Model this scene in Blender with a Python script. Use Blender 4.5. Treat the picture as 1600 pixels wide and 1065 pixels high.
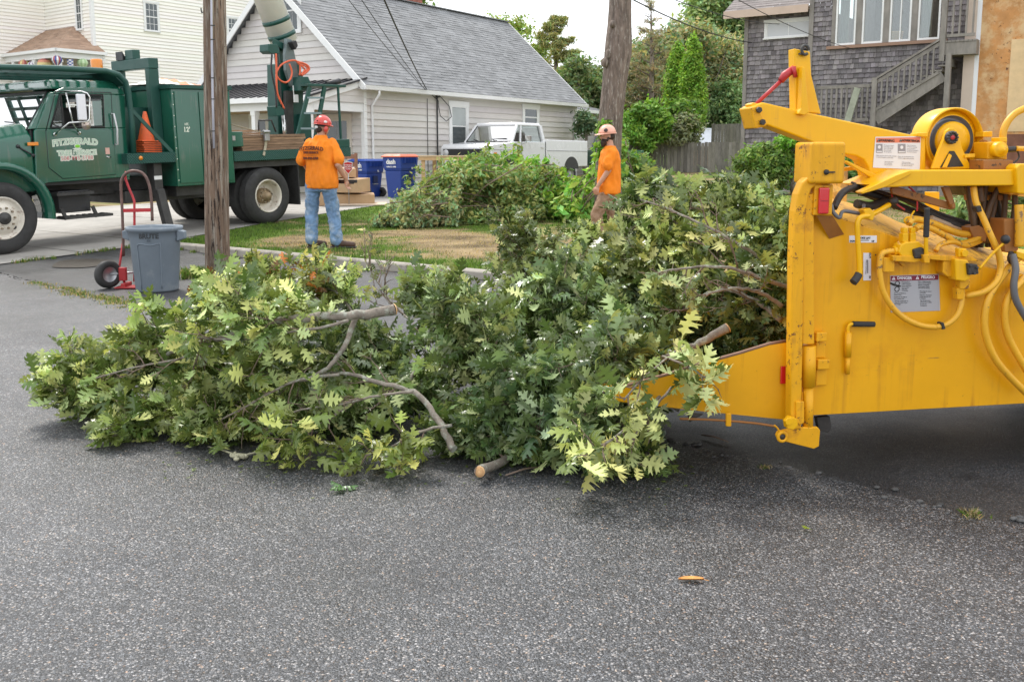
import bpy, bmesh, math, random
import numpy as np
from mathutils import Vector, Matrix, Quaternion, noise as mnoise
for o in list(bpy.data.objects): bpy.data.objects.remove(o)
R=math.radians; C=bpy.context.scene.collection; SC=bpy.context.scene
# ---------------- camera
FPX=1500.; PIT=R(8); CH=1.48
cam=bpy.data.cameras.new('camera'); co=bpy.data.objects.new('camera',cam); C.objects.link(co)
co.location=(0,0,CH); co.rotation_euler=(R(90)-PIT,0,0)
cam.sensor_width=36; cam.lens=36*FPX/1600; cam.shift_y=-(532.5-451)/1600; cam.clip_end=2000; cam.clip_start=.05
cam.dof.use_dof=True; cam.dof.focus_distance=5.0; cam.dof.aperture_fstop=18
SC.camera=co
# ---------------- light
SUN_EL=R(54); SUN_AZ=R(122)          # azimuth the light comes from (math angle from +x)
wd=bpy.data.worlds.new('World'); SC.world=wd; wd.use_nodes=True
nt=wd.node_tree; nt.nodes.clear()
sk=nt.nodes.new('ShaderNodeTexSky'); sk.sky_type='NISHITA'; sk.sun_disc=False
sk.sun_elevation=SUN_EL; sk.sun_rotation=R(90)-SUN_AZ; sk.dust_density=4; sk.air_density=1
mx=nt.nodes.new('ShaderNodeMix'); mx.data_type='RGBA'; mx.inputs[0].default_value=.86
mx.inputs[7].default_value=(9.6,9.9,10.3,1)      # the even white of the cloud cover
bg=nt.nodes.new('ShaderNodeBackground'); bg.inputs[1].default_value=.1
wo=nt.nodes.new('ShaderNodeOutputWorld')
nt.links.new(sk.outputs[0],mx.inputs[6]); nt.links.new(mx.outputs[2],bg.inputs[0]); nt.links.new(bg.outputs[0],wo.inputs[0])
sl=bpy.data.lights.new('sun','SUN'); sl.energy=1.5; sl.angle=R(14); sl.color=(1,.95,.87)
so=bpy.data.objects.new('sun',sl); C.objects.link(so)
sd=Vector((math.cos(SUN_AZ)*math.cos(SUN_EL),math.sin(SUN_AZ)*math.cos(SUN_EL),math.sin(SUN_EL)))
so.rotation_euler=sd.to_track_quat('Z','Y').to_euler(); so.location=sd*50
SC.view_settings.view_transform='Standard'; SC.view_settings.look='None'
SC.view_settings.exposure=.93; SC.view_settings.gamma=1
# ---------------- pixel of the 1600x1065 photo -> place in the world
_c,_s=math.cos(PIT),math.sin(PIT)
def ray(px,py):
    x=(px-800)/FPX; y=-(py-451)/FPX
    return (x,_c+y*_s,-_s+y*_c)
def at(px,py,Y):
    r=ray(px,py); t=Y/r[1]; return Vector((r[0]*t,Y,CH+r[2]*t))
def gp(px,py,z=0):
    r=ray(px,py); t=(z-CH)/r[2]; return Vector((r[0]*t,r[1]*t,z))
# ---------------- street grid: s along the kerb, t away from the street
SW=(.807,-.59); TW=(.59,.807)
def st(x,y):
    dx=x+.3; dy=y-11.2; return dx*SW[0]+dy*SW[1], dx*TW[0]+dy*TW[1]
def xy(s,t): return (-.3+s*SW[0]+t*TW[0], 11.2+s*SW[1]+t*TW[1])
def sm(a,b,x):
    k=min(1,max(0,(x-a)/(b-a))); return k*k*(3-2*k)
def gz(x,y):
    s,t=st(x,y)
    dr=0 if t<-3 else (.037*(t+3) if t<2.6 else .207+.02*(min(t,45)-2.6))
    k=1-sm(-7.2,-6.0,s) if t>0 else 1-sm(-6.6,-4.8,s)
    lw=.125+.021*min(t,45) if t>=0 else 0
    return dr*k+lw*(1-k)
def gnd(px,py):
    z=.1
    for _ in range(12):
        p=gp(px,py,z); z=gz(p.x,p.y)
    return gp(px,py,z)
# ---------------- objects
FRM={}
def tagit(o,label=None,cat=None,group=None,kind=None):
    if label: o['label']=label
    if cat: o['category']=cat
    if group: o['group']=group
    if kind: o['kind']=kind
    return o
def thing(name,label,cat,loc=(0,0,0),rz=0,group=None):
    o=bpy.data.objects.new(name,None); C.objects.link(o); o.empty_display_size=.2
    o.location=loc; o.rotation_euler=(0,0,rz); FRM[o]=Matrix.Translation(Vector(loc))@Matrix.Rotation(rz,4,'Z')
    return tagit(o,label,cat,group)
def copytree(o,loc=None,rz=None,label=None,parent=None):
    c=o.copy(); C.objects.link(c); c.parent=parent
    if loc is not None: c.location=loc
    if rz is not None: c.rotation_euler=(0,0,rz)
    if label: c['label']=label
    for ch in list(o.children): copytree(ch,parent=c)
    return c
def lp(root,px,py,y=0):
    """pixel -> root's local x,z on the vertical plane local-y = y"""
    M=FRM[root]; Mi=M.inverted(); o=Mi@Vector((0,0,CH)); r=Mi.to_3x3()@Vector(ray(px,py))
    t=(y-o.y)/r.y; q=o+r*t; return (q.x,q.z)
def V(*a): return Vector(a)
class MB:
    def __init__(s): s.v=[]; s.f=[]; s.c=[]; s.sm=[]
    def add(s,vs,fs,col=None,smooth=False):
        n=len(s.v); s.v+= [tuple(q) for q in vs]; s.f+=[[i+n for i in f] for f in fs]
        s.c+=[col]*len(fs); s.sm+=[smooth]*len(fs); return s
    def obox(s,c,u,n,su,sn,sz,col=None,up=None):
        u=Vector(u).normalized(); n=Vector(n).normalized(); up=Vector(up).normalized() if up else Vector((0,0,1))
        c=Vector(c); vs=[]
        for k in (-.5,.5):
            for j in (-.5,.5):
                for i in (-.5,.5): vs.append(c+u*i*su+n*j*sn+up*k*sz)
        fs=[(0,2,3,1),(4,5,7,6),(0,1,5,4),(2,6,7,3),(0,4,6,2),(1,3,7,5)]
        if u.cross(n).dot(up)<0: fs=[f[::-1] for f in fs]
        return s.add(vs,fs,col)
    def box(s,x0,x1,y0,y1,z0,z1,col=None):
        return s.obox(((x0+x1)/2,(y0+y1)/2,(z0+z1)/2),(1,0,0),(0,1,0),abs(x1-x0),abs(y1-y0),abs(z1-z0),col)
    def bar(s,p0,p1,w,h,col=None,side=(0,1,0)):
        """rectangular bar between two points; w along side, h across"""
        p0=Vector(p0);p1=Vector(p1); d=p1-p0; L=d.length; d.normalize(); sd=Vector(side)
        sd=(sd-d*sd.dot(d)).normalized(); up=d.cross(sd)
        return s.obox((p0+p1)/2,d,sd,L,w,h,col,up)
    def tube(s,pts,r,seg=8,cap=True,col=None,smooth=True):
        pts=[Vector(p) for p in pts]; n=len(pts)
        rs=r if isinstance(r,(list,tuple)) else [r]*n
        prev=None; vs=[]
        for i,p in enumerate(pts):
            d=(pts[min(i+1,n-1)]-pts[max(i-1,0)])
            if d.length<1e-9: d=Vector((0,0,1))
            d.normalize()
            if prev is None:
                a=d.orthogonal().normalized()
            else:
                a=prev-d*prev.dot(d)
                a=a.normalized() if a.length>1e-6 else d.orthogonal().normalized()
            prev=a; b=d.cross(a)
            for k in range(seg):
                t=2*math.pi*k/seg; vs.append(p+(a*math.cos(t)+b*math.sin(t))*rs[i])
        fs=[]
        for i in range(n-1):
            for k in range(seg):
                a=i*seg+k; b=i*seg+(k+1)%seg; fs.append((a,b,b+seg,a+seg))
        s.add(vs,fs,col,smooth)
        if cap:
            m=len(s.v)-len(vs)
            s.f.append([m+k for k in range(seg)][::-1]); s.f.append([m+(n-1)*seg+k for k in range(seg)]); s.c+=[col]*2; s.sm+=[False]*2
        return s
    def cyl(s,p0,p1,r0,r1=None,seg=16,cap=True,col=None): return s.tube([p0,p1],[r0,r0 if r1 is None else r1],seg,cap,col)
    def lathe(s,c,ax,prof,seg=32,col=None):
        """prof: list of (radius, distance along axis)"""
        ax=Vector(ax).normalized(); a=ax.orthogonal().normalized(); b=ax.cross(a); c=Vector(c); vs=[]
        for (r,h) in prof:
            for k in range(seg):
                t=2*math.pi*k/seg; vs.append(c+ax*h+(a*math.cos(t)+b*math.sin(t))*r)
        fs=[]
        for i in range(len(prof)-1):
            for k in range(seg):
                p=i*seg+k; q=i*seg+(k+1)%seg; fs.append((p,q,q+seg,p+seg))
        return s.add(vs,fs,col,True)
    def ell(s,c,rx,ry,rz,seg=16,rings=10,rot=None,col=None):
        vs=[];c=Vector(c); rot=rot or Matrix.Identity(3)
        for i in range(rings+1):
            ph=math.pi*i/rings
            for k in range(seg):
                t=2*math.pi*k/seg; vs.append(c+rot@Vector((rx*math.sin(ph)*math.cos(t),ry*math.sin(ph)*math.sin(t),-rz*math.cos(ph))))
        fs=[]
        for i in range(rings):
            for k in range(seg):
                p=i*seg+k; q=i*seg+(k+1)%seg; fs.append((p,q,q+seg,p+seg))
        return s.add(vs,fs,col,True)
    def prism(s,poly,y0,y1,col=None):
        """poly of (x,z) extruded between local y0 (near) and y1 (far)"""
        ar=sum(poly[i][0]*poly[(i+1)%len(poly)][1]-poly[(i+1)%len(poly)][0]*poly[i][1] for i in range(len(poly)))
        if ar<0: poly=poly[::-1]
        n=len(poly)
        vs=[(x,y0,z) for x,z in poly]+[(x,y1,z) for x,z in poly]
        fs=[list(range(n)),list(range(2*n-1,n-1,-1))]+[[(i+1)%n,i,i+n,(i+1)%n+n] for i in range(n)]
        return s.add(vs,fs,col)
    def hullprism(s,A,B,col=None):
        """two outlines with equal point counts, joined"""
        n=len(A); vs=list(A)+list(B)
        return s.add(vs,[list(range(n)),list(range(2*n-1,n-1,-1))]+[[(i+1)%n,i,i+n,(i+1)%n+n] for i in range(n)],col)
    def text(s,body,pos,u,up,size,ext=0.0,bold=0,align='CENTER',arc=0,spacing=1,col=None):
        cu=bpy.data.curves.new('t','FONT'); cu.body=body; cu.size=size; cu.align_x=align; cu.extrude=ext; cu.offset=bold
        cu.resolution_u=3; cu.space_character=spacing
        ob=bpy.data.objects.new('t',cu); C.objects.link(ob); bpy.context.view_layer.update()
        me=ob.to_mesh(); u=Vector(u).normalized(); up=Vector(up).normalized(); n=u.cross(up); pos=Vector(pos)
        vs=[]
        for w in me.vertices:
            x,y,z=w.co
            if arc:
                y=y+arc*(-(x*x))
            vs.append(pos+u*x+up*y+n*z)
        s.add(vs,[list(p.vertices) for p in me.polygons],col)
        ob.to_mesh_clear(); bpy.data.objects.remove(ob); bpy.data.curves.remove(cu); return s
    def build(s,name,mat,parent=None,world=False,bevel=0,smooth=None,seg=2,mods=None):
        vs=s.v
        if parent is not None and world:
            Mi=FRM[parent].inverted(); vs=[tuple(Mi@Vector(q)) for q in vs]
        me=bpy.data.meshes.new(name); me.from_pydata(vs,[],s.f)
        sf=s.sm if smooth is None else [smooth]*len(s.f)
        me.polygons.foreach_set('use_smooth',sf)
        if 1:
            ca=me.color_attributes.new('tint','FLOAT_COLOR','CORNER'); arr=[]
            for p,c in zip(me.polygons,s.c):
                c=c or (1,1,1); arr+= [c[0],c[1],c[2],1]*p.loop_total
            ca.data.foreach_set('color',arr)
        me.materials.append(mat); me.update()
        o=bpy.data.objects.new(name,me); C.objects.link(o)
        if parent is not None: o.parent=parent; FRM[o]=FRM[parent]
        if bevel:
            m=o.modifiers.new('bevel','BEVEL'); m.width=bevel; m.segments=seg; m.limit_method='ANGLE'; m.angle_limit=R(40)
            m.harden_normals=False
        return o
def npmesh(name,v,f,mat,col=None,parent=None,smooth=False):
    """v (n,3) f (m,k) equal-sized polygons, col (n,3) per vertex"""
    me=bpy.data.meshes.new(name); k=f.shape[1]
    me.vertices.add(len(v)); me.vertices.foreach_set('co',v.astype(np.float32).ravel())
    me.loops.add(f.size); me.loops.foreach_set('vertex_index',f.astype(np.int32).ravel())
    me.polygons.add(len(f)); me.polygons.foreach_set('loop_start',np.arange(0,f.size,k,dtype=np.int32))
    me.polygons.foreach_set('loop_total',np.full(len(f),k,dtype=np.int32))
    me.update(calc_edges=True)
    if smooth: me.polygons.foreach_set('use_smooth',np.ones(len(f),bool))
    if col is not None:
        ca=me.color_attributes.new('tint','FLOAT_COLOR','POINT')
        c4=np.ones((len(v),4),np.float32); c4[:,:3]=col; ca.data.foreach_set('color',c4.ravel())
    me.materials.append(mat)
    o=bpy.data.objects.new(name,me); C.objects.link(o)
    if parent is not None: o.parent=parent; FRM[o]=FRM[parent]
    return o
# ---------------- materials
def nodes(name):
    m=bpy.data.materials.new(name); m.use_nodes=True; return m,m.node_tree.nodes,m.node_tree.links,m.node_tree.nodes['Principled BSDF']
def N(ns,t,**k):
    n=ns.new('ShaderNode'+t)
    for a,b in k.items(): setattr(n,a,b)
    return n
def mixc(ns,ls,fac,a,b,mode='MIX'):
    m=N(ns,'Mix',data_type='RGBA',blend_type=mode)
    for i,x in ((0,fac),(6,a),(7,b)):
        if hasattr(x,'is_output'): ls.new(x,m.inputs[i])
        elif i==0: m.inputs[0].default_value=x
        else: m.inputs[i].default_value=(x[0],x[1],x[2],1)
    return m.outputs[2]
def ramp(ns,ls,fac,stops):
    r=N(ns,'ValToRGB'); ls.new(fac,r.inputs[0]); e=r.color_ramp.elements
    while len(e)<len(stops): e.new(.5)
    for q,(p,c) in zip(e,stops):
        q.position=p; q.color=(c,c,c,1) if not isinstance(c,(tuple,list)) else (c[0],c[1],c[2],1)
    return r.outputs[0]
def noisen(ns,ls,vec,scale,detail=4,rough=.55,out=0,dist=0):
    n=N(ns,'TexNoise'); n.inputs['Scale'].default_value=scale; n.inputs['Detail'].default_value=detail
    n.inputs['Roughness'].default_value=rough; n.inputs['Distortion'].default_value=dist
    if vec is not None: ls.new(vec,n.inputs['Vector'])
    return n.outputs[out]
def scaled(ns,ls,vec,s,rot=(0,0,0)):
    m=N(ns,'Mapping'); m.inputs['Scale'].default_value=s; m.inputs['Rotation'].default_value=rot; ls.new(vec,m.inputs[0]); return m.outputs[0]
def M(name,col,rough=.6,metal=0,var=.0,vs=3,bump=0,bs=60,spec=.5,attr=False,dirt=None,dth=.62,ds=4,stretch=None,coat=0,spots=None,sth=.72,ss=40,streak=None,kth=.62,kst=(30,30,1.2),scratch=None):
    m,ns,ls,P=nodes(name)
    tc=N(ns,'TexCoord'); vec=tc.outputs['Object']
    if stretch: vec=scaled(ns,ls,vec,stretch)
    base=None
    if attr:
        a=N(ns,'Attribute'); a.attribute_name='tint'; base=mixc(ns,ls,1.0,a.outputs['Color'],col,'MULTIPLY')
    if var:
        nz=noisen(ns,ls,vec,vs,6,.65)
        k=ramp(ns,ls,nz,[(.3,1-var),(.7,1+var)])
        base=mixc(ns,ls,1.0,base if base is not None else col,k,'MULTIPLY')
    if dirt:
        nz=noisen(ns,ls,vec,ds,8,.7); k=ramp(ns,ls,nz,[(dth-.06,0),(dth+.08,1)])
        base=mixc(ns,ls,k,base if base is not None else col,dirt)
    if spots:
        nz=noisen(ns,ls,vec,ss,5,.7); n2=noisen(ns,ls,vec,ss*.08,3,.5)
        mu=N(ns,'Math',operation='MULTIPLY_ADD'); ls.new(n2,mu.inputs[0]); mu.inputs[1].default_value=.5; ls.new(nz,mu.inputs[2])
        k=ramp(ns,ls,mu.outputs[0],[(sth+.22,0),(sth+.27,1)])
        base=mixc(ns,ls,k,base if base is not None else col,spots)
    if streak:
        n1=noisen(ns,ls,scaled(ns,ls,tc.outputs['Object'],kst),1,4,.6); n2=noisen(ns,ls,tc.outputs['Object'],2.5,4,.6)
        mu=N(ns,'Math',operation='MULTIPLY'); ls.new(n1,mu.inputs[0]); ls.new(n2,mu.inputs[1]); k=ramp(ns,ls,mu.outputs[0],[(kth*kth-.06,0),(kth*kth+.12,.75)])
        base=mixc(ns,ls,k,base if base is not None else col,streak)
    if scratch:
        n1=noisen(ns,ls,scaled(ns,ls,tc.outputs['Object'],(4,4,130),(0,.5,0)),1,3,.7); n2=noisen(ns,ls,tc.outputs['Object'],5,3,.6)
        mu=N(ns,'Math',operation='MULTIPLY'); ls.new(n1,mu.inputs[0]); ls.new(n2,mu.inputs[1]); k=ramp(ns,ls,mu.outputs[0],[(.40,0),(.43,.7)])
        base=mixc(ns,ls,k,base if base is not None else col,scratch)
    if base is None: P.inputs['Base Color'].default_value=(*col,1)
    else: ls.new(base,P.inputs['Base Color'])
    P.inputs['Roughness'].default_value=rough; P.inputs['Metallic'].default_value=metal
    P.inputs['Specular IOR Level'].default_value=spec
    if var and rough>.1:
        rr=N(ns,'MapRange'); ls.new(noisen(ns,ls,vec,vs*2.3,5,.6),rr.inputs[0]); rr.inputs[1].default_value=.3; rr.inputs[2].default_value=.7
        rr.inputs[3].default_value=rough*.85; rr.inputs[4].default_value=min(1,rough*1.2); ls.new(rr.outputs[0],P.inputs['Roughness'])
    if coat: P.inputs['Coat Weight'].default_value=coat; P.inputs['Coat Roughness'].default_value=.08
    if bump:
        b=N(ns,'Bump'); b.inputs['Strength'].default_value=bump; b.inputs['Distance'].default_value=.01
        ls.new(noisen(ns,ls,vec,bs,5,.6),b.inputs['Height']); ls.new(b.outputs[0],P.inputs['Normal'])
    return m
def glassmat(name,tint=(.8,.86,.84),refl=.12):
    m,ns,ls,P=nodes(name); ns.remove(P)
    t=N(ns,'BsdfTransparent'); t.inputs[0].default_value=(*tint,1); g=N(ns,'BsdfGlossy'); g.inputs['Roughness'].default_value=.02
    fr=N(ns,'Fresnel'); fr.inputs[0].default_value=1.5; mm=N(ns,'Math',operation='ADD'); ls.new(fr.outputs[0],mm.inputs[0]); mm.inputs[1].default_value=refl
    mx=N(ns,'MixShader'); ls.new(mm.outputs[0],mx.inputs[0]); ls.new(t.outputs[0],mx.inputs[1]); ls.new(g.outputs[0],mx.inputs[2])
    ls.new(mx.outputs[0],ns['Material Output'].inputs[0]); return m
def leafmat(name,top,back,rough=.38,trans=.25,hv=.25):
    m,ns,ls,P=nodes(name)
    a=N(ns,'Attribute'); a.attribute_name='tint'; g=N(ns,'NewGeometry')
    c=mixc(ns,ls,g.outputs['Backfacing'],top,back); c=mixc(ns,ls,1.0,c,a.outputs['Color'],'MULTIPLY')
    ls.new(c,P.inputs['Base Color']); P.inputs['Roughness'].default_value=rough
    r2=N(ns,'MapRange'); ls.new(g.outputs['Backfacing'],r2.inputs[0]); r2.inputs[3].default_value=rough; r2.inputs[4].default_value=.7; ls.new(r2.outputs[0],P.inputs['Roughness'])
    t=N(ns,'BsdfTranslucent'); c2=mixc(ns,ls,1.0,c,(1.35,1.45,.7),'MULTIPLY'); ls.new(c2,t.inputs[0])
    mx=N(ns,'MixShader'); mx.inputs[0].default_value=trans; ls.new(P.outputs[0],mx.inputs[1]); ls.new(t.outputs[0],mx.inputs[2])
    ls.new(mx.outputs[0],ns['Material Output'].inputs[0]); return m
white=M('white_paint',(.78,.78,.76),.5,var=.05,vs=2)
black=M('black_plastic',(.025,.025,.027),.45,var=.15)
rubber=M('rubber',(.035,.034,.033),.75,var=.25,vs=6,bump=.3,bs=90)
steel=M('bare_steel',(.42,.42,.43),.4,.8,var=.2)
darksteel=M('dark_steel',(.06,.058,.055),.6,.3,var=.3,vs=6,bump=.2)
glassd=M('window_glass',(.06,.075,.08),.06,spec=.8)
glass=glassmat('clear_glass')
# ================= SETTING
def asphalt(name,dark,scale,stone,wet=.0,contrast=1.,rough=.62,patch=0):
    m,ns,ls,P=nodes(name); tc=N(ns,'TexCoord'); vec=tc.outputs['Object']
    wv=noisen(ns,ls,vec,scale*.9,2,.5,1)
    vm=N(ns,'VectorMath',operation='MULTIPLY_ADD'); ls.new(wv,vm.inputs[0]); vm.inputs[1].default_value=(.006,.006,.006); ls.new(vec,vm.inputs[2])
    v1=N(ns,'TexVoronoi'); v1.inputs['Scale'].default_value=scale; ls.new(vm.outputs[0],v1.inputs['Vector'])
    v2=N(ns,'TexVoronoi'); v2.inputs['Scale'].default_value=scale*2.1; ls.new(vm.outputs[0],v2.inputs['Vector'])
    s1=N(ns,'SeparateColor'); ls.new(v1.outputs['Color'],s1.inputs[0]); s2=N(ns,'SeparateColor'); ls.new(v2.outputs['Color'],s2.inputs[0])
    d=dark
    col1=ramp(ns,ls,s1.outputs[0],[(0,(d*.55,d*.56,d*.58)),(.34,(d*.8,d*.82,d*.86)),(.58,(d*1.3,d*1.3,d*1.3)),(.8,(stone*.75,stone*.73,stone*.7)),(.93,(stone*1.1,stone*1.0,stone*.88)),(1,(stone*1.5,stone*1.42,stone*1.3))])
    tan=ramp(ns,ls,s1.outputs[1],[(.0,(1.04,1,.98)),(.86,(1,1,1.02)),(.92,(1.25,1.0,.78)),(1,(1.4,.95,.7))])
    col1=mixc(ns,ls,1.0,col1,tan,'MULTIPLY')
    edge=ramp(ns,ls,v1.outputs['Distance'],[(.32,1),(.62,.35)]); col1=mixc(ns,ls,1.0,col1,edge,'MULTIPLY')
    col2=ramp(ns,ls,s2.outputs[0],[(0,d*.5),(.7,d*.9),(.9,stone*.5),(1,stone)])
    pick=ramp(ns,ls,s1.outputs[2],[(.35,0),(.42,1)])
    col=mixc(ns,ls,pick,col2,col1)
    big=ramp(ns,ls,noisen(ns,ls,vec,.7,7,.62),[(.3,.74),(.72,1.2)]); col=mixc(ns,ls,1.0,col,big,'MULTIPLY'); b3=ramp(ns,ls,noisen(ns,ls,vec,4.5,5,.6),[(.3,.86),(.7,1.12)]); col=mixc(ns,ls,1.0,col,b3,'MULTIPLY'); st_=ramp(ns,ls,noisen(ns,ls,vec,.35,3,.5,dist=1.2),[(.56,1),(.66,.72)]); col=mixc(ns,ls,1.0,col,st_,'MULTIPLY')
    if patch:
        pt=ramp(ns,ls,noisen(ns,ls,vec,.9,4,.5,dist=.6),[(.5,0),(.56,1)]); col=mixc(ns,ls,pt,col,mixc(ns,ls,1.0,col,(.72,.72,.74),'MULTIPLY'))
        wt=ramp(ns,ls,noisen(ns,ls,vec,1.7,3,.5,dist=.3),[(.64,0),(.67,1)]); col=mixc(ns,ls,wt,col,mixc(ns,ls,1.0,col,(.5,.5,.52),'MULTIPLY'))
    col=mixc(ns,ls,1.0,col,(.90,.94,1.02),'MULTIPLY')
    ls.new(col,P.inputs['Base Color'])
    rr=N(ns,'MapRange'); ls.new(noisen(ns,ls,vec,1.1,5,.6),rr.inputs[0]); rr.inputs[1].default_value=.35; rr.inputs[2].default_value=.65
    rr.inputs[3].default_value=rough-.1; rr.inputs[4].default_value=rough+.12; ls.new(rr.outputs[0],P.inputs['Roughness'])
    P.inputs['Specular IOR Level'].default_value=.5
    b=N(ns,'Bump'); b.inputs['Strength'].default_value=.75; b.inputs['Distance'].default_value=.004; b.invert=True
    ls.new(v1.outputs['Distance'],b.inputs['Height'])
    b2=N(ns,'Bump'); b2.inputs['Strength'].default_value=.35; b2.inputs['Distance'].default_value=.02; ls.new(noisen(ns,ls,vec,3,6,.6),b2.inputs['Height'])
    ls.new(b.outputs[0],b2.inputs['Normal']); ls.new(b2.outputs[0],P.inputs['Normal'])
    return m
road_m=asphalt('road_asphalt',.066,148,.34,rough=.47)
strip_m=asphalt('old_asphalt',.056,180,.17,rough=.45,patch=1)
def sheet(name,s0,s1,t0,t1,ns_,nt_,mat,dz=0,tf0=None,tf1=None,pw=1):
    vs=[];fs=[]
    for j in range(nt_+1):
        for i in range(ns_+1):
            s=s0+(s1-s0)*i/ns_; a=tf0(s) if tf0 else t0; b=tf1(s) if tf1 else t1
            t=a+(b-a)*(j/nt_)**pw; x,y=xy(s,t); vs.append((x,y,gz(x,y)+dz))
    for j in range(nt_):
        for i in range(ns_):
            k=j*(ns_+1)+i; fs.append((k,k+1,k+ns_+2,k+ns_+1))
    o=MB().add(vs,fs,None,True).build(name,mat); o['kind']='structure'; return o
random.seed(3)
_js=[random.uniform(-.03,.03) for _ in range(400)]
def seam(s):
    k=(s+40)*4; i=int(max(0,min(398,k))); f=k-i
    return -3.3-(s+3.5)*.14*(1 if -20<s<20 else 0)+(_js[i]*(1-f)+_js[min(i+1,399)]*f if 0<k<399 else 0)
sheet('road',-60,60,-45,-3,240,30,road_m,0,None,seam)
sheet('road_shoulder',-60,60,-3,0,360,14,strip_m,-.004,lambda s:seam(s)-.02,lambda s:.04)
# broken lip of the seam
mb=MB(); random.seed(8)
for i in range(420):
    s=random.uniform(-6,12); x,y=xy(s,seam(s)+random.gauss(0,.035)); r=random.uniform(.006,.02)
    mb.ell((x,y,r*.15),r,r*.8,r*.45,6,4,col=(random.uniform(.5,1.3),)*3)
rubble_m=M('crumbled_asphalt',(.09,.088,.085),.8,attr=True,var=.3,vs=40)
o=mb.build('asphalt_crumbs',rubble_m); tagit(o,'crumbled asphalt grit along the seam in the road','grit',kind='stuff')
def lawnmat():
    m,ns,ls,P=nodes('lawn_soil_and_turf'); tc=N(ns,'TexCoord'); vec=tc.outputs['Object']
    a=N(ns,'Attribute'); a.attribute_name='tint'
    n2=noisen(ns,ls,vec,38,6,.7); k=ramp(ns,ls,n2,[(.25,.55),(.75,1.35)])
    c=mixc(ns,ls,1.0,a.outputs['Color'],k,'MULTIPLY'); ls.new(c,P.inputs['Base Color']); P.inputs['Roughness'].default_value=.9
    P.inputs['Specular IOR Level'].default_value=.15
    b=N(ns,'Bump'); b.inputs['Strength'].default_value=.7; b.inputs['Distance'].default_value=.03; ls.new(n2,b.inputs['Height']); ls.new(b.outputs[0],P.inputs['Normal']); return m
lawn_m=lawnmat()
def drywet(s,t):
    """0 = straw and bare sand, 1 = green turf"""
    n=mnoise.noise(Vector((s*.55,t*.8,3)))+.5*mnoise.noise(Vector((s*1.9,t*2.4,7)))
    edge=-(s+6.3+.35*t)          # distance past the driveway edge
    k=.45+n*.85+.35*mnoise.noise(Vector((s*4.5,t*5,1)))
    if t<.75: k+=.45*(1-t/.75)+.05
    k+= .65*max(0,1-abs(edge+.6)/1.1)
    if 1.2<t<3.6 and s>-4.5: k-=.3
    if 3.8<t<6 : k+=.05
    if t>16: k+=.15 if n>-.1 else -.4
    return min(1,max(0,k))
GREEN=np.array((.105,.17,.022)); STRAW=np.array((.34,.26,.155))
def lawncol(s,t):
    k=sm(.32,.6,drywet(s,t)); br=.62+.55*(.5+mnoise.noise(Vector((s*2.1,t*2.6,11))))+.25*mnoise.noise(Vector((s*8,t*9,4))); th=sm(.1,.5,mnoise.noise(Vector((s*1.3,t*1.7,21))+Vector((0,0,0)))+.15); c=STRAW*(1-.45*th)*np.array((1,.97,.9)); return tuple((c*(1-k)+GREEN*k)*br)
# one big ground sheet: dense near the camera, reaching the horizon
sv=[-300,-150,-80,-50,-30,-20]+[-14+.22*i for i in range(int(30/.22))]+[18,24,36,60,100,200,320]
tv=[0]+[.2*i for i in range(1,90)]+[18.5,20,22,24,27,30,35,40,50,70,110,180,300,500]
vs=[];cl=[]
for t in tv:
    for s in sv:
        x,y=xy(s,t); vs.append((x,y,gz(x,y)-.004+(.012*mnoise.noise(Vector((x*1.3,y*1.3,0))) if 0<t<20 and s>-6 else 0))); cl.append(lawncol(s,t))
n=len(sv); fs=np.array([(j*n+i,j*n+i+1,j*n+n+i+1,j*n+n+i) for j in range(len(tv)-1) for i in range(n-1)])
lawn=npmesh('lawn',np.array(vs),fs,lawn_m,np.array(cl),smooth=True); lawn['kind']='structure'
# concrete driveway
conc_m=M('concrete',(.33,.31,.28),.75,var=.18,vs=1.6,bump=.25,bs=70,dirt=(.16,.14,.12),dth=.66,ds=1.3)
mb=MB(); 
def dedge(t): return -6.2-.06*(t+2.7) if t<0 else -6.36-.33*t
slabs=[-2.7,-1.35,0,2.4,4.8,7.2,9.6,12]; sx=[-14.5,-12,-9.4,None]
o=None
for i in range(len(slabs)-1):
    for j in range(3):
        vs=[];fs=[];m_=6
        for b in range(m_+1):
            t=slabs[i]+.012+(slabs[i+1]-slabs[i]-.024)*b/m_
            a0=sx[j]; a1=sx[j+1] if sx[j+1] is not None else dedge(t)
            for a in range(m_+1):
                s=a0+.012+(a1-a0-.024)*a/m_; x,y=xy(s,t); vs.append((x,y,gz(x,y)+.008))
        for b in range(m_):
            for a in range(m_):
                k=b*(m_+1)+a; fs.append((k,k+1,k+m_+2,k+m_+1))
        mb.add(vs,fs,None,True)
o=mb.build('driveway',conc_m); o['kind']='structure'
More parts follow.
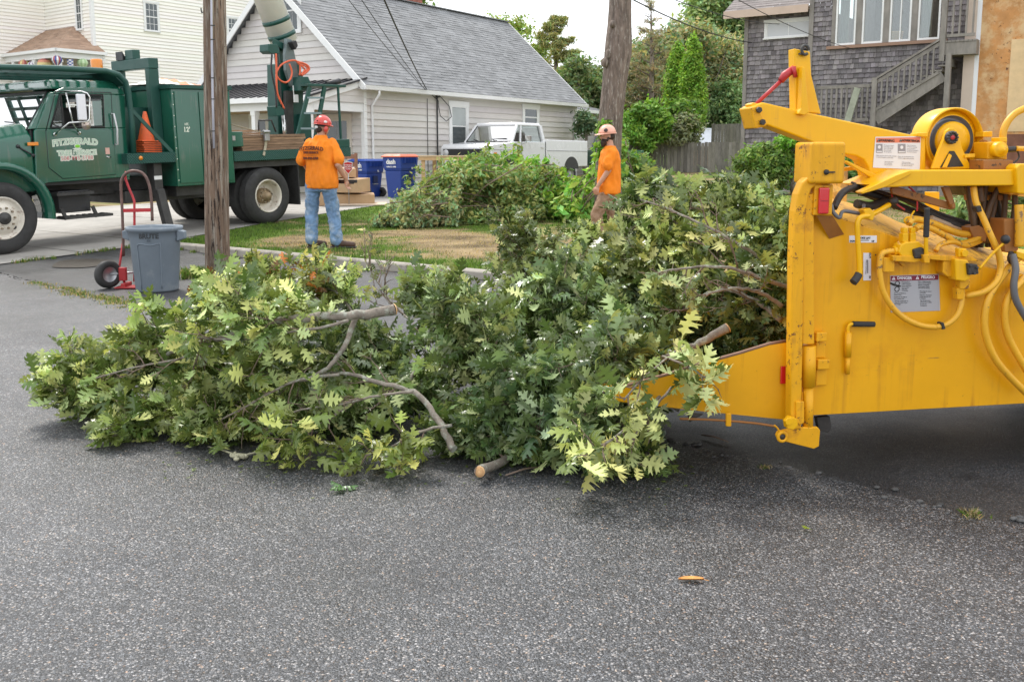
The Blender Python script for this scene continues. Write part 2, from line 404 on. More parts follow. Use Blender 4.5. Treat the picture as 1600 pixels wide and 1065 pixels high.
# kerb: granite/concrete lengths, the left end turning in
kerb_m=M('kerb_concrete',(.34,.31,.265),.85,var=.22,vs=5,bump=.5,bs=60,dirt=(.13,.11,.085),dth=.6,ds=6)
mb=MB(); path=[(-6.45,.85),(-6.5,.45),(-6.42,.15),(-6.15,.0)]; 
cuts=[-6.15,-4.6,-3.0,-1.5,.1,1.7,3.3,5.0,6.7,8.5,10.5,13,16,20]
def kb(s0,t0,s1,t1,g=.006):
    x0,y0=xy(s0,t0); x1,y1=xy(s1,t1); d=Vector((x1-x0,y1-y0,0)).normalized(); nn=Vector((-d.y,d.x,0))
    A=Vector((x0,y0,0))+d*g; B=Vector((x1,y1,0))-d*g; z=.135
    prof=[(-.15,-.05),(-.145,z-.02),(-.12,z),(0,z),(0,-.05)]
    base0=gz(*xy(s0,min(t0,-.01))) if t0<=0 else .02
    mb.hullprism([B+nn*q[0]+Vector((0,0,q[1])) for q in prof],[A+nn*q[0]+Vector((0,0,q[1])) for q in prof])
for a,b in zip(path,path[1:]): kb(a[0],a[1],b[0],b[1],0)
for a,b in zip(cuts,cuts[1:]): kb(a,0,b,0)
o=mb.build('kerb',kerb_m,bevel=.008); o['kind']='structure'
# grass blades
def blades(name,n,fn,hmin,hmax,label,cat,kind='stuff',w=.004,spread=.5,seed=1,mat=None):
    rng=np.random.default_rng(seed); P=[];K=[]
    while len(P)<n:
        q=fn(rng)
        if q is not None: P.append(q[:3]); K.append(q[3:])
    P=np.array(P);K=np.array(K); n=len(P)
    a=rng.uniform(0,2*np.pi,n); h=rng.uniform(hmin,hmax,n)*K[:,0]; d=np.stack([np.cos(a),np.sin(a),np.zeros(n)],1); le=rng.uniform(0,2*np.pi,n)
    lean=np.stack([np.cos(le),np.sin(le),np.zeros(n)],1)*(h*rng.uniform(.1,spread,n))[:,None]
    ww=w*rng.uniform(.7,1.5,n)[:,None]
    v=np.stack([P-d*ww,P+d*ww,P+lean*.35+d*ww*.7+np.array([0,0,1])*(h*.6)[:,None],P+lean+np.array([0,0,1])*h[:,None]],1).reshape(-1,3)
    i=np.arange(n)*4; f=np.concatenate([np.stack([i,i+1,i+2],1),np.stack([i,i+2,i+3],1)])
    k=K[:,1][:,None]; br=rng.uniform(.6,1.35,(n,1)); col=(np.array((.46,.35,.19))*(1-k)+np.array((.115,.20,.028))*k)*br*np.where(rng.random((n,1))<.2,.5,1.)
    col=col*(1+rng.uniform(-.15,.15,(n,1))*np.array([1,0,-.5]))
    col=np.repeat(col,4,0)
    o=npmesh(name,v,f,mat or grass_m,col); return tagit(o,label,cat,kind=kind)
grass_m=leafmat('grass_blade',(1,1,1),(1,1,1),.6,.3)
def lawnpt(rng):
    s=rng.uniform(-8.8,9); t=rng.uniform(.02,1)**1.35*13
    if s<dedge(t)+.05+rng.uniform(0,.1): return None
    k=drywet(s,t); 
    if rng.random()>.5+.5*k: return None
    x,y=xy(s,t)
    g=1. if rng.random()<sm(.28,.6,k) else 0.
    return (x,y,gz(x,y)-.008,.55+.6*k,g)
blades('grass',90000,lawnpt,.02,.06,'patchy green and straw-coloured lawn grass behind the kerb','grass',w=.0045,seed=2)
def tuftpts(cents,rad,kk=1.):
    def fn(rng):
        c=cents[rng.integers(len(cents))]; r=abs(rng.normal(0,rad)); a=rng.uniform(0,6.28)
        x=c[0]+math.cos(a)*r*1.3; y=c[1]+math.sin(a)*r
        return (x,y,gz(x,y)-.003,1.,1. if rng.random()<kk else 0.)
    return fn
cr=[]; random.seed(4)
for i in range(70):
    s=-4.05+2.9*i/70; 
    if random.random()<.75: x,y=xy(s+random.uniform(-.05,.05),seam(s)+random.gauss(0,.06)); cr.append((x,y))
blades('crack_weeds',2600,tuftpts(cr,.06,.5),.01,.035,'low weeds and dry moss in the seam left of the rubbish bin','weeds',seed=5)
pb=gp(345,432); pc=[(pb.x+random.gauss(0,.25),pb.y-.05+random.gauss(0,.12)) for _ in range(30)]
blades('pole_grass',3400,tuftpts(pc,.07,.9),.05,.14,'tuft of long green grass round the foot of the utility pole','grass',seed=6)
cr=[]
for i in range(40):
    x,y=xy(-6.3+5.8*i/40+random.uniform(-.1,.1),-.17+random.gauss(0,.015))
    if random.random()<.5: cr.append((x,y))
for i in range(26):
    t=-2.6+2.6*i/26; x,y=xy(dedge(t)+random.gauss(0,.03),t); 
    if random.random()<.6: cr.append((x,y))
blades('gutter_weeds',1800,tuftpts(cr,.035,.8),.02,.06,'small green weeds along the foot of the kerb and the driveway edge','weeds',seed=7)
wt=gp(1518,806); blades('weed_tuft',160,tuftpts([(wt.x,wt.y)],.02,.25),.015,.04,'small dry grass tuft growing from the road seam under the wood chipper','weed',kind='stuff',w=.002,spread=1.3,seed=9)
wt=gp(1195,730); blades('weed_tuft',120,tuftpts([(wt.x,wt.y)],.015,.4),.006,.018,'tiny dark weed in the road seam below the chipper hinge','weed',kind='stuff',w=.002,spread=1.3,seed=10)
# puddle-dark oil stain by the hand truck
pud_m=M('wet_stain',(.035,.026,.018),.45,var=.2,vs=4)
c=gnd(128,412); mb=MB(); pv=[(qx,qy,gz(qx,qy)+.006) for qx,qy in [(c.x+.36*math.cos(a)*(1+.12*math.sin(3*a)),c.y+.5*math.sin(a)*(1+.15*math.cos(2*a))) for a in [i*.2617 for i in range(24)]]]
mb.add(pv,[list(range(24))]); o=mb.build('puddle',pud_m); tagit(o,kind='structure')
# ================= BUILDINGS
def siding(mb,P,d,n,z0,z1,exp,prof=None,L=None,holes=(),lap=.014,tint=.05,unit=None,rnd=None,uj=0,slope=None):
    """lapped courses. P base point (local x,y), d along, n outward; prof(z)->(a0,a1)"""
    d=Vector((d[0],d[1],0)); n=Vector((n[0],n[1],0)); P=Vector((P[0],P[1],0)); rnd=rnd or random
    z=z0
    while z<z1-1e-3:
        zt=min(z+exp,z1); zm=(z+zt)/2
        a0,a1=prof(zm) if prof else (0,L)
        iv=[(a0,a1)]
        for h in holes:
            if h[2]<zm<h[3]:
                nv=[]
                for (p,q) in iv:
                    if h[1]<=p or h[0]>=q: nv.append((p,q)); continue
                    if p<h[0]: nv.append((p,h[0]))
                    if q>h[1]: nv.append((h[1],q))
                iv=nv
        for (p,q) in iv:
            if q-p<.01: continue
            segs=[(p,q)]
            if unit:
                segs=[];a=p-rnd.uniform(0,unit)
                while a<q:
                    w=unit*rnd.uniform(.55,1.4) if uj else unit
                    s0,s1=max(a,p),min(a+w,q)
                    if s1-s0>.008: segs.append((s0,s1))
                    a+=w
            for (s0,s1) in segs:
                g=.003 if unit else 0; jz=rnd.uniform(-uj,uj) if uj else 0
                lo=lap*(rnd.uniform(.8,1.3) if uj else 1); zb=z+jz
                c=1+rnd.uniform(-tint,tint); col=(c,c*(1+rnd.uniform(-.02,.02)),c*(1+rnd.uniform(-.03,.03)))
                A=P+d*(s0+g)+n*lo; B=P+d*(s1-g)+n*lo; Cc=P+d*(s1-g)+n*.001; D=P+d*(s0+g)+n*.001
                v=[(A.x,A.y,zb),(B.x,B.y,zb),(Cc.x,Cc.y,zt),(D.x,D.y,zt),(D.x,D.y,zb),(Cc.x,Cc.y,zb)]
                f=[(0,1,2,3),(4,5,1,0)]
                if unit: f+=[(1,5,2),(4,0,3)]
                if d.cross(Vector((0,0,1))).dot(n)<0: f=[q_[::-1] for q_ in f]
                mb.add(v,f,col)
        z=zt
def roofplane(mb,A,B,Ct,D,exp=.14,unit=.3,tint=.14,lap=.008,rnd=None):
    """shingle courses from eave A->B up to ridge D->Ct"""
    rnd=rnd or random; A,B,Ct,D=[Vector(q) for q in (A,B,Ct,D)]; n=(B-A).cross(D-A).normalized(); L=(D-A).length; k=int(L/exp)
    for i in range(k):
        f0=i/k;f1=(i+1)/k; l0=A.lerp(D,f0);r0=B.lerp(Ct,f0);l1=A.lerp(D,f1);r1=B.lerp(Ct,f1); w=(r0-l0).length; m=max(1,int(w/unit)); off=rnd.random()
        cuts=[0]+[(j+off)/m for j in range(m) ]+[1]; cuts=sorted(set(min(1,max(0,c)) for c in cuts))
        for a,b in zip(cuts,cuts[1:]):
            if b-a<1e-4: continue
            c=1+rnd.uniform(-tint,tint); hh=lap*rnd.choice((1,1,1.9))
            v=[l0.lerp(r0,a)+n*hh,l0.lerp(r0,b)+n*hh,l1.lerp(r1,b)+n*.001,l1.lerp(r1,a)+n*.001,l0.lerp(r0,a)-n*.01,l0.lerp(r0,b)-n*.01]
            mb.add(v,[(0,1,2,3),(4,5,1,0)],(c,c,c*1.01))
def window(root,P,d,n,zc,w,h,mw=.09,cols=0,rows=0,sash=True,fm=None,gm=None,trim=.02,world=False,curtain=None,name='window'):
    """P local xy of window centre on wall; frame a part, pane its sub-part"""
    d3=Vector((d[0],d[1],0)); n3=Vector((n[0],n[1],0)); c=Vector((P[0],P[1],zc)); mb=MB()
    def b(x0,x1,z0,z1,o0,o1,t=None):
        (t or mb).obox(c+d3*(x0+x1)/2+n3*(o0+o1)/2+Vector((0,0,(z0+z1)/2)),d3,n3,x1-x0,o1-o0,z1-z0)
    o=trim+.03
    b(-w/2-mw,-w/2,-h/2,h/2,0,o); b(w/2,w/2+mw,-h/2,h/2,0,o); b(-w/2-mw-.02,w/2+mw+.02,h/2,h/2+mw*1.25,0,o+.01); b(-w/2-mw-.02,w/2+mw+.02,-h/2-mw*.6,-h/2,0,o+.03)
    b(-w/2,-w/2+.035,-h/2,h/2,.006,o-.008); b(w/2-.035,w/2,-h/2,h/2,.006,o-.008); b(-w/2+.035,w/2-.035,h/2-.035,h/2,.006,o-.008); b(-w/2+.035,w/2-.035,-h/2,-h/2+.04,.006,o-.008)
    if sash: b(-w/2+.035,w/2-.035,-.022,.022,.006,o-.004)
    for i in range(1,cols): x=-w/2+w*i/cols; b(x-.008,x+.008,-h/2+.04,h/2-.035,.02,o-.016)
    for j in range(1,rows):
        z=-h/2+h*j/rows
        if not(sash and abs(z)<.05): b(-w/2+.035,w/2-.035,z-.008,z+.008,.02,o-.017)
    fr=mb.build(name,fm or white,root)
    pm=MB(); pm.obox(c+n3*.021,d3,n3,w-.02,.006,h-.02); pm.build('pane',gm or glassd,fr)
    if curtain:
        q=MB(); z0,z1=curtain; q.obox(c+n3*.0265+Vector((0,0,(z0+z1)/2)),d3,n3,w-.1,.004,(z1-z0)); q.build('blind',blind_m,fr)
    return fr
blind_m=M('window_blind',(.42,.45,.44),.5,var=.05)
gutterm=M('gutter_white',(.8,.8,.79),.35,var=.04)
# ---------- beige ranch house in the middle
beige=M('beige_clapboard',(.60,.565,.53),.6,attr=True,var=.04,vs=2)
roofm=M('grey_asphalt_shingle',(.225,.228,.23),.85,attr=True,var=.16,vs=1.2,bump=.3,bs=90)
metalroof=M('standing_seam_metal',(.30,.30,.31),.35,.3,var=.08)
HB=thing('beige_house','single-storey beige clapboard house with a grey shingle roof and a metal-roofed front porch','house',(-4.1,27,.42),math.atan2(.835,.55))
# local: x into the depth along the side wall, y inward (left), z up from .42
def zb(z): return z-.42
L,W,ZE,ZR=11.85,6.6,zb(3.5),zb(6.5); random.seed(11)
mb=MB(); siding(mb,(0,0),(1,0),(0,-1),-.2,ZE,.185,L=L,lap=.032)
siding(mb,(L,0),(0,1),(1,0),-.2,ZR-.1,.185,prof=lambda z:(0,W) if z<ZE else ((z-ZE)/(ZR-ZE)*W/2,W-(z-ZE)/(ZR-ZE)*W/2))
siding(mb,(0,0),(0,1),(-1,0),-.2,ZR-.05,.185,prof=lambda z:(0,W) if z<ZE else ((z-ZE)/(ZR-ZE)*W/2,W-(z-ZE)/(ZR-ZE)*W/2),lap=.03)
siding(mb,(0,W),(1,0),(0,1),-.2,ZE,.185,L=L)
mb.box(.02,L-.02,.02,W-.02,-.3,ZE-.02)
mb.build('wall',beige,HB)
mb=MB()
for (x,y) in ((-.03,-.03),(L-.09,-.03)): mb.box(x,x+.12,y,y+.12,-.25,ZE)
mb.box(-.03,.09,W-.09,W+.03,-.25,ZE); mb.build('corner_board',white,HB)
mb=MB(); ov=.28; oz=ov*(ZR-ZE)/(W/2)
E0=(-.3,-ov,ZE-oz+.1);E1=(L+.3,-ov,ZE-oz+.1);R0=(-.3,W/2,ZR+.1);R1=(L+.3,W/2,ZR+.1);F0=(-.3,W+ov,ZE-oz+.1);F1=(L+.3,W+ov,ZE-oz+.1)
roofplane(mb,E0,E1,R1,R0,exp=.135); roofplane(mb,F1,F0,R0,R1,exp=.3)
mb.bar((-.32,W/2,ZR+.115),(L+.32,W/2,ZR+.115),.22,.03); roof=mb.build('roof',roofm,HB)
mb=MB()
for x in (-.3,L+.28):
    for (a,b) in ((E0,R0),(F0,R0)):
        mb.bar((x+.012,a[1],a[2]-.09),(x+.012,b[1],b[2]-.09),.035,.17,side=(1,0,0))
mb.box(-.28,L+.28,-ov+.01,.02,ZE-oz-.02,ZE-oz+.0)
mb.build('rake_board',white,HB)
mb=MB(); mb.prism([(0,0),(.02,-.09),(.1,-.11),(.11,0)],0,1); 
mb=MB(); yy=-ov; z=ZE-oz+.08
mb.hullprism([(-.31,yy,z),(-.31,yy-.11,z),(-.31,yy-.09,z-.11),(-.31,yy,z-.12)],[(L+.31,yy,z),(L+.31,yy-.11,z),(L+.31,yy-.09,z-.11),(L+.31,yy,z-.12)])
mb.build('gutter',gutterm,HB)
def downspout(root,x,y,z1,z0,dx,dy):
    mb=MB(); mb.tube([(x+dx,y+dy,z1),(x+dx,y+dy,z1-.12),(x,y,z1-.42),(x,y,z0+.15),(x+.0,y-.15,z0)],.035,8); return mb.build('downspout',gutterm,root)
downspout(HB,.28,-.06,ZE-oz-.02,-.1,0,-.27); downspout(HB,L-.2,-.06,ZE-oz-.02,-.1,0,-.27)
# side windows: px 704-727 and 818-837
for (pxa,pxb,pya,pyb) in ((704,727,166,228),(818,838,169,198)):
    xa,za=lp(HB,pxa,pya); xb,zb_=lp(HB,pxb,pyb); 
    window(HB,((xa+xb)/2,-.015),(1,0),(0,-1),(za+zb_)/2,xb-xa,za-zb_,mw=.13 if pxa==704 else .12,trim=.01,curtain=(.03,(za-zb_)/2-.05) if pxa==704 else None,sash=True)
# gable window under the peak
window(HB,(-.015,W/2-.55),(0,-1),(-1,0),zb(5.55),.7,1.15,mw=.12,cols=3,rows=2,trim=.01)
mb=MB(); mb.box(-.06,-.012,W/2-1.08,W/2-.02,zb(6.2),zb(6.28)); mb.build('bare_trim',M('bare_pine',(.55,.36,.19),.7,var=.15,vs=9),HB)
brick=M('red_brick',(.33,.12,.085),.85,var=.3,vs=9,attr=True)
mb=MB(); cx,cz=lp(HB,640,14,W/2+.5); random.seed(2)
for k in range(9):
    for sdx in range(4):
        c=random.uniform(.7,1.2); z=ZR-.3+k*.085
        mb.box(cx-.35+sdx*.175,cx-.35+sdx*.175+.165,W/2+.2,W/2+.8,z,z+.075,(c,c,c))
mb.box(cx-.34,cx+.33,W/2+.21,W/2+.79,ZR-.5,ZR+.44,(.7,1,1)); ch=mb.build('chimney',brick,roof)
# porch
PD=2.1; pz1=ZE+.03; pz0=zb(2.95)
mb=MB(); mb.add([(0,-.02,pz1),(-PD-.1,-.02,pz0),(-PD-.1,W+.6,pz0),(0,W+.6,pz1)],[(0,3,2,1)]); 
mb.add([(0,-.02,pz1-.03),(-PD-.1,-.02,pz0-.03),(-PD-.1,W+.6,pz0-.03),(0,W+.6,pz1-.03)],[(0,1,2,3)])
pr=mb.build('porch_roof',metalroof,HB); mb=MB()
dk=M('roof_seam_dark',(.035,.035,.04),.4,.3)
y=.0
while y<W+.6: mb.bar((0,y,pz1+.015),(-PD-.1,y,pz0+.015),.03,.04,side=(0,1,0)); y+=.3
mb.bar((-.01,-.02,pz1+.03),(-.01,W+.5,pz1+.03),.05,.06); mb.bar((0,-.08,pz1+.01),(-PD-.1,-.08,pz0+.01),.16,.05,side=(0,1,0)); mb.build('seam',dk,pr)
mb=MB(); mb.box(-PD-.2,-PD-.1,-.1,W+.6,pz0-.13,pz0); mb.build('porch_gutter',gutterm,pr)
pb_=zb(2.62)
mb=MB(); mb.box(-PD,-PD+.16,0,W+.5,pb_,pz0-.05); mb.box(-PD+.165,-.035,.0,.14,pb_,pb_+.24); mb.build('porch_beam',white,HB)
mb=MB(); random.seed(5); siding(mb,(-PD,-.02),(1,0),(0,-1),pb_+.24,pz1-.05,.185,prof=lambda z:((z-pz0+.1)/(pz1-pz0)*PD if z>pz0-.1 else 0,PD-.03)); mb.build('porch_cheek',beige,HB)
mb=MB(); mb.bar((0,-.06,pz1-.1),(-PD-.12,-.06,pz0-.1),.05,.18,side=(0,1,0)); mb.build('rake_board',white,pr)
for yy in (.0,2.05,4.4):
    mb=MB(); mb.box(-PD+.01,-PD+.15,yy,yy+.14,-.1,pb_); mb.box(-PD-.01,-PD+.17,yy-.02,yy+.16,pb_-.12,pb_-.003); mb.build('porch_post',white,HB)
mb=MB(); mb.box(-PD-.05,0,-.05,W,-.25,-.1); mb.build('porch_floor',M('grey_deck',(.22,.22,.21),.7,var=.1),HB)
ceilm=M('pine_ceiling',(.52,.36,.2),.6,var=.15,vs=8)
mb=MB(); mb.box(-PD+.17,-.03,.15,W,pb_+.05,pb_+.09); mb.build('porch_ceiling',ceilm,HB)
window(HB,(-.015,1.0),(0,-1),(-1,0),zb(1.85),.85,1.15,mw=.13,cols=2,rows=1,sash=False,trim=.01,fm=M('cream_trim',(.6,.55,.47),.5))
xa,za=0,0
window(HB,(-.015,3.25+.9),(0,-1),(-1,0),zb(1.8),.6,1.4,mw=.13,sash=False,trim=.01)
mb=MB(); mb.box(-.05,-.012,2.0,2.08,-.1,zb(2.5)); mb.box(-.05,-.012,2.95,3.03,-.1,zb(2.5)); mb.box(-.05,-.012,2.08,2.95,zb(2.42),zb(2.5)); dr=mb.build('door_frame',M('raw_wood_trim',(.6,.33,.13),.6,var=.1),HB)
mb=MB(); mb.box(-.035,-.012,2.081,2.949,-.1,zb(2.419)); mb.build('door',M('door_paint',(.45,.42,.38),.5,var=.06),dr)
lx=3.45; z0=zb(2.18)
mb=MB(); mb.cyl((-.02,lx,z0-.05),(-.05,lx,z0-.05),.07,seg=14); mb.tube([(-.04,lx,z0-.03),(-.12,lx,z0+.12),(-.22,lx,z0+.16),(-.32,lx,z0+.1),(-.34,lx,z0-.05)],.012,8)
mb.lathe((-.34,lx,z0-.22),(0,0,1),[(.17,0),(.16,.02),(.07,.08),(.045,.12),(.04,.19),(0,.2)],20); mb.build('porch_lamp',black,HB)
# electric meter conduit and cable drops on the side wall
mb=MB(); cm=M('cable_black',(.03,.03,.03),.6)
cx,cz=lp(HB,683,150,-.05)
mb.cyl((cx,-.05,cz),(cx,-.05,-.1),.022,seg=8); c2,_=lp(HB,668,150,-.05); mb.cyl((c2,-.04,cz-.1),(c2,-.04,.2),.01,seg=6)
mb.tube([(cx,-.08,cz+.05),(cx+.2,-.12,cz-.1),(cx+.55,-.1,cz-.3),(cx+.65,-.1,cz-.6),(cx+.4,-.1,cz-.75),(cx+.1,-.09,cz-.6),(cx+.05,-.06,cz-.3)],.012,6); mb.box(cx-.06,cx+.06,-.1,-.02,cz-.05,cz+.08)
mb.tube([(cx-.5,-.08,cz+.1),(cx-.3,-.1,cz),(cx,-.1,cz-.15),(cx+.02,-.1,cz-.4)],.012,6); mb.build('cable_drop',cm,HB)
hook=FRM[HB]@Vector((cx-.5,-.08,cz+.12))
# small addition at the far end
HA=thing('rear_addition','small beige lean-to addition behind the far end of the beige house','shed',(*(FRM[HB]@Vector((L+.35,.9,0))).xy,.6),math.atan2(.835,.55))
mb=MB(); random.seed(6); siding(mb,(0,0),(1,0),(0,-1),-.2,2.6,.185,L=3.2); siding(mb,(3.2,0),(0,1),(1,0),-.2,2.6,.185,L=3.5); siding(mb,(0,0),(0,1),(-1,0),-.2,2.6,.185,L=3.5); mb.build('wall',beige,HA)
mb=MB(); roofplane(mb,(-.1,-.3,2.6),(3.5,-.3,2.6),(3.5,3.6,3.5),(-.1,3.6,3.5),unit=.4); mb.build('roof',roofm,HA)
mb=MB(); mb.box(-.1,3.5,-.4,-.3,2.48,2.6); mb.build('gutter',gutterm,HA); mb=MB(); mb.cyl((1,.6,2.6),(1,.6,3.6),.06,seg=10); mb.build('vent_pipe',white,HA)
window(HA,(.9,-.015),(1,0),(0,-1),1.0,.6,.9,trim=.01)
# ---------- cream two-storey house, upper left
cream=M('cream_vinyl_siding',(.88,.85,.78),.5,attr=True,var=.02,vs=1)
tanroof=M('tan_asphalt_shingle',(.40,.27,.19),.85,attr=True,var=.14,vs=2,bump=.3,bs=80)
HC=thing('cream_house','tall cream vinyl-sided house with a tan-roofed porch hung with toy balloons','house',(-17,40,.4),math.atan2(.807,.59))
ZT=9.8; random.seed(21); mb=MB(); D1=14.
siding(mb,(0,0),(1,0),(0,-1),0,ZT,.14,L=D1,tint=.015,lap=.034)
siding(mb,(0,0),(0,1),(-1,0),0,ZT,.14,L=3.6,tint=.015,lap=.034)
siding(mb,(-6,3.6),(1,0),(0,-1),0,ZT,.14,L=6.0,tint=.015,lap=.034)
siding(mb,(-6,3.6),(0,1),(-1,0),0,ZT,.125,L=9,tint=.015,lap=.018)
mb.box(.03,D1-.03,.03,9,0,ZT-.01); mb.box(-5.97,.02,3.63,9,0,ZT-.01); mb.build('wall',cream,HC)
mb=MB(); mb.box(-.04,.1,-.04,.1,0,ZT); mb.box(D1-.1,D1+.04,-.04,.1,0,ZT); mb.build('corner_board',white,HC)
mb=MB(); roofplane(mb,(-.5,-.5,ZT),(D1+.5,-.5,ZT),(D1+.5,4.5,ZT+2.6),(-.5,4.5,ZT+2.6),exp=.3,unit=.6); roofplane(mb,(D1+.5,9.5,ZT),(-6.5,9.5,ZT),(-6.5,4.5,ZT+2.6),(D1+.5,4.5,ZT+2.6),exp=.3,unit=.6)
roofplane(mb,(-6.5,3.1,ZT),(-.5,3.1,ZT),(-.5,4.5,ZT+2.6),(-6.5,4.5,ZT+2.6),exp=.3,unit=.6); mb.build('roof',tanroof,HC)
def hcwin(pxa,pxb,pya,pyb,cols,rows,y=0,**k):
    xa,za=lp(HC,pxa,pya,y); xb,zb2=lp(HC,pxb,pyb,y); window(HC,((xa+xb)/2,y-.018),(1,0),(0,-1),(za+zb2)/2,xb-xa,za-zb2,mw=.07,cols=cols,rows=rows,trim=.014,**k)
hcwin(225,247,4,50,3,4); hcwin(355,373,28,65,3,4); hcwin(229,248,103,150,3,4,curtain=(-.6,.6))
# window on the front-facing wall (faces -x): px 120-130, y 0-46
Mi=FRM[HC].inverted(); o_=Mi@Vector((0,0,CH))
def hx(px,py,x=0):
    r=Mi.to_3x3()@Vector(ray(px,py)); t=(x-o_.x)/r.x; q=o_+r*t; return q.y,q.z
ya,za=hx(119,-3); yb,zb3=hx(130,46); window(HC,(-.018,(ya+yb)/2),(0,-1),(-1,0),(za+zb3)/2,abs(ya-yb),za-zb3,mw=.07,cols=2,rows=4,trim=.014)
dsx=MB(); yd,_=hx(58,40); dsx.tube([(-.05,yd+.6,9.6),(-.1,yd,9.2),(-.1,yd,4)],.05,8); dsx.build('downspout',gutterm,HC)
# porch on the corner: near corner at px 87,y73
ex,ez=lp(HC,87,76,-.5)
mb=MB(); pzE=ez; pA=(ex,-.5); 
apex=(ex+2.2,1.7,pzE+1.35); P0=(ex,-.5,pzE);P1=(.25,-.5,pzE);P2=(ex,9.5,pzE)
roofplane(mb,P0,P1,(0.02,1.7,pzE+1.35),apex,exp=.14,unit=.33); 
roofplane(mb,P2,P0,apex,(ex+2.2,9.5,pzE+1.35),exp=.14,unit=.33); mb.build('porch_roof',tanroof,HC)
mb=MB(); mb.box(ex+.05,.2,-.45,-.3,pzE-.32,pzE-.02); mb.box(ex+.05,ex+.2,-.298,9.5,pzE-.32,pzE-.02); mb.box(ex-.08,.22,-.6,-.48,pzE-.1,pzE+.02); mb.box(ex-.1,ex-.002,-.6,9.5,pzE-.1,pzE+.021); mb.build('porch_beam',gutterm,HC)
pf=pzE-3.05
for (x,y) in ((ex+.06,-.44),(ex+.06,1.25),(ex+.06,2.9),(ex+.06,4.6),(-.25,-.44)):
    mb=MB(); mb.box(x,x+.2,y,y+.2,pf,pzE-.33); mb.box(x-.03,x+.23,y-.03,y+.23,pzE-.5,pzE-.4); mb.build('porch_post',white,HC)
mb=MB(); mb.box(ex,.0,-.5,9.5,0,pf); mb.build('porch_floor',M('porch_skirt',(.3,.22,.2),.8,var=.2,vs=3),HC)
mb=MB()
for z in (pf+.12,pf+.9): mb.box(ex+.12,ex+.18,-.24,8.5,z,z+.06); mb.box(ex+.26,-.25,-.37,-.31,z,z+.06)
y=-.1
while y<8.4: mb.box(ex+.13,ex+.17,y,y+.04,pf+.18,pf+.9); y+=.16
x=ex+.35
while x<-.3: mb.box(x,x+.04,-.36,-.32,pf+.18,pf+.9); x+=.16
mb.build('porch_railing',white,HC)
mb=MB(); mb.box(-.05,-.012,.5,1.6,pf,pf+2.1); mb.build('door',M('dark_door',(.05,.04,.04),.4),HC)
downspout(HC,.12,-.1,pzE-.1,1,0,-.35)
# toy balloons hanging from the porch beam
def stripes(cols):
    return cols
def balloon(px,py,rr,cols,label,y=-.38,check=False,yl=None):
    rr*=.8; cols=[tuple(.55*c_+.45*(.3*c[0]+.5*c[1]+.2*c[2]) for c_ in c) for c in cols]
    if yl is None: x,z=lp(HC,px,py,y); P=FRM[HC]@Vector((x,y,z))
    else:
        q=hx(px,py,ex+.1); P=FRM[HC]@Vector((ex+.1,q[0],q[1]))
    t=thing('balloon_ornament',label,'ornament',P-Vector((0,0,rr*1.6)),0,'toy balloons hung along the porch')
    mb=MB()
    if check:
        for i in range(8):
            for j in range(8):
                a0,a1=i*math.pi/4,(i+1)*math.pi/4; z0=rr*.6+j*rr*.25; c=cols[(i+j)%2]
                mb.add([(rr*.5*math.cos(a0),rr*.5*math.sin(a0),z0),(rr*.5*math.cos(a1),rr*.5*math.sin(a1),z0),(rr*.5*math.cos(a1),rr*.5*math.sin(a1),z0+rr*.25),(rr*.5*math.cos(a0),rr*.5*math.sin(a0),z0+rr*.25)],[(0,1,2,3)],c)
    else:
        prof=[(.12,.55),(.3,.75),(.75,1.3),(1,1.75),(.98,2.1),(.8,2.45),(.4,2.68),(.02,2.75)]; sg=16
        for i in range(len(prof)-1):
            for k in range(sg):
                a0,a1=k*2*math.pi/sg,(k+1)*2*math.pi/sg; (r0,z0),(r1,z1)=prof[i],prof[i+1]; c=cols[k%len(cols)] if len(cols)<6 else cols[i%len(cols)]
                mb.add([(rr*r0*math.cos(a0),rr*r0*math.sin(a0),rr*z0),(rr*r0*math.cos(a1),rr*r0*math.sin(a1),rr*z0),(rr*r1*math.cos(a1),rr*r1*math.sin(a1),rr*z1),(rr*r1*math.cos(a0),rr*r1*math.sin(a0),rr*z1)],[(0,1,2,3)],c,True)
    mb.build('envelope',balm,t); mb=MB(); mb.box(-rr*.14,rr*.14,-rr*.14,rr*.14,0,rr*.25)
    for a in ((-1,-1),(1,-1),(1,1),(-1,1)): mb.cyl((a[0]*rr*.1,a[1]*rr*.1,rr*.25),(a[0]*rr*.12,a[1]*rr*.12,rr*.62),rr*.02,seg=4)
    mb.cyl((0,0,rr*2.6),(0,0,rr*4.0),rr*.015,seg=4)
    mb.build('basket',M('basket_dark',(.1,.06,.04),.8),t)
balm=M('nylon_fabric',(1,1,1),.6,attr=True)
RD,OR,YE,GR,BL,PU,WH=(.6,.03,.03),(.8,.2,.02),(.8,.6,.03),(.1,.4,.05),(.03,.08,.5),(.25,.05,.35),(.8,.8,.8)
balloon(89,96,.24,[BL,WH,RD],'red white and blue striped toy balloon on the cream porch')
balloon(129,101,.26,[(.3,.6,.15),(.5,.75,.3)],'pale green toy balloon on the cream porch')
balloon(110,103,.3,[BL,WH],'blue and white checkered hanging windsock beside the green toy balloon',check=True)
balloon(70,104,.34,[PU,BL,GR,YE,OR,RD,YE],'widest rainbow-banded toy balloon left of the striped one on the cream porch',yl=1)
balloon(39,104,.3,[OR,RD,YE],'orange red and yellow toy balloon on the cream porch',yl=1)
balloon(51,105,.24,[WH,PU],'white and purple striped toy balloon on the cream porch',yl=1)
